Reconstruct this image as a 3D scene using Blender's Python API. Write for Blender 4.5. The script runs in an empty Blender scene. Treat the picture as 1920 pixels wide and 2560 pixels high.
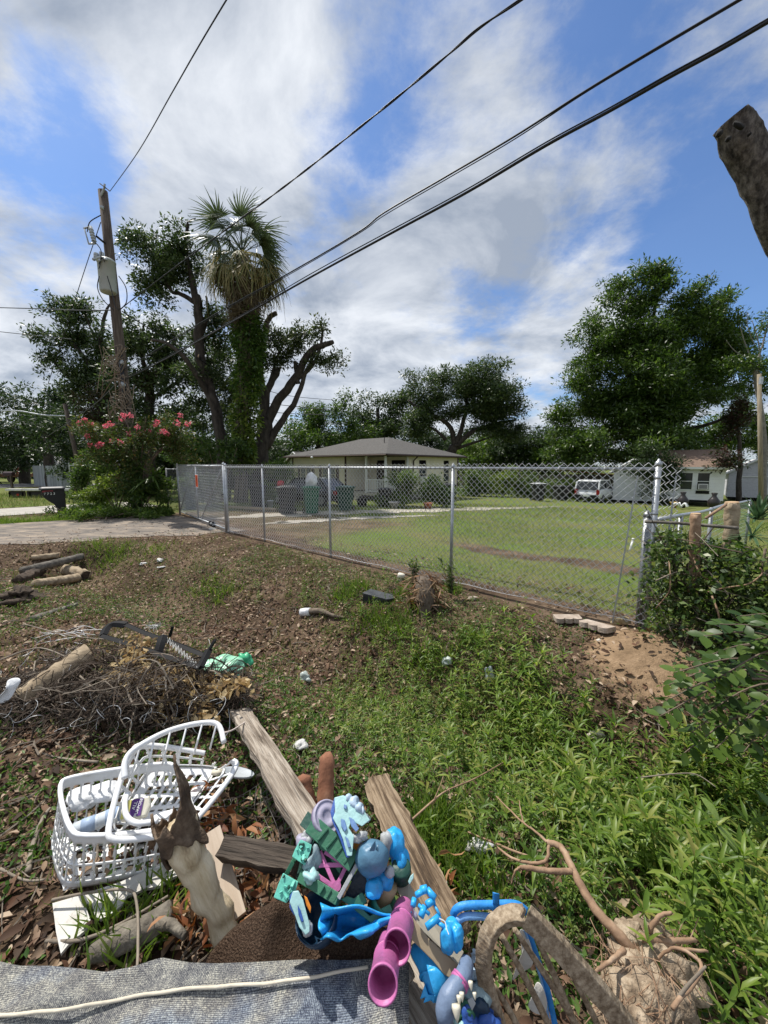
import bpy, bmesh, math, random
import numpy as np
from mathutils import Vector, Matrix, Euler

rnd = random.Random(11)
rng = np.random.default_rng(11)
SC = bpy.context.scene
COL = SC.collection

# ------------------------------------------------------------------ camera
EYE = 1.8
PITCH = math.radians(6.83)
cam = bpy.data.cameras.new('camera')
cam.sensor_fit = 'HORIZONTAL'; cam.sensor_width = 36.0; cam.lens = 18.0
cam.clip_start = 0.03; cam.clip_end = 6000.0
camo = bpy.data.objects.new('camera', cam)
camo.location = (0, 0, EYE); camo.rotation_euler = (math.radians(90) - PITCH, 0, 0)
COL.objects.link(camo); SC.camera = camo

# ------------------------------------------------------------------ sky and sun
SUN_EL = math.radians(60); SUN_AZ = math.radians(-50)      # azimuth measured from +Y towards +X
SUND = Vector((math.cos(SUN_EL) * math.sin(SUN_AZ), math.cos(SUN_EL) * math.cos(SUN_AZ), math.sin(SUN_EL)))
world = bpy.data.worlds.new('World'); SC.world = world; world.use_nodes = True
def build_world():
    nt = world.node_tree; N = nt.nodes; L = nt.links; N.clear()
    out = N.new('ShaderNodeOutputWorld'); bg = N.new('ShaderNodeBackground')
    bg.inputs['Strength'].default_value = 0.108
    sky = N.new('ShaderNodeTexSky'); sky.sky_type = 'NISHITA'; sky.sun_disc = False
    sky.sun_elevation = SUN_EL; sky.sun_rotation = SUN_AZ
    sky.air_density = 1.0; sky.dust_density = 0.6; sky.ozone_density = 2.5
    tc = N.new('ShaderNodeTexCoord'); sep = N.new('ShaderNodeSeparateXYZ')
    L.new(tc.outputs['Generated'], sep.inputs[0])
    def m(op, a, b=None, c=None):
        n = N.new('ShaderNodeMath'); n.operation = op
        for i, v in enumerate((a, b, c)):
            if v is None: continue
            if isinstance(v, (int, float)): n.inputs[i].default_value = v
            else: L.new(v, n.inputs[i])
        return n.outputs[0]
    zc = m('MAXIMUM', sep.outputs['Z'], 0.0)
    den = m('ADD', zc, 0.22)
    cx = m('DIVIDE', sep.outputs['X'], den); cy = m('DIVIDE', sep.outputs['Y'], den)
    comb = N.new('ShaderNodeCombineXYZ'); L.new(cx, comb.inputs[0]); L.new(cy, comb.inputs[1])
    def noise(scale, detail, rough, off, dist=0.0, stretch=(1, 1, 1)):
        mp = N.new('ShaderNodeMapping'); L.new(comb.outputs[0], mp.inputs[0])
        mp.inputs['Location'].default_value = off; mp.inputs['Scale'].default_value = stretch
        n = N.new('ShaderNodeTexNoise'); n.inputs['Scale'].default_value = scale
        n.inputs['Detail'].default_value = detail; n.inputs['Roughness'].default_value = rough
        n.inputs['Distortion'].default_value = dist
        L.new(mp.outputs[0], n.inputs['Vector']); return n.outputs['Fac']
    n1 = noise(1.15, 9, 0.56, (3.1, 1.7, 0), 0.15)
    n2 = noise(4.2, 9, 0.66, (0.3, 5.2, 0), 0.15)
    cov = m('MULTIPLY_ADD', n2, 0.36, m('MULTIPLY', n1, 0.74))
    # clear openings between the clouds, as directions in the sky
    def gap(px, py, r, amt, prev):
        d = Vector(ray(px, py)).normalized()
        v = N.new('ShaderNodeVectorMath'); v.operation = 'DOT_PRODUCT'
        nv = N.new('ShaderNodeVectorMath'); nv.operation = 'NORMALIZE'
        L.new(tc.outputs['Generated'], nv.inputs[0]); L.new(nv.outputs[0], v.inputs[0])
        v.inputs[1].default_value = d
        ang = m('ARCCOSINE', m('MINIMUM', v.outputs['Value'], 0.99999))
        g = m('POWER', 2.71828, m('MULTIPLY', m('POWER', m('DIVIDE', ang, math.radians(r)), 2.0), -1.0))
        return m('MULTIPLY_ADD', g, -amt, prev)
    for g in SKY_GAPS: cov = gap(*g, cov)
    ramp = N.new('ShaderNodeValToRGB'); L.new(cov, ramp.inputs[0])
    ramp.color_ramp.interpolation = 'EASE'
    ramp.color_ramp.elements[0].position = 0.40; ramp.color_ramp.elements[0].color = (0.04, 0.04, 0.04, 1)
    ramp.color_ramp.elements[1].position = 0.58; ramp.color_ramp.elements[1].color = (0.95, 0.95, 0.95, 1)
    n3 = noise(1.9, 7, 0.6, (7.7, 2.1, 0), 0.3)
    cr = N.new('ShaderNodeValToRGB'); L.new(n3, cr.inputs[0])
    cr.color_ramp.elements[0].position = 0.36; cr.color_ramp.elements[0].color = (2.7, 3.1, 3.75, 1)
    cr.color_ramp.elements[1].position = 0.63; cr.color_ramp.elements[1].color = (6.5, 6.75, 7.1, 1)
    sat = N.new('ShaderNodeMix'); sat.data_type = 'RGBA'; sat.blend_type = 'MULTIPLY'
    sat.inputs[0].default_value = 1.0
    L.new(sky.outputs[0], sat.inputs[6]); sat.inputs[7].default_value = SKY_TINT
    mix = N.new('ShaderNodeMix'); mix.data_type = 'RGBA'
    L.new(ramp.outputs[0], mix.inputs[0]); L.new(sat.outputs[2], mix.inputs[6]); L.new(cr.outputs[0], mix.inputs[7])
    L.new(mix.outputs[2], bg.inputs['Color']); L.new(bg.outputs[0], out.inputs[0])
SKY_TINT = (.66, .86, 1.10, 1)
SKY_GAPS = [(230, 370, 6, .20), (970, 300, 7, .16), (1890, 640, 10, .24), (1850, 300, 7, .07), (880, 450, 6, .15), (1150, 830, 6, .12), (1520, 90, 6, .10), (1000, 810, 4, .08), (130, 460, 6, .1), (1700, 560, 6, .08),
            (560, 300, 12, -.12), (1250, 620, 14, -.06), (150, 700, 18, -.12), (1000, 1000, 12, -.08), (1400, 300, 9, .04), (700, 480, 5, .05)]
def ray(px, py):
    u = (px - 960) / 960.0; v = (1280 - py) / 960.0
    return (u, math.cos(PITCH) + v * math.sin(PITCH), -math.sin(PITCH) + v * math.cos(PITCH))
build_world()
sun = bpy.data.lights.new('sun', 'SUN'); sun.energy = 4.3; sun.angle = math.radians(0.55); sun.color = (1.0, 0.955, 0.88)
suno = bpy.data.objects.new('sun', sun); COL.objects.link(suno)
suno.rotation_euler = (-SUND).to_track_quat('-Z', 'Y').to_euler(); suno.location = SUND * 50
vs = SC.view_settings
vs.view_transform = 'Standard'; vs.look = 'None'; vs.gamma = 1.0; vs.use_curve_mapping = False; vs.exposure = 0.35
SC.cycles.max_bounces = 6; SC.cycles.transparent_max_bounces = 6
SC.cycles.diffuse_bounces = 3; SC.cycles.glossy_bounces = 2; SC.cycles.transmission_bounces = 4
SC.cycles.caustics_reflective = False; SC.cycles.caustics_refractive = False

# ------------------------------------------------------------------ helpers: where things stand
UX, UY = -0.751, 0.660            # along the front fence, away from the corner post
NX, NY = -0.660, -0.751           # from the fence towards the street
FX, FY = 2.86, 4.03               # corner post
def sd(x, y):
    return (x - FX) * UX + (y - FY) * UY, (x - FX) * NX + (y - FY) * NY
def xy(s, d): return (FX + s * UX + d * NX, FY + s * UY + d * NY)
def sm(a, b, x):
    t = np.clip((x - a) / (b - a), 0, 1); return t * t * (3 - 2 * t)
def terr(x, y):
    x = np.asarray(x, float); y = np.asarray(y, float)
    s, d = sd(x, y)
    dc = 2.0 + 0.13 * np.clip(s, 0, 20)
    edge = 9.6 + 0.5 * d
    fade = 1 - sm(edge - 1.6, edge - 0.5, s)
    ditch = -0.58 * np.exp(-((d - dc) / 0.95) ** 2) * fade
    far_ditch = -0.25 * np.exp(-((d - 2.6) / 1.0) ** 2) * sm(16, 17, s) * (1 - sm(18.3, 18.9, s))
    back = -0.031 * np.clip(-d, 0, 34)
    mound = 0.16 * np.exp(-(((x - 2.55) / 0.5) ** 2 + ((y - 3.55) / 0.42) ** 2))
    near = np.exp(-((x * x + y * y) / 140.0))
    bump = (0.018 * np.sin(3.1 * x + 1.3) * np.sin(2.7 * y + .4) + 0.010 * np.sin(7.3 * x + 2.1 * y) + 0.007 * np.sin(11.7 * y - 6.1 * x)
            + 0.02 * np.sin(1.1 * x - 0.9 * y)) * near * sm(-.3, .5, d)
    lawn = 0.03 * np.sin(.7 * x + .3) * np.sin(.6 * y) * sm(-.5, -3, d) * np.exp(-(x * x + y * y) / 900.)
    return ditch + far_ditch + back + mound + bump + lawn
def W(px, py, z=0.0):
    r = ray(px, py); t = (z - EYE) / r[2]
    return Vector((r[0] * t, r[1] * t, z))
def A(px, py, Y):
    r = ray(px, py); t = Y / r[1]
    return Vector((r[0] * t, Y, EYE + r[2] * t))
def T(px, py, dz=0.0):
    r = ray(px, py); t0 = 0.4
    t = t0
    while t < 90:
        if EYE + r[2] * t < float(terr(r[0] * t, r[1] * t)) + dz: break
        t += 0.02 if t < 12 else 0.1
    return Vector((r[0] * t, r[1] * t, float(terr(r[0] * t, r[1] * t)) + dz))
def TZ(x, y, dz=0.0): return Vector((x, y, float(terr(x, y)) + dz))

# ------------------------------------------------------------------ helpers: materials
MATS = {}
def nodes_of(name):
    m = bpy.data.materials.new(name); m.use_nodes = True
    nt = m.node_tree; nt.nodes.clear(); return m, nt, nt.nodes, nt.links
def ramp_node(N, stops):
    r = N.new('ShaderNodeValToRGB'); e = r.color_ramp.elements
    while len(e) < len(stops): e.new(0.5)
    for i, (p, c) in enumerate(stops):
        e[i].position = p; e[i].color = (c[0], c[1], c[2], 1)
    return r
def pm(name, stops, scale=6, rough=.7, bump=0.0, metal=0.0, stretch=(1, 1, 1), detail=6, nrough=.6, distort=0.0, coords='Object', spec=.4, bscale=None, coat=0.0, trans=0.0, vary=0.0, sss=0.0):
    """principled material, colour from a noise through a ramp, fine relief from a second noise"""
    if name in MATS: return MATS[name]
    m, nt, N, L = nodes_of(name)
    out = N.new('ShaderNodeOutputMaterial'); p = N.new('ShaderNodeBsdfPrincipled')
    tc = N.new('ShaderNodeTexCoord'); mp = N.new('ShaderNodeMapping'); mp.inputs['Scale'].default_value = stretch
    L.new(tc.outputs[coords], mp.inputs[0])
    n = N.new('ShaderNodeTexNoise'); n.inputs['Scale'].default_value = scale; n.inputs['Detail'].default_value = detail
    n.inputs['Roughness'].default_value = nrough; n.inputs['Distortion'].default_value = distort
    L.new(mp.outputs[0], n.inputs['Vector'])
    r = ramp_node(N, stops); L.new(n.outputs['Fac'], r.inputs[0])
    col = r.outputs[0]
    if vary:
        oi = N.new('ShaderNodeObjectInfo'); hv = N.new('ShaderNodeHueSaturation'); L.new(col, hv.inputs['Color'])
        mr = N.new('ShaderNodeMapRange'); L.new(oi.outputs['Random'], mr.inputs[0])
        mr.inputs[3].default_value = 1 - vary; mr.inputs[4].default_value = 1 + vary
        L.new(mr.outputs[0], hv.inputs['Value']); col = hv.outputs[0]
    L.new(col, p.inputs['Base Color'])
    p.inputs['Roughness'].default_value = rough; p.inputs['Metallic'].default_value = metal
    p.inputs['Specular IOR Level'].default_value = spec; p.inputs['Coat Weight'].default_value = coat
    if trans: p.inputs['Transmission Weight'].default_value = trans
    if sss:
        p.inputs['Subsurface Weight'].default_value = sss; p.inputs['Subsurface Radius'].default_value = (.02, .02, .02)
    if bump:
        n2 = N.new('ShaderNodeTexNoise'); n2.inputs['Scale'].default_value = bscale or scale * 3; n2.inputs['Detail'].default_value = 5
        L.new(mp.outputs[0], n2.inputs['Vector'])
        b = N.new('ShaderNodeBump'); b.inputs['Strength'].default_value = bump; b.inputs['Distance'].default_value = 0.02
        L.new(n2.outputs['Fac'], b.inputs['Height']); L.new(b.outputs[0], p.inputs['Normal'])
    L.new(p.outputs[0], out.inputs[0])
    MATS[name] = m; return m
def leafm(name, cols, trans=.35, rough=.5, spec=.35, tcol=None):
    """foliage: every separate leaf takes its own colour from the list; light passes through"""
    if name in MATS: return MATS[name]
    m, nt, N, L = nodes_of(name)
    out = N.new('ShaderNodeOutputMaterial'); p = N.new('ShaderNodeBsdfPrincipled'); t = N.new('ShaderNodeBsdfTranslucent')
    g = N.new('ShaderNodeNewGeometry')
    r = ramp_node(N, [(i / max(1, len(cols) - 1), c) for i, c in enumerate(cols)])
    L.new(g.outputs['Random Per Island'], r.inputs[0])
    L.new(r.outputs[0], p.inputs['Base Color'])
    p.inputs['Roughness'].default_value = rough; p.inputs['Specular IOR Level'].default_value = spec
    hs = N.new('ShaderNodeHueSaturation'); hs.inputs['Value'].default_value = 1.5; hs.inputs['Saturation'].default_value = 1.1
    L.new(r.outputs[0], hs.inputs['Color']); L.new(hs.outputs[0], t.inputs['Color'])
    mx = N.new('ShaderNodeMixShader'); mx.inputs[0].default_value = trans
    L.new(p.outputs[0], mx.inputs[1]); L.new(t.outputs[0], mx.inputs[2]); L.new(mx.outputs[0], out.inputs[0])
    MATS[name] = m; return m
def flat(name, c, rough=.5, metal=0., spec=.4, var=.12, scale=9, bump=0., coat=0.):
    return pm(name, [(.3, [x * (1 - var) for x in c]), (.7, [min(1, x * (1 + var)) for x in c])], scale, rough, bump, metal, spec=spec, coat=coat)

# ------------------------------------------------------------------ helpers: meshes
def link(o): COL.objects.link(o); return o
def tag(o, label, cat, group=None, kind=None):
    if label: o['label'] = label
    if cat: o['category'] = cat
    if group: o['group'] = group
    if kind: o['kind'] = kind
    return o
def thing(name, loc, label, cat, group=None):
    o = bpy.data.objects.new(name, None); o.empty_display_size = .1
    o.location = loc; link(o); return tag(o, label, cat, group)
def frame_along(d, up=Vector((0, 0, 1))):
    d = Vector(d).normalized()
    if abs(d.dot(up)) > .98: up = Vector((1, 0, 0))
    y = up.cross(d).normalized(); z = d.cross(y)
    return Matrix((d, y, z)).transposed()
class MB:
    def __init__(s): s.v = []; s.f = []
    def add(s, vs_, fs_, M=None):
        b = len(s.v)
        s.v += [tuple(M @ Vector(v)) if M is not None else tuple(v) for v in vs_]
        s.f += [tuple(i + b for i in f) for f in fs_]; return s
    def box(s, c, size, M=None, rz=0, taper=1.0):
        hx, hy, hz = [q / 2 for q in size]
        cs, sn = math.cos(rz), math.sin(rz); vv = []
        for z, k in ((-hz, 1), (hz, taper)):
            for x, y in ((-hx, -hy), (hx, -hy), (hx, hy), (-hx, hy)):
                x *= k; y *= k
                vv.append((c[0] + x * cs - y * sn, c[1] + x * sn + y * cs, c[2] + z))
        return s.add(vv, [(3, 2, 1, 0), (4, 5, 6, 7), (0, 1, 5, 4), (1, 2, 6, 5), (2, 3, 7, 6), (3, 0, 4, 7)], M)
    def tube(s, pts, r, n=8, caps=True, M=None, squash=None):
        P = [Vector(p) for p in pts]; k = len(P)
        R = list(r) if isinstance(r, (list, tuple)) else [r] * k
        if len(R) != k: R = [float(q) for q in np.interp(np.linspace(0, 1, k), np.linspace(0, 1, len(R)), R)]
        t = [(P[min(i + 1, k - 1)] - P[max(i - 1, 0)]).normalized() for i in range(k)]
        up = Vector((0, 0, 1)) if abs(t[0].z) < .9 else Vector((1, 0, 0))
        a = t[0].cross(up).normalized(); vv = []; ff = []
        for i in range(k):
            a = (a - t[i] * a.dot(t[i])).normalized(); b = t[i].cross(a)
            for j in range(n):
                q = 2 * math.pi * j / n
                vv.append(P[i] + (a * math.cos(q) + b * math.sin(q) * (squash or 1)) * R[i])
        for i in range(k - 1):
            for j in range(n):
                ff.append((i * n + j, i * n + (j + 1) % n, (i + 1) * n + (j + 1) % n, (i + 1) * n + j))
        if caps: ff += [tuple(range(n))[::-1], tuple((k - 1) * n + j for j in range(n))]
        return s.add(vv, ff, M)
    def lathe(s, prof, n=16, M=None, close=False):
        vv = []; ff = []; k = len(prof)
        for (r, z) in prof:
            for j in range(n):
                q = 2 * math.pi * j / n; vv.append((r * math.cos(q), r * math.sin(q), z))
        for i in range(k - 1 + (1 if close else 0)):
            i2 = (i + 1) % k
            for j in range(n):
                ff.append((i * n + j, i * n + (j + 1) % n, i2 * n + (j + 1) % n, i2 * n + j))
        if not close: ff += [tuple(range(n))[::-1], tuple((k - 1) * n + j for j in range(n))]
        return s.add(vv, ff, M)
    def prism(s, poly, h, M=None, z0=0.0):
        k = len(poly)
        vv = [(x, y, z0) for x, y in poly] + [(x, y, z0 + h) for x, y in poly]
        ff = [tuple(range(k))[::-1], tuple(range(k, 2 * k))] + [(i, (i + 1) % k, k + (i + 1) % k, k + i) for i in range(k)]
        return s.add(vv, ff, M)
    def grid(s, fn, nu, nv, M=None):
        vv = [fn(i / nu, j / nv) for i in range(nu + 1) for j in range(nv + 1)]
        ff = [(i * (nv + 1) + j, (i + 1) * (nv + 1) + j, (i + 1) * (nv + 1) + j + 1, i * (nv + 1) + j + 1) for i in range(nu) for j in range(nv)]
        return s.add(vv, ff, M)
    def build(s, name, mat, parent=None, smooth=False, origin=None, M=None, bevel=0.0, solid=0.0, subsurf=0, recalc=True):
        """verts are in world space (or in the local space of M, or of the parent's own matrix)"""
        me = bpy.data.meshes.new(name)
        if M is not None: off = Vector((0, 0, 0))
        elif parent is not None: off = Vector(parent.matrix_basis.translation) if parent.parent is None else Vector(parent.parent.matrix_basis.translation)
        else:
            if origin is None:
                a = np.array(s.v); origin = ((a[:, 0].min() + a[:, 0].max()) / 2, (a[:, 1].min() + a[:, 1].max()) / 2, a[:, 2].min())
            off = Vector(origin)
        me.from_pydata([(v[0] - off[0], v[1] - off[1], v[2] - off[2]) for v in s.v], [], s.f)
        if recalc:
            bm = bmesh.new(); bm.from_mesh(me); bmesh.ops.recalc_face_normals(bm, faces=bm.faces); bm.to_mesh(me); bm.free()
        if mat is not None: me.materials.append(mat)
        if smooth: me.polygons.foreach_set('use_smooth', [True] * len(me.polygons))
        o = bpy.data.objects.new(name, me); link(o)
        if parent is not None:
            o.parent = parent
            if M is not None: o.matrix_basis = M
        elif M is not None: o.matrix_basis = M
        else: o.location = off
        if solid:
            md = o.modifiers.new('thickness', 'SOLIDIFY'); md.thickness = solid; md.offset = 0
        if bevel:
            md = o.modifiers.new('bevel', 'BEVEL'); md.width = bevel; md.segments = 2; md.limit_method = 'ANGLE'; md.angle_limit = .6
            if smooth is False: me.polygons.foreach_set('use_smooth', [False] * len(me.polygons))
        if subsurf:
            md = o.modifiers.new('smooth', 'SUBSURF'); md.levels = subsurf; md.render_levels = subsurf
        return o
def rawmesh(name, V, Fc, mat, parent=None, smooth=False, label=None, cat=None, kind=None, off=None):
    """numpy: V (n,3), Fc (m,k) all faces with k corners"""
    me = bpy.data.meshes.new(name); V = np.asarray(V, np.float32)
    if parent is not None: off = np.array(parent.matrix_basis.translation if parent.parent is None else parent.parent.matrix_basis.translation)
    elif off is None: off = np.array([V[:, 0].mean(), V[:, 1].mean(), V[:, 2].min()])
    V = V - np.asarray(off, np.float32)
    Fc = np.asarray(Fc, np.int32); k = Fc.shape[1]
    me.vertices.add(len(V)); me.vertices.foreach_set('co', V.ravel().astype(np.float32))
    me.loops.add(Fc.size); me.loops.foreach_set('vertex_index', Fc.ravel())
    me.polygons.add(len(Fc)); me.polygons.foreach_set('loop_start', np.arange(0, Fc.size, k, dtype=np.int32))
    if smooth: me.polygons.foreach_set('use_smooth', np.ones(len(Fc), bool))
    me.update(calc_edges=True); me.materials.append(mat)
    o = bpy.data.objects.new(name, me); link(o)
    if parent is not None: o.parent = parent
    else: o.location = tuple(float(q) for q in off)
    return tag(o, label, cat, kind=kind)
def norm(a): return a / np.maximum(np.linalg.norm(a, axis=1, keepdims=True), 1e-9)
def inst(tv, tf, O, X, Y, Z):
    """copies of a template (k verts, faces) at origins O with axes X, Y, Z (already scaled)"""
    tv = np.asarray(tv, float); tf = np.asarray(tf, int); n = len(O); k = len(tv)
    V = O[:, None, :] + tv[None, :, 0, None] * X[:, None, :] + tv[None, :, 1, None] * Y[:, None, :] + tv[None, :, 2, None] * Z[:, None, :]
    Fc = tf[None] + (np.arange(n) * k)[:, None, None]
    return V.reshape(-1, 3), Fc.reshape(-1, tf.shape[1])
def axes(D, roll, g=rng, up=None):
    """frames whose X is D; rolled at random about it"""
    n = len(D); D = norm(D)
    ref = np.tile(np.array([0, 0, 1.]), (n, 1)); bad = np.abs(D[:, 2]) > .95; ref[bad] = (1, 0, 0)
    Y = norm(np.cross(ref, D)); Z = np.cross(D, Y)
    a = g.uniform(-roll, roll, n)[:, None]
    return D, Y * np.cos(a) + Z * np.sin(a), Z * np.cos(a) - Y * np.sin(a)
def cat_mesh(parts):
    vs_, fs_, b = [], [], 0
    for V, Fc in parts:
        vs_.append(V); fs_.append(Fc + b); b += len(V)
    return np.concatenate(vs_), np.concatenate(fs_)
LEAF_V = [(0, 0, 0), (.45, .24, .05), (1, 0, 0), (.45, -.24, .05)]; LEAF_F = [(0, 1, 2, 3)]
LANCE_V = [(0, 0, 0), (.3, .09, .06), (.3, 0, .03), (.3, -.09, .06), (.7, .075, .03), (.7, 0, 0), (.7, -.075, .03), (1, 0, -.08)]
LANCE_F = [(0, 2, 1), (0, 3, 2), (1, 2, 5), (1, 5, 4), (2, 3, 6), (2, 6, 5), (4, 5, 7), (5, 6, 7)]
def px_tube(mb, pts, r, n=8):
    """pts: (px, py, Y) list, radii in metres"""
    mb.tube([A(*p) for p in pts], r, n); return mb
# ------------------------------------------------------------------ the ground
def vnoise(x, y, seed=0):
    r = np.random.default_rng(seed); out = 0
    for k in range(7):
        a = r.uniform(0, 6.28); f = 0.5 * 1.55 ** k; ph = r.uniform(0, 6.28, 2)
        out = out + np.sin(f * (x * math.cos(a) + y * math.sin(a)) + ph[0]) * np.sin(f * (-x * math.sin(a) + y * math.cos(a)) * 1.2 + ph[1]) / (1.25 ** k)
    return out / 2.6
def cover(x, y):
    """what grows or lies where: grass, weeds, sand, litter in 0..1"""
    s, d = sd(x, y)
    n = vnoise(x, y, 3); n2 = vnoise(x * 2.3, y * 2.3, 5)
    lawn = sm(-.15, -.7, d + .25 * n)
    dc = 2.0 + 0.13 * np.clip(s, 0, 20)
    inside = np.exp(-((d - dc + .1) / np.where(d > dc, 1.25, 0.85)) ** 2)
    weeds = inside * (1 - sm(1.2, 3.4, s + .9 * n)) + .5 * sm(.45, .8, n2 + .4 * np.exp(-((d - 1.3) / .6) ** 2)) * (1 - sm(6.5, 8.5, s))
    bare = np.exp(-(((x - 2.35) / .85) ** 2 + ((y - 3.2) / .62) ** 4))
    sand = np.exp(-(((x - 2.55) / .55) ** 2 + ((y - 3.5) / .5) ** 2)) * 1.25
    weeds = np.clip(weeds * (1 - np.clip(sand * 1.3 + 1.15 * bare, 0, 1)), 0, 1) * sm(.1, .6, d)
    island = sm(14.6 + .4 * d, 15.2 + .4 * d, s) * (1 - sm(18.5, 18.9, s)) * sm(-.2, .3, d)
    beyond = sm(22.4, 22.8, s) * sm(-.2, .3, d)
    litter = sm(.0, .4, d) * (1 - .8 * weeds) * (1 - np.clip(sand, 0, 1)) * (1 - .93 * sm(9.0 + .5 * d, 10.2 + .5 * d, s))
    return lawn, weeds, np.clip(sand, 0, 1), litter, np.clip(island + beyond, 0, 1)
def make_ground():
    def ax(n, a, lo, hi, c):
        t = np.linspace(math.asinh((lo - c) / a), math.asinh((hi - c) / a), n); return c + a * np.sinh(t)
    xs = ax(400, 2.2, -1800, 1800, 0.0); ys = ax(400, 2.2, -300, 2500, 2.6)
    X, Y = np.meshgrid(xs, ys, indexing='ij'); Z = terr(X, Y)
    V = np.stack([X.ravel(), Y.ravel(), Z.ravel()], 1)
    i = np.arange(399 * 399); r, c = i // 399, i % 399; b = r * 400 + c
    Fc = np.stack([b, b + 400, b + 401, b + 1], 1)
    m, nt, N, L = nodes_of('ground_soil_and_turf')
    out = N.new('ShaderNodeOutputMaterial'); p = N.new('ShaderNodeBsdfPrincipled'); p.inputs['Roughness'].default_value = .95
    p.inputs['Specular IOR Level'].default_value = .1
    tc = N.new('ShaderNodeTexCoord'); at = N.new('ShaderNodeAttribute'); at.attribute_name = 'cover'; se = N.new('ShaderNodeSeparateColor')
    L.new(at.outputs['Color'], se.inputs[0])
    def noise(sc, det=6, ro=.6, dist=0):
        n = N.new('ShaderNodeTexNoise'); n.inputs['Scale'].default_value = sc; n.inputs['Detail'].default_value = det; n.inputs['Roughness'].default_value = ro
        n.inputs['Distortion'].default_value = dist; L.new(tc.outputs['Object'], n.inputs['Vector']); return n.outputs['Fac']
    def rampc(fac, stops): r_ = ramp_node(N, stops); L.new(fac, r_.inputs[0]); return r_.outputs[0]
    def mixc(f, a, b_):
        x = N.new('ShaderNodeMix'); x.data_type = 'RGBA'; L.new(f, x.inputs[0]); L.new(a, x.inputs[6]); L.new(b_, x.inputs[7]); return x.outputs[2]
    def mth(op, a, b_):
        x = N.new('ShaderNodeMath'); x.operation = op
        for k_, q in ((0, a), (1, b_)):
            if isinstance(q, (int, float)): x.inputs[k_].default_value = q
            else: L.new(q, x.inputs[k_])
        return x.outputs[0]
    soil = mixc(rampc(noise(1.1, 5, .6), [(.42, (0, 0, 0)), (.6, (1, 1, 1))]), rampc(noise(9, 8, .7), [(.3, (.030, .020, .013)), (.5, (.072, .048, .031)), (.72, (.14, .10, .066))]), rampc(noise(11, 8, .7), [(.3, (.075, .052, .034)), (.5, (.15, .105, .07)), (.72, (.24, .175, .12))]))
    sand = rampc(noise(7, 8, .65), [(.3, (.17, .115, .068)), (.55, (.30, .205, .125)), (.75, (.42, .30, .195))])
    turf = mixc(rampc(noise(.55, 5, .6), [(.38, (0, 0, 0)), (.62, (1, 1, 1))]),
                rampc(noise(60, 5, .7), [(.3, (.055, .088, .017)), (.55, (.118, .165, .035)), (.75, (.19, .228, .066))]),
                rampc(noise(45, 5, .7), [(.3, (.085, .085, .032)), (.55, (.16, .16, .058)), (.75, (.25, .215, .11))]))
    brk = noise(13, 6, .7)
    def edge(v): return rampc(mth('ADD', v, mth('MULTIPLY', mth('SUBTRACT', brk, .5), .9)), [(.35, (0, 0, 0)), (.6, (1, 1, 1))])
    c = mixc(edge(se.outputs[0]), soil, turf)
    c = mixc(edge(se.outputs[1]), c, sand)
    L.new(c, p.inputs['Base Color'])
    bp = N.new('ShaderNodeBump'); bp.inputs['Strength'].default_value = .8; bp.inputs['Distance'].default_value = .03
    L.new(noise(28, 8, .7), bp.inputs['Height']); L.new(bp.outputs[0], p.inputs['Normal']); L.new(p.outputs[0], out.inputs[0])
    o = rawmesh('ground', V, Fc, m, smooth=True, kind='structure', off=np.zeros(3))
    lawn, weeds, sd_, lit, isl = cover(V[:, 0], V[:, 1])
    s_, d_ = sd(V[:, 0], V[:, 1])
    worn = np.exp(-((d_ + 3.2 + .5 * vnoise(V[:, 0], V[:, 1], 8)) / .55) ** 2) * (1 - sm(3, 7, np.abs(s_ + 0.0))) * .8      # bare strip across the lawn
    near_fence = np.exp(-((d_ + .2) / .45) ** 2) * .9
    drv = sm(5.0, 8.0, s_ + .8 * vnoise(V[:, 0], V[:, 1], 9)) * sm(0, -.8, d_) * sm(-7.5, -4.5, d_) * (1 - sm(15, 17, s_)) * .62
    g = np.clip(lawn * (1 - np.clip(worn + near_fence * .6 + drv, 0, 1)) + .55 * weeds + isl * .9, 0, 1)
    a = o.data.color_attributes.new('cover', 'FLOAT_COLOR', 'POINT')
    arr = np.stack([g, sd_ + .55 * drv, lit, np.ones_like(g)], 1).astype(np.float32); a.data.foreach_set('color', arr.ravel())
    return o
make_ground()
def strip(name, pts_fn, nu, nv, mat, lift):
    V = []; 
    for i in range(nu + 1):
        for j in range(nv + 1):
            s, d = pts_fn(i / nu, j / nv); x, y = xy(s, d); V.append((x, y, float(terr(x, y)) + lift))
    Fc = [(i * (nv + 1) + j, (i + 1) * (nv + 1) + j, (i + 1) * (nv + 1) + j + 1, i * (nv + 1) + j + 1) for i in range(nu) for j in range(nv)]
    return rawmesh(name, np.array(V), np.array(Fc), mat, smooth=True, kind='structure', off=np.zeros(3))
wob = lambda t, k, a: a * (math.sin(t * 17 + k) + .6 * math.sin(t * 41 + 2 * k) + .4 * math.sin(t * 83 + k))
M_DRIVE = pm('worn_asphalt_with_dirt', [(.30, (.06, .053, .047)), (.44, (.14, .122, .105)), (.55, (.22, .182, .145)), (.70, (.38, .30, .22))], 2.2, .9, .6, stretch=(.7, 1.6, 1), detail=9, nrough=.68, bscale=40, distort=.4)
M_CONC = pm('pale_concrete', [(.3, (.30, .28, .25)), (.7, (.46, .43, .38))], 3, .9, .3, detail=8, bscale=50)
M_ROAD = pm('street_asphalt', [(.3, (.11, .105, .10)), (.7, (.20, .19, .18))], 4, .9, .3, detail=8, bscale=60)
strip('driveway', lambda a, b: ((9.55 + .5 * (6.5 * b - .6) + wob(b, 1, .13)) * (1 - a) + (14.75 + .4 * (6.5 * b - .6) + wob(b, 4, .14)) * a, 6.5 * b - .6), 24, 40, M_DRIVE, .012)
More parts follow.
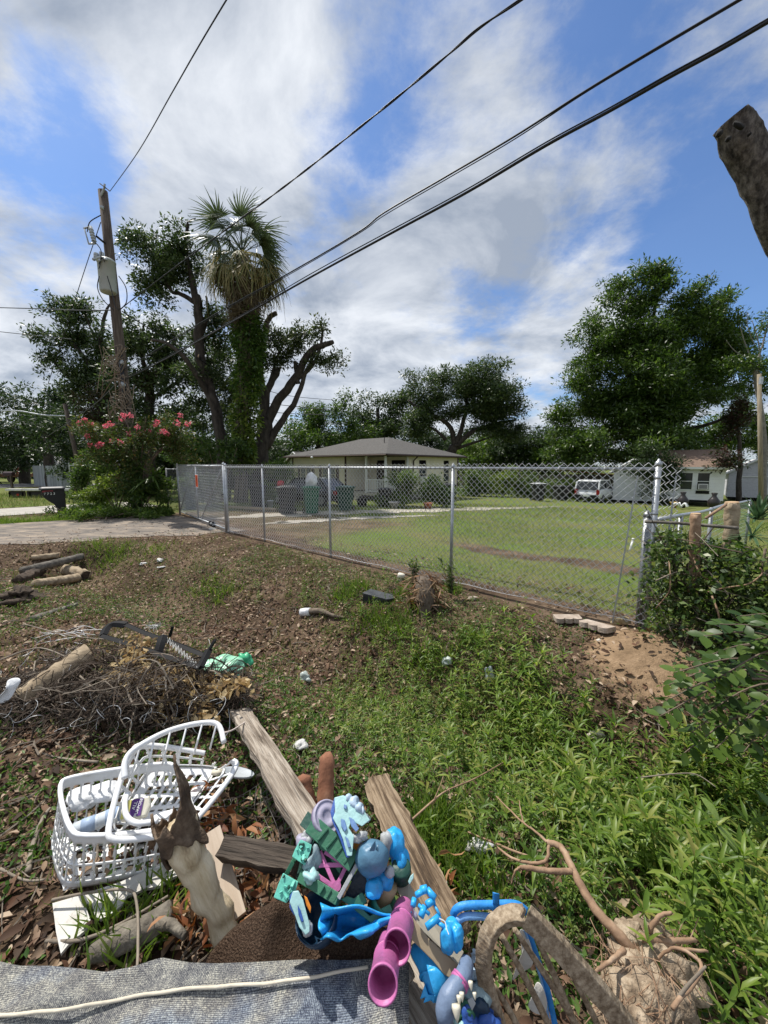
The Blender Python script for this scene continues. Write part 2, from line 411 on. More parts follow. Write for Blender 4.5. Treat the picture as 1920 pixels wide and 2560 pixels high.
strip('neighbour_driveway', lambda a, b: (19.0 + 3.3 * a + wob(b, 2, .05), 8 * b - 1.5), 8, 30, M_CONC, .012)
strip('cross_street', lambda a, b: (44 + 9 * a, 60 * b - 30), 6, 60, M_ROAD, .02)
# pale gravel track that crosses the lawn
M_GRAVEL = pm('pale_gravel', [(.3, (.22, .19, .15)), (.5, (.42, .38, .32)), (.7, (.60, .56, .49))], 26, .95, .8, detail=8, nrough=.75, bscale=60)
tc_pts = [W(520, 1308, -.12), W(640, 1296, -.15), W(800, 1285, -.18), W(960, 1277, -.2), W(1120, 1270, -.25), W(1280, 1264, -.3), W(1420, 1257, -.35)]
def track(name, off, wid, i0, i1, lift):
    V = []; n = 60
    for i in range(n + 1):
        t = i0 + (i1 - i0) * i / n; k = min(int(t), len(tc_pts) - 2); f = t - k
        c = tc_pts[k].lerp(tc_pts[k + 1], f); dr = (tc_pts[k + 1] - tc_pts[k]); dr.z = 0; dr.normalize(); nn = Vector((-dr.y, dr.x, 0))
        taper = min(1, 4 * i / n, 4 * (n - i) / n)
        for j in range(5):
            w = off + (j / 4 - .5) * wid * taper * (1 + .25 * math.sin(i * .9 + j) + .2 * math.sin(i * 2.3))
            q = c + nn * w; V.append((q.x, q.y, float(terr(q.x, q.y)) + lift))
    Fc = [(i * 5 + j, (i + 1) * 5 + j, (i + 1) * 5 + j + 1, i * 5 + j + 1) for i in range(n) for j in range(4)]
    return rawmesh(name, np.array(V), np.array(Fc), M_GRAVEL, smooth=True, kind='structure', off=np.zeros(3))
track('gravel_track', 0.2, 1.5, 0, 6, .014)
track('gravel_track', -2.0, .7, 0.3, 3.6, .014)
# ------------------------------------------------------------------ chain-link fence
M_GALV = pm('galvanised_steel', [(.3, (.34, .36, .38)), (.7, (.50, .52, .54))], 14, .45, .15, .7, bscale=60)
M_WIRE = pm('galvanised_wire', [(.3, (.62, .63, .64)), (.7, (.82, .83, .84))], 20, .45, 0, .3)
M_OLDGALV = pm('dull_old_steel', [(.3, (.22, .23, .24)), (.7, (.40, .41, .42))], 14, .5, .2, .8)
M_BLACKP = flat('black_plastic', (.012, .012, .013), .45)
def chain(parent, p0, p1, zb0, zb1, zt0, zt1, w=.084, h=.084, r=.0034, name='wire_mesh', mat=None):
    p0 = np.array(p0[:2]); p1 = np.array(p1[:2]); Ln = np.linalg.norm(p1 - p0); e = (p1 - p0) / Ln; nn = np.array([-e[1], e[0]])
    nw = int(Ln / (w / 2)); parts = []
    tri = np.array([[0, 1, 0], [0, -.5, .866], [0, -.5, -.866]]); tv = np.concatenate([tri, tri + [1, 0, 0]])
    tf = [(0, 1, 4, 3), (1, 2, 5, 4), (2, 0, 3, 5)]
    O, E_ = [], []
    for i in range(nw):
        f = (i + .5) / nw; zb = zb0 + (zb1 - zb0) * f; zt = zt0 + (zt1 - zt0) * f; ns = int((zt - zb) / (h / 2))
        k = np.arange(ns + 1); z = zt - k * h / 2 + (h / 4 if i % 1 else 0)
        side = (k + i) % 2; a = (i + side) * w / 2 + np.sin(k * .31 + i * .05) * .0016
        off = np.where((k % 2) == 0, .004, -.004) * np.where(side == 0, 1, -1) + .006 * np.sin(a * 2.1) * np.sin(z * 2.4)
        P = p0[None] + a[:, None] * e[None] + off[:, None] * nn[None]; P = np.concatenate([P, z[:, None]], 1)
        O.append(P[:-1]); E_.append(P[1:] - P[:-1])
    O = np.concatenate(O); E_ = np.concatenate(E_); ln = np.linalg.norm(E_, axis=1, keepdims=True)
    D, Y, Z = axes(E_, 0.0)
    V, Fc = inst(tv, tf, O, E_, Y * r, Z * r)
    return rawmesh(name, V, Fc, mat or M_WIRE, parent)
def cap(mb, p, r):
    mb.lathe([(r * 1.12, -.025), (r * 1.16, .008), (r * .9, .025), (r * .45, .036), (r * .36, .05), (0.001, .056)], 12, Matrix.Translation(p))
H = 1.80
posts_px = [(1643, 0), (1133, 0), (823, 0), (655, 0), (563, 0)]
def on_fence(px):
    u = (px - 960) / 960.0; c_, s_ = math.cos(PITCH), math.sin(PITCH)
    # x = u*(y cosP + ... ) for points at eye height: depth = y*cosP
    k = u * c_; t = (FX - k * FY) / (k * UY - UX); return t
PS = [0.0, on_fence(1133), on_fence(823), on_fence(655), on_fence(563)]
fb = xy(0, 0)
fence = thing('chain_link_fence', (fb[0], fb[1], 0), 'new silver chain-link fence along the front of the lawn up to the gate', 'fence')
for i, s in enumerate(PS):
    x, y = xy(s, 0); b = TZ(x, y); r = .030 if i in (0, 4) else .024
    mb = MB(); mb.tube([(x, y, b.z - .2), (x, y, H + (.02 if i in (0, 4) else -.03))], r, 12)
    cap(mb, (x, y, H + (.02 if i in (0, 4) else -.01)), r)
    po = mb.build('post', M_GALV, fence, True)
    if i in (0, 4):
        for z in (.35, .8, 1.3, 1.68): MB().lathe([(r * 1.02, -.012), (r * 1.18, -.012), (r * 1.18, .012), (r * 1.02, .012)], 12, Matrix.Translation((x, y, z)), True).build('band', M_GALV, po, True)
p0, p1 = xy(0, 0), xy(PS[-1], 0)
e3 = Vector((UX, UY, 0)); n3 = Vector((NX, NY, 0))
mb = MB(); mb.tube([Vector((*xy(.03, .0), H - .03)), Vector((*xy(PS[-1] - .03, 0), H - .03))], .019, 10); mb.build('top_rail', M_GALV, fence, True)
for i in range(4):
    a, b_ = xy(PS[i], .028), xy(PS[i + 1], .028)
    zb0 = float(terr(*a)) + .03; zb1 = float(terr(*b_)) + .03
    chain(fence, a, b_, zb0, zb1, H + .035, H + .035)
    mid = [Vector((*xy(PS[i] + (PS[i + 1] - PS[i]) * t / 8, .034), zb0 + (zb1 - zb0) * t / 8 + .04 + .01 * math.sin(t * 2))) for t in range(9)]
    MB().tube(mid, .003, 5).build('tension_wire', M_WIRE, fence)
    for t in (.2, .4, .6, .8):
        q = Vector((*xy(PS[i] + (PS[i + 1] - PS[i]) * t, 0), H - .03))
        MB().lathe([(.021, -.003), (.026, -.003), (.026, .003), (.021, .003)], 8, Matrix.Translation(q) @ frame_along(e3).to_4x4() @ Matrix.Rotation(math.pi / 2, 4, 'Y'), True).build('tie', M_WIRE, fence)
# flat tension bars that hold the end of the mesh, and the slipped end of the mesh wrapped past the post
for (s0, d0, s1, d1, nm) in ((.30, .05, .17, .045, 'tension_bar'), (-.10, .06, -.16, .05, 'tension_bar')):
    a = Vector((*xy(s0, d0), 0.03)); b_ = Vector((*xy(s1, d1), 1.70)); MB().tube([a, b_], .009, 4).build(nm, M_GALV, fence)
chain(fence, xy(-.20, .06), xy(0.0, .05), .03, .03, H - .05, H + .06)
# the shorter old corner post beside it
a = xy(.07, -.10)
op = thing('old_fence_post', (a[0], a[1], 0), 'dull grey old steel post standing close beside the tall corner post', 'post')
mb = MB(); mb.tube([(a[0], a[1], -.2), (a[0], a[1], 1.26)], .036, 12); mb.build('pole', M_OLDGALV, op, True)
mb = MB(); cap(mb, (a[0], a[1], 1.27), .037); mb.build('cap', M_OLDGALV, op, True)
# ---- double swing gate
g0 = Vector((*xy(PS[-1] + .1, 0), 0)); g1 = Vector((W(450, 1285, 0).x, W(450, 1285, 0).y, 0))
gate = thing('chain_link_gate', (g0.x, g0.y, 0), 'wide chain-link gate with diagonal braces and a small wheel at the end of the driveway', 'gate')
ge = (g1 - g0).normalized(); gl = (g1 - g0).length
def gp(t, z): q = g0 + ge * t; return Vector((q.x, q.y, z))
zt, zb = H + .0, .10
for (nm, a, b_, r) in (('frame_bar', gp(.07, zt), gp(gl - .07, zt), .021), ('frame_bar', gp(.07, zb), gp(gl - .07, zb), .021), ('frame_bar', gp(.07, zb), gp(.07, zt), .021),
                       ('frame_bar', gp(gl - .07, zb), gp(gl - .07, zt), .021), ('frame_bar', gp(gl * .52, zb), gp(gl * .52, zt), .021),
                       ('brace', gp(.12, zt - .05), gp(gl * .45, zb + .05), .015), ('brace', gp(gl * .58, zt - .05), gp(gl - .12, zb + .05), .015)):
    MB().tube([a, b_], r, 8).build(nm, M_GALV, gate, True)
chain(gate, gp(.07, 0)[:2], gp(gl - .07, 0)[:2], zb, zb, zt + .05, zt + .05)
wx = gp(1.15, .09)
wheel = MB().lathe([(.045, -.02), (.09, -.025), (.10, -.012), (.10, .012), (.09, .025), (.045, .02)], 18, Matrix.Translation(wx) @ frame_along(n3).to_4x4() @ Matrix.Rotation(math.pi / 2, 4, 'Y')).build('wheel', flat('wheel_rubber', (.02, .02, .02), .8), gate, True)
MB().lathe([(.0, -.03), (.04, -.03), (.04, .03), (.0, .03)], 14, Matrix.Translation(wx) @ frame_along(n3).to_4x4() @ Matrix.Rotation(math.pi / 2, 4, 'Y')).build('rim', M_GALV, wheel)
w2 = wx + ge * .30
wheel = MB().lathe([(.045, -.02), (.08, -.025), (.09, -.012), (.09, .012), (.08, .025), (.045, .02)], 18, Matrix.Translation(w2) @ frame_along(n3).to_4x4() @ Matrix.Rotation(math.pi / 2, 4, 'Y')).build('wheel', flat('wheel_rubber', (.02, .02, .02), .8), gate, True)
MB().tube([wx, w2], .03, 8).build('axle', M_GALV, gate, True)
for t in (0.0, gl):
    mb = MB(); q = gp(t, 0); mb.tube([(q.x, q.y, -.2), (q.x, q.y, H + .05)], .034, 12); cap(mb, (q.x, q.y, H + .05), .034); mb.build('gate_post', M_GALV, gate, True)
MB().tube([gp(-.02, 1.05) + n3 * .05, gp(.12, 1.02) + n3 * .06], .012, 6).build('latch', flat('dark_steel', (.03, .03, .032), .4, .8), gate, True)
# orange notice on the gate
sq = W(507, 1208, 1.35); tt = gl * .47
sg = thing('orange_sign', gp(tt, 1.2) + n3 * .05, 'small orange notice with white border fixed to the chain-link gate', 'sign')
Ms = Matrix.Translation(gp(tt, 1.33) + n3 * .055) @ Matrix((-ge, Vector((0, 0, 1)), n3)).transposed().to_4x4()
sw, sh = .27, .42
MB().box((0, 0, 0), (sw, sh, .004), Ms).build('border', flat('sign_white', (.75, .75, .73), .5), sg)
MB().box((0, 0, .004), (sw - .03, sh - .05, .004), Ms).build('panel', flat('sign_orange', (.85, .11, .015), .5), sg)
def text(name, body, size, M, mat, parent, ext=.001, align='CENTER', space=1.0):
    cu = bpy.data.curves.new(name, 'FONT'); cu.body = body; cu.size = size; cu.extrude = ext; cu.align_x = align; cu.align_y = 'CENTER'; cu.space_character = space; cu.offset = size * .012
    to = bpy.data.objects.new(name, cu); link(to)
    dg = bpy.context.evaluated_depsgraph_get(); me = bpy.data.meshes.new_from_object(to.evaluated_get(dg)); bpy.data.objects.remove(to); bpy.data.curves.remove(cu)
    me.materials.clear(); me.materials.append(mat); o = bpy.data.objects.new(name, me); link(o); o.parent = parent
    off = Vector(parent.matrix_basis.translation) if parent.parent is None else Vector(parent.parent.matrix_basis.translation)
    o.matrix_basis = Matrix.Translation(-off) @ M; return o
mdk = flat('sign_ink', (.10, .015, .005), .6)
MB().box((0, .0, .007), (sw - .04, .014, .002), Ms).build('line', mdk, sg)
for yy in (.13, .085, .045, -.05, -.09, -.135):
    MB().box((rnd.uniform(-.02, .02), yy, .007), (.14 + rnd.uniform(-.03, .03), .018, .002), Ms).build('line', mdk, sg)
# short leaf of fence past the gate
x2 = W(412, 1283, 0); f2 = thing('fence_stub', (g1.x, g1.y, 0), 'short dark stretch of chain-link beyond the far gate post', 'fence')
chain(f2, (g1.x - .05, g1.y), (x2.x, x2.y + .3), .02, .02, 1.7, 1.7, mat=M_OLDGALV)
MB().tube([(g1.x, g1.y, 1.68), (x2.x, x2.y + .3, 1.68)], .02, 8).build('top_rail', M_GALV, f2, True)
MB().tube([(x2.x, x2.y + .3, -.1), (x2.x, x2.y + .3, 1.72)], .03, 10).build('post', M_OLDGALV, f2, True)
# ---- the low side fence that runs back from the corner
sf = thing('side_fence', (fb[0] + .05, fb[1] + .05, 0), 'low old wire fence with thick top rail running back from the corner post', 'fence')
def sp(t, z): return Vector((FX + .757 * t + .05, FY + .654 * t + .02, z))
sl = 7.4
def gz(t): q = sp(t, 0); return float(terr(q.x, q.y))
MB().tube([sp(t, gz(t) + 1.22 + .01 * math.sin(t * 2)) for t in np.linspace(0.05, sl, 12)], .023, 10).build('top_rail', M_GALV, sf, True)
for t in (1.0, 2.9, 5.2, 7.4): MB().tube([sp(t, gz(t) - .1), sp(t, gz(t) + 1.24)], .026, 10).build('post', M_OLDGALV, sf, True)
M_GREENW = pm('greenish_wire', [(.3, (.30, .38, .34)), (.7, (.45, .52, .48))], 20, .5, 0, .5)
mbw = MB()
for k in range(14): z = .06 + k * .085; mbw.tube([sp(t, gz(t) + z + .008 * math.sin(t * 3 + k)) for t in np.linspace(.1, sl, 14)], .0026, 3, False)
for k in range(int(sl / .13)): t = .1 + k * .13; mbw.tube([sp(t, gz(t) + .04), sp(t, gz(t) + 1.2)], .0022, 3, False)
mbw.build('wire_mesh', M_GREENW, sf, recalc=False)
# ------------------------------------------------------------------ houses
M_SHINGLE = pm('grey_shingle', [(.3, (.045, .042, .039)), (.5, (.085, .080, .074)), (.7, (.145, .137, .127))], 9, .95, .5, detail=9, nrough=.75, bscale=18)
M_BROWNSH = pm('brown_shingle', [(.3, (.13, .088, .064)), (.7, (.235, .165, .125))], 9, .95, .5, detail=9, nrough=.75, bscale=18)
M_CREAM = flat('cream_paint', (.72, .66, .52), .8, scale=2, var=.07)
M_WHITEP = flat('white_paint', (.74, .75, .74), .7, scale=2, var=.06)
M_BROWNTRIM = flat('brown_trim', (.055, .030, .020), .6)
M_GLASS = flat('window_glass', (.035, .045, .05), .08, spec=.6, var=.3, scale=1.5)
M_CURTAIN = flat('grey_blind', (.20, .21, .21), .8)
M_DARK = flat('dark_gap', (.012, .011, .010), .9)
class Frame:
    """local frame of a building: a along u (left/back), b along the depth (right/back), z up, at corner C"""
    def __init__(s, C, rot=0.0):
        s.C = Vector(C); c, n = math.cos(rot), math.sin(rot)
        u = Vector((UX, UY, 0)); b = Vector((-NX, -NY, 0))
        s.u = Vector((u.x * c - u.y * n, u.x * n + u.y * c, 0)).normalized(); s.b = Vector((b.x * c - b.y * n, b.x * n + b.y * c, 0)).normalized()
        s.M = Matrix((s.u, s.b, Vector((0, 0, 1)))).transposed().to_4x4(); s.M.translation = s.C
    def p(s, a, b, z): return s.C + s.u * a + s.b * b + Vector((0, 0, z))
def boards(fr, parent, mat, a0, b0, a1, b1, z0, z1, step, holes=(), t=.018, name='siding_board'):
    """lapped boards on the wall from (a0,b0) to (a1,b1), cut round the openings (along, along, z, z)"""
    L_ = math.hypot(a1 - a0, b1 - b0); ea, eb = (a1 - a0) / L_, (b1 - b0) / L_; na, nb = eb, -ea
    z = z0
    while z < z1 - .02:
        zz = min(z + step, z1); segs = [(0, L_)]
        for (h0, h1, hz0, hz1) in holes:
            if hz0 < zz - .03 and hz1 > z + .03:
                new = []
                for (q0, q1) in segs:
                    if h0 > q0: new.append((q0, min(q1, h0)))
                    if h1 < q1: new.append((max(q0, h1), q1))
                segs = [q for q in new if q[1] - q[0] > .02]
        for (q0, q1) in segs:
            mb = MB(); vv = []
            for q in (q0, q1):
                for (o, h) in ((-.03, z), (t, z), (t * .25, zz - .004), (-.03, zz - .004)):
                    vv.append((a0 + ea * q + na * o, b0 + eb * q + nb * o, h))
            mb.add(vv, [(0, 1, 2, 3), (7, 6, 5, 4), (0, 4, 5, 1), (1, 5, 6, 2), (2, 6, 7, 3), (3, 7, 4, 0)], fr.M).build(name, mat, parent)
        z += step
def window(fr, parent, a0, b0, a1, b1, z0, z1, out, shutters=None, frame=None, sash=True, glass=None, mull=False):
    """window in wall; (a0,b0)-(a1,b1) its width, out = outward unit in (a,b)"""
    L_ = math.hypot(a1 - a0, b1 - b0); ea, eb = (a1 - a0) / L_, (b1 - b0) / L_; oa, ob = out
    def bx(mb, q0, q1, h0, h1, d0, d1):
        vv = [(a0 + ea * q + oa * d, b0 + eb * q + ob * d, h) for q in (q0, q1) for d in (d0, d1) for h in (h0, h1)]
        mb.add(vv, [(0, 1, 3, 2), (4, 6, 7, 5), (0, 4, 5, 1), (2, 3, 7, 6), (0, 2, 6, 4), (1, 5, 7, 3)], fr.M)
    mb = MB(); f = .06
    bx(mb, -f, 0, z0 - f, z1 + f, -.04, .045); bx(mb, L_, L_ + f, z0 - f, z1 + f, -.04, .045); bx(mb, 0, L_, z1, z1 + f, -.04, .043); bx(mb, 0, L_, z0 - f, z0, -.04, .06)
    if mull: bx(mb, L_ / 2 - .05, L_ / 2 + .05, z0, z1, -.04, .04)
    if sash: bx(mb, 0, L_, (z0 + z1) / 2 - .02, (z0 + z1) / 2 + .02, -.035, .02)
    w = mb.build('window', frame or M_WHITEP, parent)
    g = MB(); bx(g, 0, L_, z0, z1, -.07, -.05); g.build('pane', glass or M_GLASS, w)
    if shutters:
        for q in (-f - .30, L_ + f + .02):
            s_ = MB(); bx(s_, q, q + .26, z0 - .03, z1 + .03, .01, .05)
            for k in range(7): bx(s_, q + .03, q + .23, z0 + (z1 - z0) * (k + .15) / 7, z0 + (z1 - z0) * (k + .55) / 7, .05, .062)
            s_.build('shutter', shutters, parent)
    return w
def hip_roof(fr, parent, a0, a1, b0, b1, ze, zr, mat, ov=.45, ridge=None, thick=.12, name='roof'):
    A0, A1, B0, B1 = a0 - ov, a1 + ov, b0 - ov, b1 + ov
    (ra0, ra1), rb = ridge
    mb = MB(); v = [(A0, B0, ze), (A1, B0, ze), (A1, B1, ze), (A0, B1, ze), (ra0, rb, zr), (ra1, rb, zr)]
    v2 = [(x, y, z - thick) for x, y, z in v[:4]]
    mb.add(v + v2, [(0, 1, 5, 4), (1, 2, 5), (2, 3, 4, 5), (3, 0, 4), (6, 7, 8, 9), (0, 6, 7, 1), (1, 7, 8, 2), (2, 8, 9, 3), (3, 9, 6, 0)], fr.M)
    return mb.build(name, mat, parent)
# ---- the cream house with a corner porch
hz = -.45
fr = Frame((.1, 24.0, hz))
house = thing('cream_house', fr.p(0, 0, 0), 'cream wooden house with grey hip roof, brown shutters and corner porch behind the parked car', 'house')
PA, PB = 3.6, 2.4; HA, HB = 9.6, 8.6; WH = 2.9; F0 = .55
# walls: front part, recess, side
w1 = [(PA + 1.05, PA + 2.45, 1.05, 2.25), (PA + 3.75, PA + 5.05, 1.05, 2.25)]
boards(fr, house, M_CREAM, PA, 0, HA, 0, F0, WH, .42, [(q[0] - PA, q[1] - PA, q[2], q[3]) for q in w1])
boards(fr, house, M_CREAM, 0, PB, PA, PB, F0, WH, .42, [(.35, 1.55, 1.3, 2.3), (2.0, 2.9, .55, 2.5)])
boards(fr, house, M_CREAM, PA, PB, PA, 0, F0, WH, .42)
w2 = [(PB + 1.1, PB + 1.95, 1.1, 2.3), (PB + 4.2, PB + 4.95, 1.1, 2.3)]
boards(fr, house, M_CREAM, 0, HB, 0, PB, F0, WH, .42, [(HB - q[1], HB - q[0], q[2], q[3]) for q in w2])
boards(fr, house, M_CREAM, HA, 0, HA, HB, F0, WH, .42); boards(fr, house, M_CREAM, HA, HB, 0, HB, F0, WH, .84)
core = MB(); core.box((HA / 2 + PA / 2 + .05, HB / 2, WH / 2 + .15), (HA - PA - .3, HB - .3, WH - .3), fr.M); core.box((PA / 2 + .2, HB / 2 + PB / 2 + .1, WH / 2 + .15), (PA - .2, HB - PB - .35, WH - .3), fr.M)
core.build('inner_wall', M_DARK, house)
sk = MB(); sk.box((HA / 2 + PA / 2, HB / 2, F0 / 2), (HA - PA - .1, HB - .1, F0), fr.M); sk.box((PA / 2, HB / 2 + PB / 2, F0 / 2), (PA, HB - PB - .1, F0 - .01), fr.M); sk.build('foundation', flat('grey_block', (.16, .15, .13), .9), house)
for q in w1: window(fr, house, q[0], 0, q[1], 0, q[2], q[3], (0, -1), M_BROWNTRIM, flat('cream_trim', (.62, .58, .44), .7), True, M_CURTAIN, True)
window(fr, house, .35, PB, 1.55, PB, 1.3, 2.3, (0, -1), None, flat('cream_trim', (.62, .58, .44), .7), True, M_GLASS, True)
for q in w2: window(fr, house, 0, q[1], 0, q[0], q[2], q[3], (-1, 0), None, flat('cream_trim', (.62, .58, .44), .7))
d_ = MB(); d_.box((2.45, PB - .02, 1.52), (.9, .06, 1.95), fr.M); dd = d_.build('door', flat('dark_door', (.05, .035, .03), .5), house)
MB().box((2.12, PB - .07, 1.45), (.05, .06, .05), fr.M).build('handle', M_GALV, dd)
pf = MB(); pf.box((PA / 2, PB / 2, .42), (PA, PB, .16), fr.M); pf.build('porch_floor', flat('pale_porch', (.5, .48, .4), .8), house)
for (a, b) in ((.08, .08), (1.75, .08), (.08, PB - .1)): MB().box((a, b, 1.68), (.11, .11, 2.4), fr.M).build('porch_post', M_WHITEP, house)
for z_ in (1.38, .62): MB().box((.9, .08, z_), (1.6, .06, .055), fr.M).build('rail', M_WHITEP, house)
for z_ in (1.38, .62): MB().box((.08, 1.2, z_), (.06, 2.1, .055), fr.M).build('rail', M_WHITEP, house)
for k in range(11): MB().box((.2 + k * .14, .08, 1.0), (.04, .04, .72), fr.M).build('baluster', M_WHITEP, house)
for k in range(14): MB().box((.08, .25 + k * .145, 1.0), (.04, .04, .72), fr.M).build('baluster', M_WHITEP, house)
for k in range(3): MB().box((2.6, -.2 - .28 * k, .34 - .15 * k), (1.1, .3, .14), fr.M).build('step', flat('pale_porch', (.5, .48, .4), .8), house)
for (a, b) in ((PA, -.03), (HA, -.03)): MB().box((a, b, WH / 2 + .3), (.10, .08, WH - .55), fr.M).build('corner_trim', M_BROWNTRIM, house)
MB().box((-.03, HB, WH / 2 + .3), (.08, .10, WH - .55), fr.M).build('corner_trim', M_BROWNTRIM, house)
rf = hip_roof(fr, house, 0, HA, 0, HB, WH + .1, WH + 1.5, M_SHINGLE, .5, ((3.4, 6.4), HB / 2))
gut = MB(); gut.tube([fr.p(-.52, -.54, WH + .02), fr.p(HA + .52, -.54, WH + .02)], .06, 6); gut.tube([fr.p(-.54, -.5, WH + .02), fr.p(-.54, HB + .5, WH + .02)], .06, 6)
gut.tube([fr.p(-.5, PB + .3, WH), fr.p(-.1, PB + .35, WH - .3), fr.p(-.06, PB + .35, .4)], .045, 6); gut.build('gutter', M_BROWNTRIM, house)
sf_ = MB(); sf_.box((HA / 2, HB / 2, WH + .015), (HA + .86, HB + .86, .03), fr.M); sf_.build('soffit', M_CREAM, house)
MB().tube([fr.p(2.3, 2.5, WH + .7), fr.p(2.3, 2.5, WH + 1.5)], .03, 6).build('vent_pipe', M_DARK, rf)
MB().lathe([(.001, 0), (.09, .03), (.1, .1), (.05, .17), (.001, .18)], 10, Matrix.Translation(fr.p(PA + 2.9, -.6, WH - .12))).build('flood_light', M_WHITEP, house)
ac = MB(); ac.box((-.22, PB + 1.5, 1.32), (.4, .6, .42), fr.M); aco = ac.build('window_cooler', M_WHITEP, house)
for k in range(5): MB().box((-.43, PB + 1.5, 1.18 + k * .07), (.02, .5, .03), fr.M).build('grille', M_DARK, aco)
# ---- buildings around it
def gable(name, label, C, rot, LA, LB, wall, rise, mroof, mwall, axis='a', cat='building', ov=.3, step=.3, windows=(), doors=()):
    f = Frame(C, rot); t = thing(name, C, label, cat)
    for (q0, q1) in (((0, 0), (LA, 0)), ((LA, 0), (LA, LB)), ((LA, LB), (0, LB)), ((0, LB), (0, 0))):
        hs = []
        for (sd_, h0, h1, z0, z1) in windows:
            if (sd_ == 'f' and q0 == (0, 0)): hs.append((h0, h1, z0, z1))
            if (sd_ == 's' and q0 == (0, LB)): hs.append((LB - h1, LB - h0, z0, z1))
        boards(f, t, mwall, q0[0], q0[1], q1[0], q1[1], .25, wall, step, hs)
    MB().box((LA / 2, LB / 2, wall / 2 + .05), (LA - .2, LB - .2, wall - .1), f.M).build('inner_wall', M_DARK, t)
    for (sd_, h0, h1, z0, z1) in windows:
        if sd_ == 'f': window(f, t, h0, 0, h1, 0, z0, z1, (0, -1))
        else: window(f, t, 0, h1, 0, h0, z0, z1, (-1, 0))
    mb = MB(); o = ov
    if axis == 'a':
        v = [(-o, -o, wall), (LA + o, -o, wall), (LA + o, LB + o, wall), (-o, LB + o, wall), (-o, LB / 2, wall + rise), (LA + o, LB / 2, wall + rise)]
        ends = [[(0, 0, wall), (0, LB, wall), (0, LB / 2, wall + rise - .12)], [(LA, 0, wall), (LA, LB, wall), (LA, LB / 2, wall + rise - .12)]]
    else:
        v = [(-o, -o, wall), (-o, LB + o, wall), (LA + o, LB + o, wall), (LA + o, -o, wall), (LA / 2, -o, wall + rise), (LA / 2, LB + o, wall + rise)]
        ends = [[(0, 0, wall), (LA, 0, wall), (LA / 2, 0, wall + rise - .12)], [(0, LB, wall), (LA, LB, wall), (LA / 2, LB, wall + rise - .12)]]
    v2 = [(x, y, z - .13) for x, y, z in v]
    mb.add(v + v2, [(0, 1, 5, 4), (2, 3, 4, 5), (6, 10, 11, 7), (8, 11, 10, 9), (0, 6, 7, 1), (2, 8, 9, 3), (1, 7, 11, 5), (5, 11, 8, 2), (0, 4, 10, 6), (4, 3, 9, 10)], f.M)
    mb.build('roof', mroof, t)
    for e in ends: MB().add(e + [(x + (.04 if axis == 'a' else 0), y + (0 if axis == 'a' else .04), z) for x, y, z in e], [(0, 1, 2), (5, 4, 3), (0, 3, 4, 1), (1, 4, 5, 2), (2, 5, 3, 0)], f.M).build('gable', mwall, t)
    fa = MB()
    if axis == 'a': fa.box((LA / 2, -o - .01, wall - .07), (LA + 2 * o, .03, .15), f.M)
    else:
        for s0, s1 in ((v[0], v[4]), (v[4], v[3])):
            a_ = Vector(s0) + Vector((0, -.015, -.06)); b_ = Vector(s1) + Vector((0, -.015, -.06)); fa.tube([f.M @ a_, f.M @ b_], .07, 4)
    fa.build('fascia', M_WHITEP, t)
    return t, f
q = W(742, 1262, -.7); gable('white_garage', 'narrow white gabled building at the left end of the cream house', (q.x - 1.2, 34.5, -.8), 0, 3.2, 5, 2.7, 1.2, M_SHINGLE, M_WHITEP, 'b')
q = A(690, 1200, 46); gable('grey_roofed_house', 'low house with grey roof seen behind the forked oak trunks', (q.x + 3, 46, -.8), 0, 9, 8, 2.7, 2.0, M_SHINGLE, flat('beige_wall', (.4, .37, .3), .8), 'a')
# white house on the right
E0 = A(1806, 1262, 25.0)
wh, wf = gable('white_house', 'white board house with brown shingle roof and two dark windows at the right', E0, .10, 3.3, 6.4, 2.45, 1.25, M_BROWNSH, M_WHITEP, 'a', 'house', .35, .23,
      [('f', .78, 1.38, .95, 2.05), ('f', 1.66, 2.26, .95, 2.05), ('s', 1.0, 1.6, 1.0, 2.1), ('s', 3.2, 3.8, 1.0, 2.1)])
ac = MB(); ac.box((1.08, -.16, 1.16), (.5, .36, .36), wf.M); aco = ac.build('window_cooler', flat('cooler_white', (.6, .6, .58), .6), wh)
MB().box((1.08, -.35, 1.16), (.4, .02, .26), wf.M).build('grille', flat('grey_grille', (.2, .2, .2), .6), aco)
MB().box((1.08, -.03, .78), (.7, .05, .2), wf.M).build('sill_panel', M_DARK, wh)
g2, _f = gable('white_porch_gable', 'small white gabled porch half hidden by the dark trunk beside the white house', A(1628, 1262, 27.2), .10, 2.4, 3.5, 2.3, 1.0, M_BROWNSH, M_WHITEP, 'b', 'porch', .3, .23)
g3, _f = gable('grey_shed', 'pale grey shed with white framed door at the right edge', A(1960, 1255, 30), .05, 3.4, 4, 2.2, 1.2, pm('pale_tin', [(.3, (.5, .5, .5)), (.7, (.66, .66, .66))], 4, .5), flat('pale_grey_paint', (.52, .52, .56), .8), 'b', 'shed', .25, .6)
fr3 = _f
for (a, z, w_, h_) in ((1.0, 1.0, .08, 1.9), (2.6, 1.0, .08, 1.9), (1.8, 1.95, 1.7, .09)): MB().box((a, -.04, z), (w_, .06, h_), fr3.M).build('door_trim', M_WHITEP, g3)
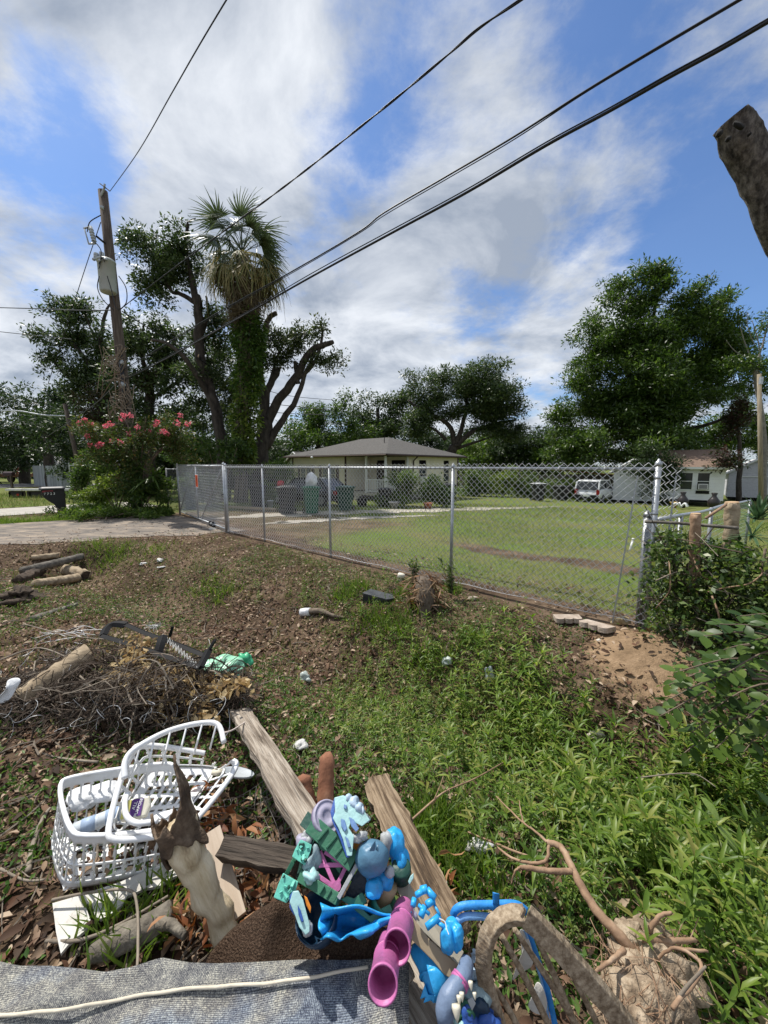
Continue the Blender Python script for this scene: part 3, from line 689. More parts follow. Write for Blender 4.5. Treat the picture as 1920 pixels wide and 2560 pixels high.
# rust-roofed lean-to with plank wall behind the white car
C = A(1500, 1245, 33.0)
ls = thing('plank_shed', C, 'weathered plank shed with rusty orange sloping roof behind the white car', 'shed')
fl = Frame(C, .55)
M_PLANK = pm('weathered_plank', [(.3, (.10, .085, .07)), (.7, (.24, .205, .17))], 5, .9, .4, stretch=(6, 6, .6), vary=.25)
for k in range(22): MB().box((-1.0 + k * .2, 0, 1.0), (.185, .03, 2.0 + .02 * (k % 3)), fl.M).build('plank', M_PLANK, ls)
MB().add([(-1.3, -.4, 2.0), (3.7, -.4, 2.45), (3.7, 2.5, 2.45), (-1.3, 2.5, 2.0), (-1.3, -.4, 1.93), (3.7, -.4, 2.38), (3.7, 2.5, 2.38), (-1.3, 2.5, 1.93)], [(0, 1, 2, 3), (7, 6, 5, 4), (0, 4, 5, 1), (1, 5, 6, 2), (2, 6, 7, 3), (3, 7, 4, 0)], fl.M).build('roof', flat('rusty_tin', (.33, .10, .045), .8, scale=3, var=.3), ls)
# long wooden fence behind the hedge
C1 = A(1150, 1235, 40); C2 = A(1480, 1235, 40)
wf_ = thing('board_fence', (C1.x, 40, -1.0), 'long brown board fence behind the hedge at the back of the lawn', 'fence')
nb = 72
for k in range(nb):
    x = C1.x + (C2.x - C1.x) * k / nb; z = float(terr(x, 40)); MB().box((x, 40 + .02 * (k % 2), z + .95), ((C2.x - C1.x) / nb * .94, .025, 1.9 + .03 * (k % 3)), None).build('board', M_PLANK, wf_)
# far street corner on the left: grey picket fence, white tubular gate frame, small white house
C1 = A(87, 1215, 36); C2 = A(178, 1222, 30)
pf = thing('picket_fence', (C1.x, C1.y, float(terr(C1.x, C1.y))), 'grey weathered board fence beyond the crape myrtle on the left', 'fence')
M_GREYB = pm('silver_grey_board', [(.3, (.20, .215, .215)), (.7, (.37, .39, .385))], 4, .9, .3, stretch=(5, 5, .5), vary=.22)
nb = 46; dv = Vector((C2.x - C1.x, C2.y - C1.y, 0)); ang = math.atan2(dv.y, dv.x)
for k in range(nb):
    q = Vector((C1.x, C1.y, 0)) + dv * (k / nb); z = float(terr(q.x, q.y)); MB().box((q.x, q.y, z + .92), (dv.length / nb * .95, .025, 1.84 + .03 * (k % 2)), None, ang).build('board', M_GREYB, pf)
C1 = A(178, 1215, 29.5); C2 = A(223, 1215, 28.5)
gf = thing('white_gate_frame', (C1.x, C1.y, 0), 'white tubular gate frame beside the grey board fence', 'gate')
for (a, z0, b, z1) in ((0, 0, 0, 2.05), (1, 0, 1, 1.9), (.42, .2, .42, 2.0), (0, 1.85, 1, 1.8), (0, 1.98, .42, 1.95), (0, .8, 1, .8)):
    P0 = C1.lerp(C2, a); P1 = C1.lerp(C2, b); MB().tube([(P0.x, P0.y, z0), (P1.x, P1.y, z1)], .045, 6).build('tube', M_WHITEP, gf)
M_GREYP2 = flat('greenish_panel', (.30, .36, .34), .8)
P0 = C1.lerp(C2, .55); MB().tube([(P0.x, P0.y + .1, .9), (C2.x - .1, C2.y + .1, .9)], .8, 4, squash=.02).build('panel', M_GREYP2, gf)
gable('far_white_house', 'small white house with dark window beyond the street corner', A(108, 1212, 58), -.5, 5, 6, 2.7, 1.6, flat('white_roof', (.6, .6, .6), .8), M_WHITEP, 'b', 'house', .3, .3, [('f', 1.6, 2.8, 1.2, 2.2)])
gable('far_low_house', 'pale low roof glimpsed between the dark trees', A(300, 1215, 52), -.2, 9, 6, 2.4, 1.2, flat('white_roof', (.6, .6, .6), .8), flat('beige_wall', (.4, .37, .3), .8), 'a', 'house', .3, .4)
# ------------------------------------------------------------------ utility pole, lines
M_POLE = pm('pole_wood', [(.3, (.045, .032, .024)), (.5, (.095, .072, .056)), (.72, (.17, .14, .115))], 5, .9, .5, stretch=(5, 5, .35), detail=8, bscale=9)
M_CABLE = flat('black_cable', (.012, .012, .013), .5)
M_PORC = flat('grey_porcelain', (.42, .45, .47), .3)
M_TRANS = flat('transformer_paint', (.44, .47, .45), .5, scale=3, var=.08)
PY = 15.0
ptop = A(257, 478, PY); pbase = TZ(A(309, 1060, PY).x + .28, PY)
pole = thing('utility_pole', pbase, 'tall brown wooden utility pole carrying the overhead cables behind the crape myrtle', 'utility pole')
def pole_at(z): t = (z - pbase.z) / (ptop.z - pbase.z); return pbase.lerp(ptop, t)
mb = MB(); mb.tube([pbase - Vector((0, 0, .3))] + [pole_at(z) for z in (1, 3, 5, 7, 9)] + [ptop], [.215, .205, .195, .185, .17, .16, .15], 16); mb.build('shaft', M_POLE, pole, True)
def zat(py): return A(270, py, PY).z
# transformer can with lid, bushings and hanger
zc0, zc1 = zat(745), zat(668); cpos = pole_at((zc0 + zc1) / 2) + Vector((.10, -.42, 0))
can = MB().lathe([(.001, zc0), (.24, zc0), (.265, zc0 + .05), (.27, zc1 - .06), (.30, zc1 - .05), (.30, zc1), (.26, zc1 + .04), (.001, zc1 + .07)], 24, Matrix.Translation((cpos.x, cpos.y, 0))).build('transformer', M_TRANS, pole, True)
for (dx, dy, h) in ((-.26, -.1, .25), (-.1, -.05, .3)):
    MB().lathe([(.03, 0), (.085, .01), (.085, .05), (.06, .06), (.085, .07), (.085, .12), (.06, .13), (.08, .14), (.075, h - .02), (.02, h)], 12, Matrix.Translation((cpos.x + dx, cpos.y + dy, zc1 - .02))).build('bushing', M_PORC, can, True)
for (dx, z) in ((-.2, zc1 - .1), (0, zc1 - .14), (.2, zc1 - .1)):
    MB().lathe([(.02, 0), (.05, .02), (.05, .06), (.02, .1)], 8, Matrix.Translation((cpos.x + dx, cpos.y - .28, z)) @ Matrix.Rotation(1.57, 4, 'X')).build('lug', M_GALV, can, True)
MB().box((cpos.x - .03, cpos.y + .26, (zc0 + zc1) / 2), (.12, .2, .7)).build('hanger', M_GALV, pole)
# cut-out fuse on its arm
cz = zat(590); cp = A(222, 588, PY - .35); arm0 = pole_at(cz - .35)
MB().tube([arm0 + Vector((0, -.12, 0)), cp + Vector((.25, 0, -.02))], .035, 6).build('bracket', flat('dark_steel', (.03, .03, .032), .4, .8), pole)
mbp = MB(); mbp.tube([cp + Vector((.18, 0, -.28)), cp + Vector((.08, 0, .28))], [.05, .06], 8)
for k in range(5): mbp.tube([cp + Vector((.17 - .018 * k, 0, -.2 + .09 * k)), cp + Vector((.165 - .018 * k, 0, -.17 + .09 * k))], .08, 8)
mbp.tube([cp + Vector((.08, 0, .28)), cp + Vector((-.16, 0, .22))], .03, 6); mbp.tube([cp + Vector((.18, 0, -.28)), cp + Vector((-.04, 0, -.28))], .03, 6); mbp.tube([cp + Vector((-.14, 0, .24)), cp + Vector((-.03, 0, -.28))], .022, 6)
mbp.build('fuse_cutout', M_PORC, pole, True)
MB().lathe([(.03, -.06), (.07, -.04), (.05, 0), (.07, .04), (.03, .06)], 10, Matrix.Translation(pole_at(zat(528)) + Vector((.03, -.2, 0)))).build('insulator', M_PORC, pole, True)
MB().tube([ptop + Vector((.02, -.16, -.25)), ptop + Vector((.2, -.2, -.02)), ptop + Vector((.22, -.2, .1))], .035, 6).build('insulator', M_PORC, pole)
MB().tube([ptop + Vector((.05, -.2, .12)), ptop + Vector((.42, -.25, -.16))], .018, 5).build('pin', M_CABLE, pole)
for (c_, r_) in (((-.05, 690), .09), ((.1, 965), .1), ((.16, 910), .07)):
    q = pole_at(zat(c_[1])); MB().lathe([(.05, -r_), (r_, -.03), (r_, .03), (.05, r_)], 8, Matrix.Translation(q + Vector((c_[0], -.22, 0)))).build('clamp', M_PORC, pole, True)
MB().tube([pole_at(zat(1070)) + Vector((.1, -.2, 0)), pole_at(zat(960)) + Vector((.12, -.2, 0)), pole_at(zat(880)) + Vector((.1, -.19, 0))], .07, 6).build('conduit', M_BLACKP, pole, True)
def curve_pts(P, n=8):
    out = []; k = len(P)
    for i in range(k - 1):
        p0, p1, p2, p3 = P[max(i - 1, 0)], P[i], P[i + 1], P[min(i + 2, k - 1)]
        for j in range(n):
            t = j / n; out.append(.5 * ((2 * p1) + (p2 - p0) * t + (2 * p0 - 5 * p1 + 4 * p2 - p3) * t * t + (3 * p1 - p0 - 3 * p2 + p3) * t ** 3))
    return out + [P[-1]]
# jumper leads are parts of the pole
for P in ([(252, 538), (225, 555), (218, 580)], [(232, 600), (252, 625), (250, 660), (247, 672)], [(247, 660), (255, 645), (262, 655)], [(248, 690), (244, 720), (258, 750), (285, 775)], [(268, 690), (280, 730), (288, 765), (297, 775)], [(297, 690), (315, 720), (316, 755), (300, 775)]):
    MB().tube(curve_pts([A(a, b, PY - .75) for a, b in P]), .016, 5).build('jumper_lead', M_CABLE, pole)
# dead vines clinging to the pole
mb = MB()
for k in range(46):
    z = rnd.uniform(zat(1080), zat(880)); q = pole_at(z) + Vector((rnd.uniform(-.2, .2), -.22, 0))
    mb.tube(curve_pts([q, q + Vector((rnd.uniform(-.3, .3), -.1, rnd.uniform(-.3, .2))), q + Vector((rnd.uniform(-.5, .4), -.1, rnd.uniform(-.9, .5))), q + Vector((rnd.uniform(-.7, .5), 0, rnd.uniform(-1.4, .4)))], 4), .013, 3)
tag(mb.build('dead_vine', pm('dry_vine', [(.3, (.16, .12, .08)), (.7, (.32, .26, .19))], 6, .9)), 'tangle of dry vine stems clinging to the utility pole', 'vine')
# overhead lines: each one a thing. endpoints as (pixel, distance)
def line(name, label, pts, r, twist=0, sag=0.0, n=40, grp='overhead lines'):
    P = curve_pts([A(*p) for p in pts], 12); mb = MB()
    if not -20 < pts[-1][0] < 1920 or pts[-1][1] < 0: P += [P[-1] + (P[-1] - P[-2]).normalized() * q for q in (1, 3, 8, 16, 30)]      # the span goes on past the picture
    if twist:
        for ph in range(twist):
            Q = []; acc = 0
            for i, p in enumerate(P):
                if i: acc += (P[i] - P[i - 1]).length
                a = acc * 4.2 + ph * 2 * math.pi / twist; Q.append(p + Vector((math.cos(a) * .2, math.cos(a) * .3, math.sin(a))) * r * .95)
            mb.tube(Q, r, 5)
    else: mb.tube(P, r, 6)
    return tag(mb.build(name, M_CABLE, None, True), label, 'cable', grp)
line('power_line', 'thin high power line rising from the top of the utility pole', [(275, 478, 15), (345, 380, 11.4), (430, 232, 8.6), (500, 110, 7.3), (590, -40, 6.2)], .011)
line('service_cable', 'twisted cable running from under the transformer up over the palm to the top edge', [(300, 773, 14.99), (452, 657, 12.23), (583, 561, 10.55), (739, 445, 9.07), (960, 270, 7.57), (1121, 136, 6.75), (1197, 71, 6.43), (1301, 0, 6.03), (1400, -70, 5.69)], .012, 2)
line('telephone_cable', 'upper of the two thick cables slanting to the top right corner', [(300, 930, 14.99), (391, 874, 13.21), (542, 783, 11.03), (724, 682, 9.2), (895, 581, 7.96), (960, 532, 7.57), (1111, 444, 6.8), (1283, 343, 6.09), (1444, 240, 5.55), (1565, 166, 5.21), (1726, 71, 4.81), (1847, 0, 4.54), (1990, -84, 4.27)], .013)
line('telephone_cable', 'thin wire strung just under the upper thick cable', [(300, 934, 14.99), (391, 878, 13.21), (542, 787, 11.03), (724, 686, 9.2), (895, 585, 7.96), (960, 539, 7.57), (1111, 451, 6.8), (1283, 350, 6.09), (1444, 244, 5.55), (1565, 170, 5.21), (1726, 75, 4.81), (1847, 4, 4.54), (1990, -80, 4.27)], .007)
line('trunk_cable', 'lowest and thickest black cable slanting across the whole sky', [(300, 955, 14.99), (421, 894, 12.71), (593, 798, 10.44), (764, 700, 8.87), (960, 593, 7.57), (1162, 484, 6.57), (1363, 365, 5.81), (1525, 277, 5.32), (1666, 197, 4.95), (1797, 126, 4.65), (1920, 55, 4.4), (2030, -6, 4.2)], .019)
line('trunk_cable', 'strand lashed to the lowest thick cable', [(300, 951, 14.99), (421, 890, 12.71), (593, 794, 10.44), (764, 692, 8.87), (960, 585, 7.57), (1162, 476, 6.57), (1363, 357, 5.81), (1525, 269, 5.32), (1666, 189, 4.95), (1797, 118, 4.65), (1920, 47, 4.4), (2030, -14, 4.2)], .009)
line('side_cable', 'cable leaving the utility pole to the left edge below the transformer', [(292, 775, 15), (200, 776, 16), (100, 772, 18), (-40, 768, 21)], .02)
line('side_cable', 'lower thin cable crossing to the left edge', [(180, 848, 22), (100, 840, 24), (-40, 825, 28)], .022)
line('guy_wire', 'thin guy wire slanting down from the utility pole to the left', [(252, 555, 15), (210, 680, 16), (165, 820, 17.5), (120, 960, 19)], .014)
line('drop_wire', 'thin wire descending left from the pole to the leaning street lamp', [(290, 960, 15), (225, 1020, 18), (120, 1090, 24)], .018)
line('drop_wire', 'thin wire from the transformer back into the trees', [(305, 778, 15), (420, 850, 18), (560, 930, 24), (700, 985, 30), (830, 1000, 36)], .02)
line('back_line', 'upper of the thin wires far behind the forked oak', [(600, 1000, 40), (700, 1012, 40), (830, 1026, 40)], .035)
line('back_line', 'lower of the thin wires far behind the forked oak', [(600, 1018, 40), (700, 1032, 40), (830, 1038, 40)], .035)
for i, (y0, y1) in enumerate(((1066, 1068), (1080, 1084), (1092, 1096))):
    line('back_line', ['top', 'middle', 'bottom'][i] + ' one of three far wires between the live oak and the big right tree', [(1250, y0, 46), (1400, y0 + 3, 46), (1600, y1, 46)], .03)
# leaning street lamp pole at the left
b0 = TZ(A(222, 1250, 24).x - .2, 24); b1 = A(162, 1010, 24)
lp = thing('street_lamp', b0, 'dark leaning wooden pole with a street lamp arm at the left edge', 'street lamp')
mb = MB(); mb.tube([b0 - Vector((0, 0, .2)), b0.lerp(b1, .5), b1], [.15, .13, .11], 10); mb.build('pole', M_POLE, lp, True)
mb = MB(); mb.tube(curve_pts([A(165, 1040, 24), A(110, 1038, 24), A(50, 1028, 24), A(2, 1027, 24)]), .05, 6); mb.build('arm', M_GALV, lp, True)
MB().lathe([(.001, -.12), (.16, -.1), (.2, 0), (.1, .1), (.001, .12)], 12, Matrix.Translation(A(-8, 1028, 24))).build('lamp_head', M_GALV, lp, True)
# bare pole on the far right
b0 = TZ(A(1912, 1240, 17).x, 17); b1 = A(1898, 935, 17)
rp = thing('wooden_pole', b0, 'slim pale wooden pole at the right edge in front of the grey shed', 'pole')
MB().tube([b0 - Vector((0, 0, .2)), b1], [.095, .075], 12).build('shaft', pm('pale_pole_wood', [(.3, (.16, .13, .09)), (.7, (.33, .28, .2))], 5, .9, .4, stretch=(4, 4, .3)), rp, True)
MB().box((b1.x, b1.y - .12, b1.z - .3), (.1, .1, .3)).build('bracket', M_GALV, rp)
# dead cut tree on the right
M_BARK = pm('dark_cracked_bark', [(.33, (.014, .012, .010)), (.46, (.07, .06, .052)), (.6, (.17, .15, .13)), (.75, (.30, .27, .24))], 15, .95, 1.0, detail=9, nrough=.7, stretch=(1, 1, .55), bscale=14)
dt = thing('dead_tree_limb', TZ(6.4, 4.6), 'dead cut trunk with cracked grey bark reaching in from the upper right edge', 'tree trunk')
e1 = A(1828, 300, 4.6); ax_ = (A(1990, 620, 4.6) - e1)
P = curve_pts([TZ(6.4, 4.6) - Vector((0, 0, .2)), Vector((6.2, 4.6, 1.5)), Vector((5.55, 4.6, 3.1)), e1 + ax_ * 1.05, e1 + ax_ * .55, e1 + ax_ * .15, e1], 5)
mb = MB(); n_ = len(P); rr = [.24 - .085 * i / n_ for i in range(n_)]; rr[-1] *= 1.02; mb.tube(P, rr, 28)
for i, v in enumerate(mb.v):
    k = .045 * math.sin(v[0] * 19 + v[2] * 7) * math.sin(v[2] * 16 + v[0] * 5) + .02 * math.sin(v[2] * 37 + v[1] * 31) ; c_ = P[min(i // 28, n_ - 1)]; dvec = (Vector(v) - c_); mb.v[i] = tuple(Vector(v) + dvec * k * 2.2)
tr = mb.build('trunk', M_BARK, dt, True)
for (px, py, rx, ry) in ((1790, 338, 7, 9), (1812, 352, 6, 6), (1838, 318, 16, 6), (1865, 340, 4, 4)):
    c_ = A(px + 8, py - 4, 4.40); MB().lathe([(.001, -.02), (rx * .0036, -.012), (rx * .004, .012), (.001, .02)], 12, Matrix.Translation(c_) @ Matrix.Rotation(1.4, 4, 'X') @ Matrix.Rotation(-.6, 4, 'Z') @ Matrix.Diagonal((1, ry / rx * 1.2, 1, 1))).build('hole', M_DARK, tr, True)
# ------------------------------------------------------------------ mailboxes, signs, street things
mbase = T(147, 1292)
M_MAILB = flat('mailbox_black', (.014, .013, .014), .45, var=.3, bump=.1)
mx = thing('mailbox', mbase, 'black plastic post mailbox with white house number 7723 beside the driveway', 'mailbox')
vd = Vector((mbase.x, mbase.y, 0)).normalized(); lt = Vector((vd.y, -vd.x, 0))           # lt points right in the picture
Mm = Matrix((lt, vd, Vector((0, 0, 1)))).transposed().to_4x4(); Mm.translation = mbase
def yz(poly, w, M, mb):   # extrude a side profile (x, z) across depth
    k = len(poly); vv = [(x, -w / 2, z) for x, z in poly] + [(x, w / 2, z) for x, z in poly]
    return mb.add(vv, [tuple(range(k)), tuple(range(k, 2 * k))[::-1]] + [(i, k + i, k + (i + 1) % k, (i + 1) % k) for i in range(k)], M)
S = 1.0
prof = [(-.02, -.1), (.24, -.1), (.25, .35), (.25, 1.02), (-.44, 1.02), (-.44, .93), (-.37, .72), (-.25, .58), (-.10, .45), (-.03, .28)]
yz(prof, .22, Mm, MB()).build('body', M_MAILB, mx, bevel=.02)
lid = MB()
lid.grid(lambda a, b: (-.49 + .76 * a, -.17 + .34 * b, 1.00 + .09 * math.sin(math.pi * b) ** .6 + (.02 if .05 < a else 0)), 8, 12, Mm); lid.build('lid', pm('mailbox_lid', [(.3, (.05, .05, .052)), (.7, (.10, .10, .105))], 8, .5, .1), mx, True, solid=.02)
fl_ = MB(); fl_.box((-.24, -.125, .965), (.30, .012, .035), Mm); fl_.box((-.36, -.128, .945), (.09, .012, .05), Mm); fl_.build('flag', flat('faded_red_flag', (.30, .05, .06), .6), mx)
pl = MB(); pl.box((-.20, -.114, .855), (.40, .006, .125), Mm); plo = pl.build('number_plate', M_MAILB, mx)
for k, ch in enumerate('7723'):
    M4 = Matrix.Translation(Mm @ Vector((-.335 + k * .09, -.122, .855))) @ Matrix((lt, Vector((0, 0, 1)), -vd)).transposed().to_4x4()
    text('digit', ch, .118, Matrix.Translation(-vd * .003) @ M4, flat('plate_white', (.75, .75, .73), .5), plo)
q = T(30, 1215); q = TZ(A(30, 1215, 26).x, 26)
mx2 = thing('small_mailbox', q, 'small dark mailbox on a post with diagonal brace at the far left', 'mailbox')
MB().box((q.x, q.y, q.z + .6), (.1, .1, 1.2)).build('post', M_POLE, mx2)
MB().tube([q + Vector((0, 0, .6)), q + Vector((-.28, 0, 1.1))], .04, 4).build('brace', M_POLE, mx2)
mb = MB(); mb.prism([(-.13, 0), (.13, 0), (.13, .14)] + [(.13 * math.cos(a), .14 + .13 * math.sin(a)) for a in np.linspace(.3, 2.84, 7)] + [(-.13, .14)], .6, Matrix.Translation(q + Vector((-.42, -.0, 1.15))) @ Matrix(((0, 0, 1, 0), (1, 0, 0, 0), (0, 1, 0, 0), (0, 0, 0, 1)))); mb.build('box', flat('maroon_box', (.045, .02, .025), .5), mx2)
# stop sign seen in shadow
q = TZ(A(46, 1205, 48).x, 48)
st = thing('stop_sign', q, 'dull red octagonal stop sign on a thin post at the far left', 'sign')
MB().tube([q, q + Vector((0, 0, 2.6))], .035, 6).build('post', M_GALV, st)
Mo = Matrix.Translation(A(45, 1177, 47.9)) @ Matrix.Rotation(math.pi / 2, 4, 'X')
MB().lathe([(.001, 0), (.47, 0), (.47, .02), (.001, .02)], 8, Mo @ Matrix.Rotation(math.pi / 8, 4, 'Z')).build('plate', flat('stop_white', (.5, .5, .5), .6), st)
MB().lathe([(.001, .022), (.43, .022), (.43, .03), (.001, .03)], 8, Mo @ Matrix.Rotation(math.pi / 8, 4, 'Z')).build('face', flat('stop_red', (.22, .012, .018), .5), st)
text('lettering', 'STOP', .30, Mo @ Matrix.Translation((0, 0, .033)), flat('stop_white', (.5, .5, .5), .6), st)
# two pale capped rails beside the neighbour's driveway
for (x0, x1, lab) in ((20, 60, 'low pale-topped rail with dark red reflector at the far left'), (65, 178, 'long low pale-topped rail behind the numbered mailbox')):
    a = A(x0, 1224, 22.0); b_ = A(x1, 1224, 22.0); gzr = float(terr(a.x, 22)); t = thing('low_rail', (a.x, 22, gzr), lab, 'rail')
    MB().box(((a.x + b_.x) / 2, 22, a.z), (b_.x - a.x, .35, .10)).build('cap', flat('bleached_board', (.62, .61, .58), .8), t)
    MB().box(((a.x + b_.x) / 2, 22.05, a.z - .32), (b_.x - a.x - .06, .12, .48)).build('side', flat('dark_rail_side', (.035, .03, .028), .8), t)
    for f_ in (.08, .92):
        x = a.x + (b_.x - a.x) * f_; MB().box((x, 22.05, (gzr + a.z) / 2 - .1), (.12, .12, a.z - gzr - .1)).build('post', M_POLE, t)
    if x0 == 20: MB().box((a.x + .55, 21.98, a.z - .3), (.12, .02, .12)).build('reflector', flat('red_reflector', (.45, .03, .02), .3), t)
# orange flatbed trailer and pickup parked across the corner
q = TZ(A(20, 1210, 44).x, 44)
tr_ = thing('flatbed_trailer', q, 'brown flatbed trailer with white rails parked at the far street corner', 'trailer')
MB().box((q.x + .2, 44, q.z + .75), (4.6, 1.8, .35)).build('bed', flat('rust_brown', (.20, .09, .05), .8), tr_)
for x in (-1.0, .2, 1.6): MB().box((q.x + x, 43.2, q.z + 1.5), (.07, .07, 1.2)).build('stake', M_WHITEP, tr_)
MB().box((q.x + .3, 43.2, q.z + 2.05), (2.7, .07, .09)).build('rail', M_WHITEP, tr_)
for x in (-.9, 1.2): MB().lathe([(.05, -.12), (.36, -.12), (.36, .12), (.05, .12)], 16, Matrix.Translation((q.x + x, 43.2, q.z + .36)) @ Matrix.Rotation(1.57, 4, 'X')).build('wheel', M_DARK, tr_)
# ------------------------------------------------------------------ trees
L_OAK = leafm('oak_leaf', [(.016, .032, .009), (.032, .060, .016), (.052, .088, .024), (.078, .115, .038), (.11, .14, .06)], .3, .42, .5)
L_DARK = leafm('dark_evergreen_leaf', [(.012, .026, .008), (.024, .046, .013), (.040, .070, .020), (.062, .092, .032)], .28, .45)
L_PECAN = leafm('pecan_leaf', [(.020, .044, .009), (.042, .082, .014), (.070, .122, .022), (.115, .17, .036)], .36, .42, .45)
L_LIGHT = leafm('light_green_leaf', [(.035, .075, .012), (.065, .12, .02), (.11, .17, .03), (.16, .21, .05)], .38, .45)
L_YELLOW = leafm('yellow_green_leaf', [(.05, .09, .015), (.10, .16, .025), (.17, .23, .04), (.24, .27, .07)], .42, .45)
M_OAKBARK = pm('oak_bark', [(.3, (.020, .016, .013)), (.5, (.050, .040, .032)), (.75, (.10, .083, .068))], 6, .95, .8, detail=8, stretch=(1, 1, .4), bscale=10)
M_CUTWOOD = flat('cut_wood', (.50, .34, .20), .8, scale=12, var=.2)
DENS, LSZ = 2.7, .88
def crown(parent, blobs, n, leaf, mat, seed, cl=34, csig=.30, name='crown', droop=0.0, flatten=.75, surf=.55, asp=.8):
    """leaf clumps through the crown's volume; blobs = (px, py, Y, rx px, rz px)"""
    g = np.random.default_rng(seed); cs, rs = [], []
    wts = []; n = int(n * DENS); leaf *= LSZ
    for (px, py, Y, rx, rz) in blobs:
        c = A(px, py, Y); r = np.array([rx * Y / 960, rx * Y / 960 * .8, rz * Y / 960]); cs.append(np.array(c)); rs.append(r); wts.append(r[0] * r[2])
    # boughs: smaller masses round each lobe, so the outline is uneven and sky shows between them
    nb_ = 13; u = norm(g.normal(size=(len(blobs) * nb_, 3))); f_ = g.uniform(.25, 1.12, len(u)); R0 = np.repeat(np.array(rs), nb_, 0); C0 = np.repeat(np.array(cs), nb_, 0) + u * f_[:, None] * R0
    R1 = R0 * g.uniform(.22, .46, len(u))[:, None]; wts = np.repeat(np.array(wts), nb_) * (R1[:, 0] / R0[:, 0]) ** 1.6; wts = wts / wts.sum(); nc = max(3, n // cl); pick = g.choice(len(C0), nc, p=wts)
    u = norm(g.normal(size=(nc, 3))); rad = g.uniform(0, 1, nc) ** surf
    C = C0[pick] + u * rad[:, None] * R1[pick]
    m_ = nc * cl; O = np.repeat(C, cl, 0); sc = np.repeat(g.uniform(.55, 1.3, nc), cl)
    off = norm(g.normal(size=(m_, 3))) * (g.random((m_, 1)) ** .5) * 1.7 * csig * sc[:, None]; off[:, 2] *= flatten; O = O + off
    D = norm(norm(off) + g.normal(size=(m_, 3)) * .7 + np.array([0, 0, -droop]))
    X, Y_, Z = axes(D, 1.2, g); ln = (leaf * g.uniform(.4, 1.55, m_))[:, None]
    V, Fc = inst(LEAF_V, LEAF_F, O, X * ln, Y_ * ln * asp, Z * ln)
    return rawmesh(name, V, Fc, mat, parent)
def limbs(parent, lst, mat=M_OAKBARK, n=9):
    """each limb its own part: ((px,py,Y)..., r0, r1[, cut])"""
    for i, (pts, r0, r1, *cut) in enumerate(lst):
        P = curve_pts([A(*p) if len(p) == 3 else Vector(p[1:]) for p in pts], 5); k = len(P)
        P = [p + Vector((math.sin(j * 1.7 + i) * r0 * .12, math.cos(j * 2.3 + i) * r0 * .12, 0)) for j, p in enumerate(P)]
        o = MB().tube(P, [r0 + (r1 - r0) * j / (k - 1) for j in range(k)], n).build('trunk' if i == 0 else 'limb', mat, parent, True)
        if cut:
            d = (P[-1] - P[-2]).normalized(); MB().tube([P[-1] - d * .02, P[-1] + d * .012], r1 * .97, n).build('cut_face', M_CUTWOOD, o)
def tree(name, label, base, lst, blobs, n, leaf, mat, seed, cat='tree', group=None, bark=M_OAKBARK, **k):
    t = thing(name, base, label, cat, group); limbs(t, lst, bark)
    if n: crown(t, blobs, n, leaf, mat, seed, **k)
    return t
def gb(px, Y): x = A(px, 1200, Y).x; return TZ(x, Y)
def g4(px, Y): b = gb(px, Y); return (0, b.x, b.y, b.z - .2)
# left: tall trimmed oak
tree('trimmed_oak', 'tall trimmed oak with high leafy tufts between the utility pole and the palm', gb(560, 22),
     [([g4(560, 22), (553, 1100, 22), (530, 990, 22), (500, 890, 22), (498, 800, 22), (492, 740, 22)], .33, .22), ([(492, 760, 22), (478, 690, 22), (462, 620, 22.3), (472, 560, 22)], .2, .05),
      ([(494, 760, 22), (452, 735, 22), (428, 728, 21.6), (410, 690, 21.6)], .14, .05), ([(528, 1000, 22), (470, 905, 21), (420, 860, 20.6), (380, 850, 20.5)], .16, .06, 1), ([(480, 690, 22), (470, 650, 22), (466, 565, 22), (490, 545, 22)], .08, .02),
      ([(500, 850, 22), (520, 790, 22.5), (515, 740, 22.5)], .1, .05), ([(528, 980, 22), (500, 905, 21.6), (496, 892, 21.5)], .16, .15, 1)],
     [(395, 640, 22, 66, 62), (370, 700, 22, 42, 48), (430, 660, 22, 50, 50), (440, 570, 22, 34, 26), (398, 730, 21.6, 32, 52), (460, 690, 22, 40, 36), (350, 605, 22, 40, 26), (480, 640, 22, 28, 40), (520, 830, 23, 50, 70), (495, 930, 23, 70, 50)], 7000, .21, L_OAK, 21, csig=.28)
# left: broad oaks
tree('left_oak', 'broad loose oak with gaps of sky behind the utility pole', gb(255, 27),
     [([g4(255, 27), (260, 1080, 27), (265, 960, 27)], .5, .35), ([(265, 980, 27), (250, 880, 27), (262, 790, 27), (275, 760, 27)], .2, .05), ([(262, 960, 27), (200, 880, 27), (160, 830, 27)], .2, .05), ([(266, 960, 27), (330, 870, 27), (400, 830, 27)], .2, .05), ([(266, 1000, 27), (180, 950, 27), (130, 900, 27)], .2, .05), ([(250, 880, 27), (215, 790, 27), (215, 760, 27)], .08, .02)],
     [(190, 790, 27, 60, 34), (160, 860, 27, 60, 40), (240, 860, 27, 80, 50), (200, 920, 27, 85, 40), (215, 760, 27, 22, 22), (150, 770, 27, 30, 20), (260, 930, 27, 70, 40), (140, 900, 27, 34, 16), (250, 990, 27, 90, 50)], 7600, .25, L_OAK, 22, csig=.34)
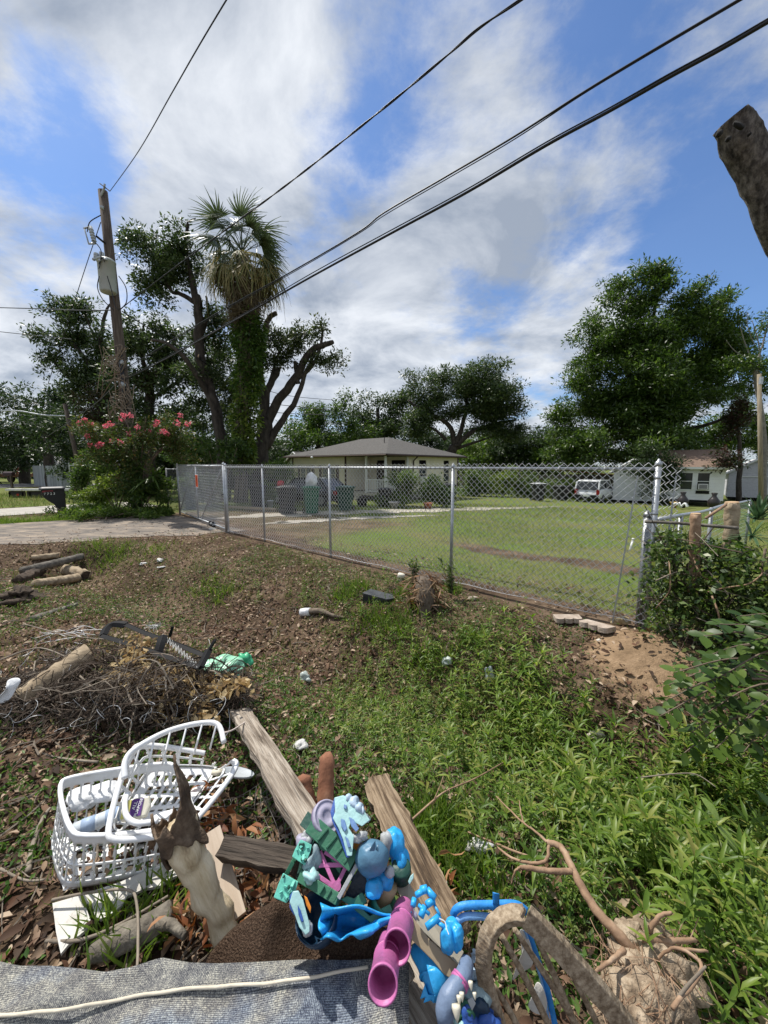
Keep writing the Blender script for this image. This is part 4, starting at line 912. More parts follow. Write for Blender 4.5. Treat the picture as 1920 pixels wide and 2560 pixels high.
tree('middle_oak', 'leafy oak right behind the utility pole below the trimmed one', gb(370, 25),
     [([g4(370, 25), (375, 1080, 25), (372, 950, 25)], .4, .25), ([(372, 960, 25), (350, 860, 25), (362, 810, 25)], .16, .04), ([(372, 970, 25), (420, 880, 25), (440, 840, 25)], .16, .04), ([(374, 1000, 25), (450, 950, 25), (480, 910, 25)], .14, .04)],
     [(370, 820, 25, 66, 32), (340, 850, 25, 50, 45), (420, 850, 25, 50, 45), (390, 900, 25, 90, 50), (440, 960, 25, 90, 50), (330, 960, 25, 80, 55), (400, 1040, 25, 110, 50), (530, 1010, 25, 60, 60), (560, 880, 26, 50, 60)], 9500, .24, L_OAK, 23, csig=.33)
tree('far_left_tree', 'dense dark tree mass filling the left edge behind the street lamp', gb(60, 40),
     [([g4(60, 40), (62, 1120, 40), (60, 1020, 40)], .5, .3)], [(40, 1020, 40, 110, 50), (-20, 1090, 40, 110, 80), (110, 1070, 38, 120, 80), (60, 1120, 38, 130, 60), (170, 1010, 38, 60, 36), (-40, 1000, 40, 60, 36)], 9000, .36, L_DARK, 24, csig=.5)
tree('dark_cedar', 'very dark evergreen thicket below the oaks behind the crape myrtle', gb(330, 30),
     [([g4(330, 30), (330, 1100, 30), (332, 1000, 30)], .4, .2)], [(250, 1080, 30, 110, 70), (360, 1080, 30, 120, 80), (460, 1090, 30, 110, 80), (560, 1110, 30, 90, 70), (200, 1130, 30, 90, 50), (640, 1140, 32, 80, 45), (420, 1150, 30, 140, 40)], 12000, .3, L_DARK, 25, csig=.42)
tree('reddish_oak', 'brownish withering oak between the dark trees on the left', gb(270, 26),
     [([g4(290, 26), (280, 1120, 26), (270, 1010, 26)], .22, .1)], [(250, 1010, 25.5, 60, 40), (290, 1060, 25.5, 70, 50), (360, 960, 24.5, 30, 40), (230, 1060, 25.5, 40, 40)], 2200, .2, leafm('reddish_leaf', [(.035, .020, .012), (.06, .035, .018), (.045, .045, .018), (.03, .04, .014)], .2), 26)
t = tree('dark_trunk_tree', 'straight dark tree trunk rising beside the far street corner', gb(125, 34), [([g4(128, 34), (124, 1180, 34), (118, 1060, 34)], .42, .36)], [(110, 1050, 34, 70, 50)], 1500, .3, L_DARK, 27)
MB().box((A(127, 1180, 33.5).x, 33.5, A(127, 1180, 33.5).z), (.25, .03, .35)).build('paper_notice', flat('paper', (.55, .55, .55), .8), t)
# oak with forked trunks right of the palm
FY_ = 23
tree('forked_oak', 'oak with several bare forked trunks and cut ends just right of the palm', gb(648, FY_),
     [([g4(650, FY_), (652, 1150, FY_), (660, 1090, FY_), (664, 1040, FY_)], .46, .40), ([(660, 1080, FY_), (690, 1010, FY_), (735, 950, FY_), (775, 880, FY_), (812, 862, FY_), (833, 855, FY_)], .30, .12), ([(735, 955, FY_), (780, 915, FY_), (800, 870, FY_), (806, 830, FY_), (800, 805, FY_)], .13, .05),
      ([(664, 1050, FY_), (668, 980, FY_), (690, 935, FY_), (693, 925, FY_)], .2, .18, 1), ([(662, 1060, FY_), (655, 980, FY_), (650, 900, FY_), (662, 850, FY_), (670, 800, FY_), (690, 783, FY_)], .22, .13, 1), ([(665, 1120, FY_), (700, 1060, FY_), (740, 1000, FY_), (765, 930, FY_), (790, 880, FY_)], .24, .07),
      ([(650, 985, FY_), (615, 940, FY_), (600, 900, FY_)], .15, .06), ([(745, 960, FY_), (740, 925, FY_), (738, 905, FY_)], .13, .12, 1), ([(668, 980, FY_), (690, 900, FY_), (720, 840, FY_), (740, 820, FY_)], .08, .03)],
     [(700, 850, FY_, 56, 30), (740, 850, FY_, 46, 36), (690, 905, FY_, 40, 24), (800, 905, FY_, 46, 18), (830, 915, FY_, 22, 20), (800, 825, FY_, 18, 22), (620, 900, FY_ + 1, 34, 70), (655, 870, FY_, 28, 40), (840, 890, FY_, 22, 12), (600, 990, FY_ + 1, 40, 60)], 5200, .2, leafm('sparse_oak_leaf', [(.02, .04, .012), (.045, .07, .024), (.075, .10, .04), (.10, .115, .05)], .3), 28, csig=.3)
# behind the cream house
tree('mid_tree', 'mid green round tree above the left roof of the cream house', gb(790, 44), [([g4(790, 44), (795, 1120, 44), (792, 1050, 44)], .4, .2)],
     [(790, 1060, 44, 70, 60), (830, 1030, 44, 46, 46), (740, 1090, 44, 60, 50), (720, 1120, 46, 60, 40), (870, 1080, 44, 60, 50), (860, 1000, 44, 20, 24), (810, 1110, 44, 110, 40)], 7500, .34, L_PECAN, 31, csig=.45)
tree('dark_mid_tree', 'darker tree between the round tree and the spreading live oak', gb(940, 48), [([g4(940, 48), (940, 1120, 48), (945, 1020, 48)], .4, .2)],
     [(950, 1010, 48, 56, 36), (910, 1050, 48, 50, 50), (980, 1050, 48, 60, 50), (930, 1100, 48, 110, 40), (1010, 1000, 48, 40, 36)], 6000, .36, L_OAK, 32, csig=.5)
LO = 44
tree('live_oak', 'wide dark live oak with domed crown behind the cream house', gb(1130, LO),
     [([g4(1120, LO), (1128, 1140, LO), (1140, 1110, LO)], .62, .5), ([(1138, 1118, LO), (1180, 1080, LO), (1240, 1060, LO), (1290, 1050, LO)], .34, .1), ([(1138, 1115, LO), (1120, 1060, LO), (1060, 1030, LO), (1020, 1000, LO)], .34, .1), ([(1140, 1110, LO), (1160, 1050, LO), (1170, 980, LO)], .34, .1), ([(1145, 1120, LO), (1190, 1105, LO), (1250, 1085, LO)], .2, .06), ([(1115, 1100, LO), (1080, 1070, LO), (1030, 1070, LO)], .2, .06)],
     [(1150, 970, LO, 120, 46), (1080, 990, LO, 70, 55), (1230, 1000, LO, 80, 50), (1270, 1050, LO, 55, 42), (1110, 945, LO, 50, 24), (1050, 1040, LO, 50, 40), (1170, 1020, LO, 110, 40), (1290, 1075, LO, 40, 26), (1200, 960, LO, 60, 30), (1030, 1075, LO, 40, 26), (1230, 1075, LO, 60, 22), (1090, 1040, LO, 60, 30)], 20000, .32, L_OAK, 33, csig=.42, surf=.4)
for i, (px, Y, w, top, lab, mt) in enumerate(((1030, 60, 90, 1062, 'low tree under the left side of the live oak', L_DARK), (1210, 58, 100, 1075, 'bushy tree just right of the live oak trunk', L_LIGHT), (1300, 56, 90, 1062, 'dark bushy tree between the live oak and the big right tree', L_DARK), (1400, 54, 80, 1070, 'bushy tree beside the left flank of the big right tree', L_PECAN), (880, 62, 110, 1060, 'low dark tree above the cream house ridge', L_DARK), (1160, 66, 130, 1052, 'far trees under the live oak', L_DARK), (40, 62, 120, 1090, 'far dark trees behind the street lamp at the left edge', L_DARK), (200, 60, 110, 1085, 'far dark trees behind the grey board fence', L_DARK), (430, 36, 80, 1110, 'low dark tree seen through the gate', L_DARK), (560, 38, 90, 1105, 'low dark tree behind the palm trunk', L_DARK), (670, 42, 70, 1110, 'low dark tree behind the forked trunks', L_DARK))):
    b = gb(px, Y); top += (8 if i < 6 else 0); tree('back_tree', lab, b, [([g4(px, Y), (px, 1160, Y)], .3, .2)], [(px - w * .3, top + 30, Y, w * .5, 30), (px + w * .4, top + 25, Y, w * .45, 26), (px, top + 45, Y, w, 45), (px - w * .5, top + 65, Y, w * .7, 40), (px + w * .5, top + 60, Y, w * .7, 42), (px, top + 100, Y, w * 1.1, 50)], 6000, .42, mt, 40 + i, csig=.5, group='trees along the back of the yard')
# big pecan on the right
PC = 33
tree('pecan_tree', 'big bright green pecan tree towering over the white car and white house', gb(1590, PC),
     [([g4(1580, PC), (1592, 1180, PC), (1600, 1060, PC), (1606, 960, PC)], .55, .42), ([(1606, 980, PC), (1612, 880, PC), (1632, 800, PC), (1640, 720, PC)], .3, .06), ([(1606, 1000, PC), (1660, 880, PC), (1720, 830, PC), (1790, 780, PC)], .26, .06), ([(1604, 1060, PC), (1720, 1010, PC), (1800, 960, PC), (1870, 900, PC)], .3, .08),
      ([(1600, 1090, PC), (1500, 1000, PC), (1450, 960, PC)], .22, .05), ([(1604, 1000, PC), (1540, 880, PC), (1500, 830, PC)], .22, .05), ([(1740, 1070, PC - 1), (1800, 1050, PC - 2), (1850, 1020, PC - 2)], .16, .05), ([(1604, 1100, PC), (1680, 1080, PC), (1745, 1068, PC - 1)], .3, .16), ([(1650, 960, PC - 3), (1680, 930, PC - 3), (1700, 915, PC - 3)], .08, .03)],
     [(1650, 690, PC, 40, 30), (1620, 740, PC, 54, 44), (1560, 800, PC, 80, 60), (1500, 880, PC, 80, 60), (1460, 950, PC, 60, 50), (1640, 830, PC, 90, 60), (1780, 770, PC, 56, 34), (1740, 810, PC, 70, 44), (1800, 860, PC, 70, 46), (1700, 900, PC, 110, 70), (1590, 960, PC, 130, 90), (1500, 1030, PC, 100, 60), (1430, 1090, PC - 2, 60, 45), (1620, 1070, PC, 150, 70), (1790, 950, PC, 80, 50), (1850, 890, PC, 50, 40), (1540, 1110, PC - 3, 120, 45), (1810, 740, PC, 24, 16), (1480, 820, PC, 26, 18), (1870, 960, PC, 50, 40), (1600, 1020, PC, 110, 80), (1680, 1000, PC, 90, 70), (1470, 1110, PC - 1, 70, 36), (1660, 1120, PC, 110, 36), (1420, 1040, PC - 1, 46, 44), (1440, 1130, PC - 2, 70, 34), (1600, 1150, PC - 1, 60, 40), (1540, 720, PC, 30, 24), (1700, 760, PC, 36, 24), (1650, 900, PC, 120, 80), (1560, 900, PC, 100, 70), (1790, 815, PC, 60, 40), (1850, 840, PC, 46, 40), (1720, 745, PC, 44, 34), (1600, 690, PC, 34, 26)], 66000, .30, L_PECAN, 34, csig=.42, asp=.7)
tree('right_tree', 'lower green tree behind the brown roof on the right', gb(1780, 42), [([g4(1780, 42), (1785, 1150, 42)], .3, .2)], [(1740, 1100, 42, 60, 40), (1810, 1080, 42, 70, 50), (1880, 1060, 42, 70, 60), (1900, 1120, 40, 70, 45), (1700, 1130, 42, 60, 30)], 6000, .36, L_PECAN, 35, csig=.5)
tree('wine_vine_tree', 'dark reddish foliage clump hanging above the brown roof', gb(1850, 30), [([g4(1852, 30), (1850, 1150, 30), (1846, 1070, 30)], .2, .1)], [(1840, 1050, 30, 36, 40), (1862, 1020, 30, 26, 26), (1820, 1150, 25, 40, 26)], 1500, .24, leafm('wine_leaf', [(.03, .012, .010), (.05, .02, .014), (.03, .04, .014), (.02, .035, .01)], .25), 36)
tree('thinning_tree', 'thin half-bare tree with grey branches at the right edge', gb(1905, 27), [([g4(1915, 27), (1910, 1100, 27), (1895, 980, 27), (1880, 900, 27)], .2, .1), ([(1890, 960, 27), (1900, 880, 27), (1880, 800, 27)], .07, .015), ([(1882, 910, 27), (1860, 850, 27), (1850, 815, 27)], .05, .012), ([(1895, 900, 27), (1915, 830, 27), (1925, 780, 27)], .06, .015), ([(1880, 900, 27), (1840, 880, 27), (1815, 850, 27)], .05, .012), ([(1890, 870, 27), (1870, 820, 27), (1868, 780, 27)], .03, .01)],
     [(1905, 920, 27, 40, 30), (1920, 800, 27, 30, 26), (1850, 900, 27, 40, 24)], 1000, .2, L_PECAN, 37, bark=pm('grey_twig', [(.3, (.13, .12, .105)), (.7, (.26, .24, .21))], 6, .9))
# ------------------------------------------------------------------ the fan palm
PX, PYY = 608, 21.0
pb = gb(600, PYY); pc = A(606, 640, PYY)
palm = thing('fan_palm', pb, 'tall fan palm with green crown and a skirt of dead fronds on an ivy-covered trunk', 'palm tree')
MB().tube(curve_pts([pb - Vector((0, 0, .2)), A(604, 1050, PYY), A(612, 900, PYY), A(610, 760, PYY), pc]), .33, 14).build('trunk', pm('palm_trunk', [(.3, (.10, .08, .06)), (.7, (.24, .2, .15))], 6, .9, .6, stretch=(1, 1, 3)), palm, True)
L_PALM = leafm('palm_frond', [(.040, .062, .026), (.065, .092, .040), (.10, .13, .062)], .25, .4, .5)
L_PDRY = leafm('dry_palm_frond', [(.07, .052, .03), (.13, .10, .06), (.22, .175, .11), (.10, .085, .05)], .25, .7)
L_PMID = leafm('straw_palm_frond', [(.20, .17, .07), (.32, .27, .12), (.16, .17, .06), (.10, .13, .045)], .3, .6)
def frond_mesh(seed, droop, R=1.15, stem=1.25, nb=30):
    g = random.Random(seed); mb = MB()
    mb.tube([(0, 0, 0), (stem * .5, 0, .06), (stem, 0, 0)], [.035, .022, .014], 4)
    for k in range(nb):
        a = (k / (nb - 1) - .5) * 3.5; L_ = R * (1 - .22 * abs(a) / 1.75) * g.uniform(.7, 1.12); w = .039
        ca, sa = math.cos(a), math.sin(a); dk = g.uniform(.5, 1.6); vv = []; seg = 4
        for j in range(seg + 1):
            t = j / seg; r = t * L_; dz = -droop * (t ** 2.2) * L_ * dk - .05 * abs(a)
            ww = w * (1 - t) ** .6 * (.4 + 1.2 * t if t < .5 else 1); ww = max(ww, .004)
            x, y = stem + r * ca, r * sa; vv += [(x - sa * ww, y + ca * ww, dz), (x + sa * ww, y - ca * ww, dz + .015)]
        mb.add(vv, [(2 * j, 2 * j + 1, 2 * j + 3, 2 * j + 2) for j in range(seg)])
    return mb
def frond_data(seed, droop, mat, **k):
    mb = frond_mesh(seed, droop, **k); me = bpy.data.meshes.new('frond'); me.from_pydata(mb.v, [], mb.f); me.materials.append(mat); return me
gr = [frond_data(s, d, L_PALM, R=r_, stem=t_) for s, d, r_, t_ in ((1, .55, 1.2, 1.25), (2, .8, 1.05, 1.0), (3, .4, 1.15, 1.5), (9, .7, 1.1, 1.35))]
mi = [frond_data(s, d, L_PMID) for s, d in ((4, .7), (5, .9))]
dr = [frond_data(s, d, L_PDRY, R=1.0) for s, d in ((6, .9), (7, 1.1), (8, .7))]
def put_frond(me, az, el, roll, zoff, sc, nm='frond'):
    o = bpy.data.objects.new(nm, me); link(o); o.parent = palm
    o.matrix_basis = Matrix.Translation(pc - pb + Vector((0, 0, zoff))) @ Matrix.Rotation(az, 4, 'Z') @ Matrix.Rotation(-el, 4, 'Y') @ Matrix.Rotation(roll, 4, 'X') @ Matrix.Scale(sc, 4)
pr = random.Random(5)
for k in range(26):
    f = k / 25; put_frond(gr[k % 4], k * 2.399 + pr.uniform(-.3, .3), 1.4 - 1.8 * f ** .8 + pr.uniform(-.15, .15), pr.uniform(-.6, .6), .3 - .3 * f, pr.uniform(.9, 1.22))
for k in range(22): put_frond(mi[k % 2], k * 2.399 + .7, -.05 - .5 * (k / 19) + pr.uniform(-.1, .1), pr.uniform(-.4, .4), -.1 - .3 * k / 19, pr.uniform(.95, 1.15), 'yellowing_frond')
for k in range(60): put_frond(dr[k % 3], k * 2.399 + .3, -.55 - .85 * min(1, k / 40) + pr.uniform(-.15, .12), pr.uniform(-.6, .6), -.25 - 1.5 * k / 59, pr.uniform(.85, 1.08), 'dead_frond')
# ivy that wraps the trunk
def leaf_cloud(O, D, ln, mat, name, label=None, cat=None, parent=None, roll=1.2, asp=.9, kind=None, g=rng, tv=LEAF_V, tf=LEAF_F):
    X, Y_, Z = axes(D, roll, g); l = (ln * g.uniform(.6, 1.3, len(O)))[:, None]
    V, Fc = inst(tv, tf, O, X * l, Y_ * l * asp, Z * l); return rawmesh(name, V, Fc, mat, parent, label=label, cat=cat, kind=kind)
def column_cloud(pts, n, g):
    """pts: (px, py, Y, r metres) down a stem; positions and outward directions"""
    P = np.array([list(A(*p[:3])) + [p[3]] for p in pts]); t = g.uniform(0, len(P) - 1.001, n); k = t.astype(int); f = (t - k)[:, None]
    C = P[k] * (1 - f) + P[k + 1] * f; a = g.uniform(0, 6.283, n); u = np.stack([np.cos(a), np.sin(a), g.normal(0, .35, n)], 1)
    lump = .72 + .28 * np.sin(C[:, 2] * 3.1 + a * 2) + g.normal(0, .12, n)
    return C[:, :3] + u * C[:, 3:4] * lump[:, None], norm(u + g.normal(size=(n, 3)) * .6 + [0, 0, -.5])
g = np.random.default_rng(61)
ivy = thing('ivy_column', pb + Vector((0, -.4, 0)), 'thick column of ivy wrapped round the palm trunk', 'ivy')
O, D = column_cloud([(622, 800, PYY, .62), (622, 850, PYY, .75), (620, 920, PYY, .7), (615, 1000, PYY, .72), (612, 1080, PYY, .66), (608, 1130, PYY, .55), (606, 1175, PYY, .42)], 10500, g)
top = O[:, 2] > A(610, 985, PYY).z + g.normal(0, .9, len(O))
leaf_cloud(O[top], D[top], .22, L_LIGHT if False else leafm('ivy_leaf', [(.025, .06, .010), (.05, .10, .018), (.08, .14, .028), (.12, .18, .04)], .35, .35, .5), 'upper_leaves', parent=ivy, g=g)
leaf_cloud(O[~top], D[~top], .22, L_YELLOW, 'lower_leaves', parent=ivy, g=g)
mb = MB()
for k in range(7): a = k * .9; mb.tube(curve_pts([pb + Vector((math.cos(a) * .36, math.sin(a) * .36, 0)), A(608, 1050, PYY) + Vector((math.cos(a + 1) * .38, math.sin(a + 1) * .38, 0)), A(614, 850, PYY) + Vector((math.cos(a + 2) * .38, math.sin(a + 2) * .38, 0))]), .03, 4)
mb.build('stem', M_OAKBARK, ivy)
# ------------------------------------------------------------------ crape myrtle and roadside shrubs
CM = 14.2
cb = gb(345, CM)
cm = thing('crape_myrtle', cb, 'crape myrtle with pink flower clusters standing beside the driveway', 'tree')
M_SMOOTHB = pm('smooth_brown_bark', [(.3, (.09, .065, .045)), (.7, (.20, .15, .11))], 5, .8)
limbs(cm, [([g4(345, CM), (345, 1200, CM), (338, 1130, CM), (325, 1080, CM), (310, 1040, CM)], .07, .02)] + [([(345 + dx, 1240, CM), (345 + dx * 2, 1150, CM), (345 + ex, ey, CM + dd)], .045, .012) for dx, ex, ey, dd in ((-14, -110, 1080, -.3), (10, 60, 1070, .4), (18, 110, 1090, -.3), (-6, -60, 1050, .5), (4, 20, 1045, -.6), (16, 130, 1060, .2), (-18, -130, 1130, .3))], M_SMOOTHB, 6)
crown(cm, [(330, 1085, CM, 90, 40), (270, 1100, CM, 50, 36), (400, 1080, CM, 60, 40), (240, 1075, CM, 36, 20), (350, 1140, CM, 100, 40), (430, 1110, CM, 50, 46), (300, 1150, CM, 60, 26), (460, 1060, CM, 20, 12), (350, 1210, CM, 60, 50)], 7000, .11, leafm('myrtle_leaf', [(.020, .045, .010), (.04, .08, .016), (.07, .115, .024), (.10, .11, .03), (.12, .08, .03)], .35), 51, csig=.16)
M_PINK = leafm('pink_petal', [(.55, .09, .14), (.68, .16, .22), (.75, .28, .33), (.60, .12, .14)], .3, .6)
fl = [(212, 1050), (228, 1062), (200, 1058), (305, 1045), (325, 1040), (310, 1038), (345, 1068), (392, 1055), (388, 1062), (407, 1078), (418, 1084), (346, 1086), (322, 1084), (370, 1082), (452, 1038), (470, 1060), (442, 1058), (225, 1112), (246, 1114), (252, 1110), (218, 1090), (280, 1104), (300, 1105), (262, 1066), (276, 1060), (400, 1086)]
g = np.random.default_rng(52)
for i, (px, py) in enumerate(fl):
    c = np.array(A(px, py, CM - 1.0 + .6 * rnd.random())); n = 40; s_ = rnd.uniform(.42, .72)
    off = norm(g.normal(size=(n, 3))) * (g.random((n, 1)) ** .4) * .13 * s_; leaf_cloud(c + off, norm(off) + g.normal(size=(n, 3)) * .5, .06, M_PINK, 'flower_cluster', parent=cm, g=g, asp=1.6)
def shrub(name, label, px, py, Y, rx, rz, n, leaf, mat, seed, extra=(), csig=.12, cat='shrub', group=None, **k):
    b = gb(px, Y); t = thing(name, b, label, cat, group)
    mb = MB(); c = A(px, py, Y)
    for j in range(7): a = j * .9; mb.tube(curve_pts([b, b.lerp(c, .5) + Vector((math.cos(a), math.sin(a), 0)) * rx * Y / 960 * .3, c + Vector((math.cos(a), math.sin(a), .4 * math.sin(j * 2.))) * rx * Y / 960 * .7], 3), .018, 4)
    mb.build('stem', M_SMOOTHB, t); crown(t, [(px, py, Y, rx, rz)] + list(extra), n, leaf, mat, seed, csig=csig, name='foliage', **k); return t
shrub('driveway_shrub', 'dark green upright shrub at the foot of the crape myrtle', 350, 1240, 13.9, 36, 50, 2200, .12, L_PECAN, 53, [(330, 1200, 14.1, 26, 50), (395, 1230, 14, 30, 50)])
shrub('yellow_vine', 'yellow-green vine mound between the mailbox and the crape myrtle', 285, 1225, 14.5, 40, 24, 2400, .12, L_YELLOW, 54, [(255, 1240, 14.6, 30, 20), (305, 1200, 14.7, 20, 26), (230, 1245, 14.7, 30, 16)])
shrub('round_bush', 'round dark green bush behind the numbered mailbox', 200, 1205, 17, 28, 34, 1700, .14, L_PECAN, 55, [(195, 1235, 17, 34, 20), (210, 1180, 17, 16, 20)])
shrub('feathery_bush', 'feathery bush leaning over the grey board fence', 235, 1155, 21, 50, 32, 1800, .15, L_LIGHT, 56, [(215, 1175, 21, 36, 20), (255, 1180, 21, 30, 30)])
shrub('cedar_sapling', 'young cedar spreading left of the palm behind the gate', 550, 1120, 19.5, 60, 46, 2600, .16, L_PECAN, 57, [(510, 1150, 19.5, 60, 26), (480, 1110, 19.3, 50, 30), (450, 1140, 19, 40, 40)])
for i, (px, py, Y, rx, rz, lab, mt) in enumerate(((470, 1230, 17, 40, 40, 'leafy shrub seen through the left half of the gate', L_LIGHT), (520, 1225, 18, 36, 36, 'leafy shrub seen through the right half of the gate', L_LIGHT), (700, 1180, 22, 40, 34, 'shrub left of the parked black car', L_LIGHT), (1010, 1200, 20.5, 44, 36, 'large garden shrub in front of the porch', L_LIGHT), (1075, 1225, 20.5, 36, 26, 'garden shrub near the corner of the cream house', L_PECAN), (980, 1245, 20, 50, 12, 'low flower bed plants in front of the porch', L_LIGHT), (1110, 1240, 20.5, 40, 14, 'low bed plants by the side wall of the cream house', L_PECAN), (660, 1240, 19, 26, 24, 'weedy shrub between the dark bins', L_LIGHT))):
    shrub('garden_shrub', lab, px, py, Y, rx, rz, 1300, .16, mt, 70 + i, csig=.2, group='garden shrubs inside the fence')
for i, (px, py, rx, rz, lab, mt) in enumerate(((1190, 1205, 50, 34, 'vine hedge segment nearest the cream house', L_LIGHT), (1260, 1200, 50, 36, 'tallest vine hedge segment in the middle', L_YELLOW), (1330, 1215, 44, 26, 'vine hedge segment behind the black bins', L_LIGHT), (1400, 1222, 40, 22, 'low hedge end beside the plank shed', L_LIGHT))):
    shrub('vine_hedge', lab, px, py, 33, rx, rz, 1500, .24, mt, 80 + i, [(px - 10, py + 20, 33, rx, 20)], csig=.3, group='hedge at the back of the lawn')
shrub('dark_bush', 'dark foliage between the white car and the white house', 1640, 1205, 26.5, 36, 50, 2600, .2, L_DARK, 90, [(1600, 1160, 27, 50, 40), (1668, 1170, 26.5, 30, 50)], csig=.25)
# ------------------------------------------------------------------ cars
M_TYRE = flat('tyre_rubber', (.018, .018, .018), .85)
M_RIM = flat('wheel_alloy', (.35, .35, .36), .35, .8)
M_CGLASS = flat('car_glass', (.012, .014, .016), .06, spec=.7)
M_REDL = flat('tail_light_red', (.28, .012, .012), .25)
def car(name, label, base, heading, L_, Wd, Hh, paint, hatch=True, two_tone=None):
    """x forward, y left, z up; lofted body over side stations"""
    h = Vector((math.sin(heading), math.cos(heading), 0)); lf = Vector((-h.y, h.x, 0))
    M = Matrix((h, lf, Vector((0, 0, 1)))).transposed().to_4x4(); M.translation = base
    t = thing(name, base, label, 'car')
    w = Wd / 2
    # stations along the body: x, half width, z bottom, z belt
    belt = Hh * (.60 if hatch else .62)
    st = [(0, .80, .38, .62), (.03, .93, .30, .95), (.12, .99, .26, 1.0), (.35, 1.0, .22, 1.0), (.62, 1.0, .22, .98), (.80, .98, .24, .92 if hatch else .86), (.93, .93, .28, .84 if hatch else .74), (.99, .82, .36, .68 if hatch else .6), (1.0, .70, .42, .6 if hatch else .55)]
    rings = []
    for (f, k, zb, zt) in st:
        x = (f - .5) * L_; ww = w * k; b = belt * zt; rings.append([(x, ww * .80, zb), (x, ww * .98, zb + .10), (x, ww, (zb + b) / 2), (x, ww * .97, b - .05), (x, ww * .88, b), (x, 0, b + .01), (x, -ww * .88, b), (x, -ww * .97, b - .05), (x, -ww, (zb + b) / 2), (x, -ww * .98, zb + .10), (x, -ww * .80, zb)])
    n = len(rings[0]); mb = MB(); vv = [v for r in rings for v in r]; ff = []
    for i in range(len(rings) - 1):
        for j in range(n): ff.append((i * n + j, i * n + (j + 1) % n, (i + 1) * n + (j + 1) % n, (i + 1) * n + j))
    ff += [tuple(range(n)), tuple((len(rings) - 1) * n + j for j in range(n))[::-1]]
    mb.add(vv, ff, M); body = mb.build('body', paint, t, True)
    # cabin: dark glasshouse, then painted roof and pillars
    if hatch: xs = [(-.49, .86, belt), (-.44, .80, Hh * .93), (-.36, .78, Hh - .02), (.05, .79, Hh - .03), (.13, .78, Hh * .94), (.27, .90, belt * .97)]
    else: xs = [(-.40, .84, belt), (-.27, .74, Hh * .95), (-.2, .72, Hh - .02), (.02, .73, Hh - .02), (.07, .72, Hh * .96), (.24, .88, belt * .95)]
    cab = MB(); k = len(xs); vv = []
    for (f, kk, z) in xs: vv += [(f * L_, w * kk, z), (f * L_, -w * kk, z)]
    vv += [(f * L_, w * .88 * s_, belt - .06) for f in (xs[0][0], xs[-1][0]) for s_ in (1, -1)]
    ff = [(2 * i, 2 * i + 1, 2 * i + 3, 2 * i + 2) for i in range(k - 1)]
    ff += [tuple([2 * i for i in range(k)] + [2 * k + 2, 2 * k]), tuple([2 * i + 1 for i in range(k)] + [2 * k + 3, 2 * k + 1])[::-1]]
    cab.add(vv, ff, M); cab.build('glasshouse', M_CGLASS, t)
    rf = MB(); i0, i1 = (1, k - 2); rv = []
    for i in range(i0, i1 + 1): f, kk, z = xs[i]; rv += [(f * L_, w * (kk + .02), z + .012), (f * L_, -w * (kk + .02), z + .012)]
    m_ = len(rv); rv += [(x, y, z - .06) for x, y, z in rv]; q = i1 - i0 + 1
    fr_ = [(2 * i, 2 * i + 1, 2 * i + 3, 2 * i + 2) for i in range(q - 1)] + [(m_ + 2 * i + 2, m_ + 2 * i + 3, m_ + 2 * i + 1, m_ + 2 * i) for i in range(q - 1)]
    fr_ += [(2 * i, 2 * i + 2, m_ + 2 * i + 2, m_ + 2 * i) for i in range(q - 1)] + [(2 * i + 1, m_ + 2 * i + 1, m_ + 2 * i + 3, 2 * i + 3) for i in range(q - 1)] + [(0, m_, m_ + 1, 1), (m_ - 2, m_ - 1, 2 * m_ - 1, 2 * m_ - 2)]
    rf.add(rv, fr_, M); rf.build('roof', paint, t)
    for s_ in (1, -1):
        for (a, b) in ((0, 1), (k - 1, k - 2)):
            fa, ka, za = xs[a]; fb_, kb, zb_ = xs[b]
            MB().tube([M @ Vector((fa * L_, s_ * w * ka, za)), M @ Vector((fb_ * L_, s_ * w * (kb + .01), zb_))], .055, 5).build('pillar', paint, t)
        fm = (xs[0][0] + xs[-1][0]) / 2; MB().tube([M @ Vector((fm * L_, s_ * w * .89, belt)), M @ Vector((fm * L_, s_ * w * .76, Hh - .05))], .04, 5).build('pillar', M_BLACKP, t)
        for f in (-.31, .33):
            c = M @ Vector((f * L_, s_ * (w - .10), .32)); R_ = Matrix.Translation(c) @ frame_along(lf).to_4x4() @ Matrix.Rotation(math.pi / 2, 4, 'Y')
            wo = MB().lathe([(.14, -.10), (.29, -.10), (.32, -.07), (.32, .07), (.29, .10), (.14, .10)], 20, R_).build('wheel', M_TYRE, t, True)
            MB().lathe([(.001, -.105), (.19, -.105), (.21, .105), (.001, .105)], 10, R_).build('rim', M_RIM, wo)
            MB().box((f * L_, s_ * (w - .03), .36), (.78, .08, .62), M).build('wheel_arch', M_BLACKP, t) if False else None
        tl = MB(); tl.box((-L_ / 2 + .06, s_ * w * .80, belt * .80), (.14, .18, .36 if hatch else .2), M); tl.build('tail_light', M_REDL, t)
        MB().box((xs[-1][0] * L_ - .35, s_ * (w + .08), belt + .06), (.1, .16, .12), M).build('mirror', paint, t)
    bp = MB(); bp.box((-L_ / 2 + .03, 0, .42), (.22, Wd * .86, .32), M); bp.build('bumper', M_BLACKP if two_tone else paint, t, bevel=.04)
    MB().box((-L_ / 2 - .085, 0, .55 if not hatch else .52), (.02, .42, .14), M).build('number_plate', flat('plate_white', (.75, .75, .73), .5), t)
    MB().box((-L_ / 2 - .005, 0, belt * .82), (.03, .16, .07), M).build('badge', M_RIM, t)
    return t
wc = A(1490, 1253, 27.5); wc.z = float(terr(wc.x, 27.5)) + .01
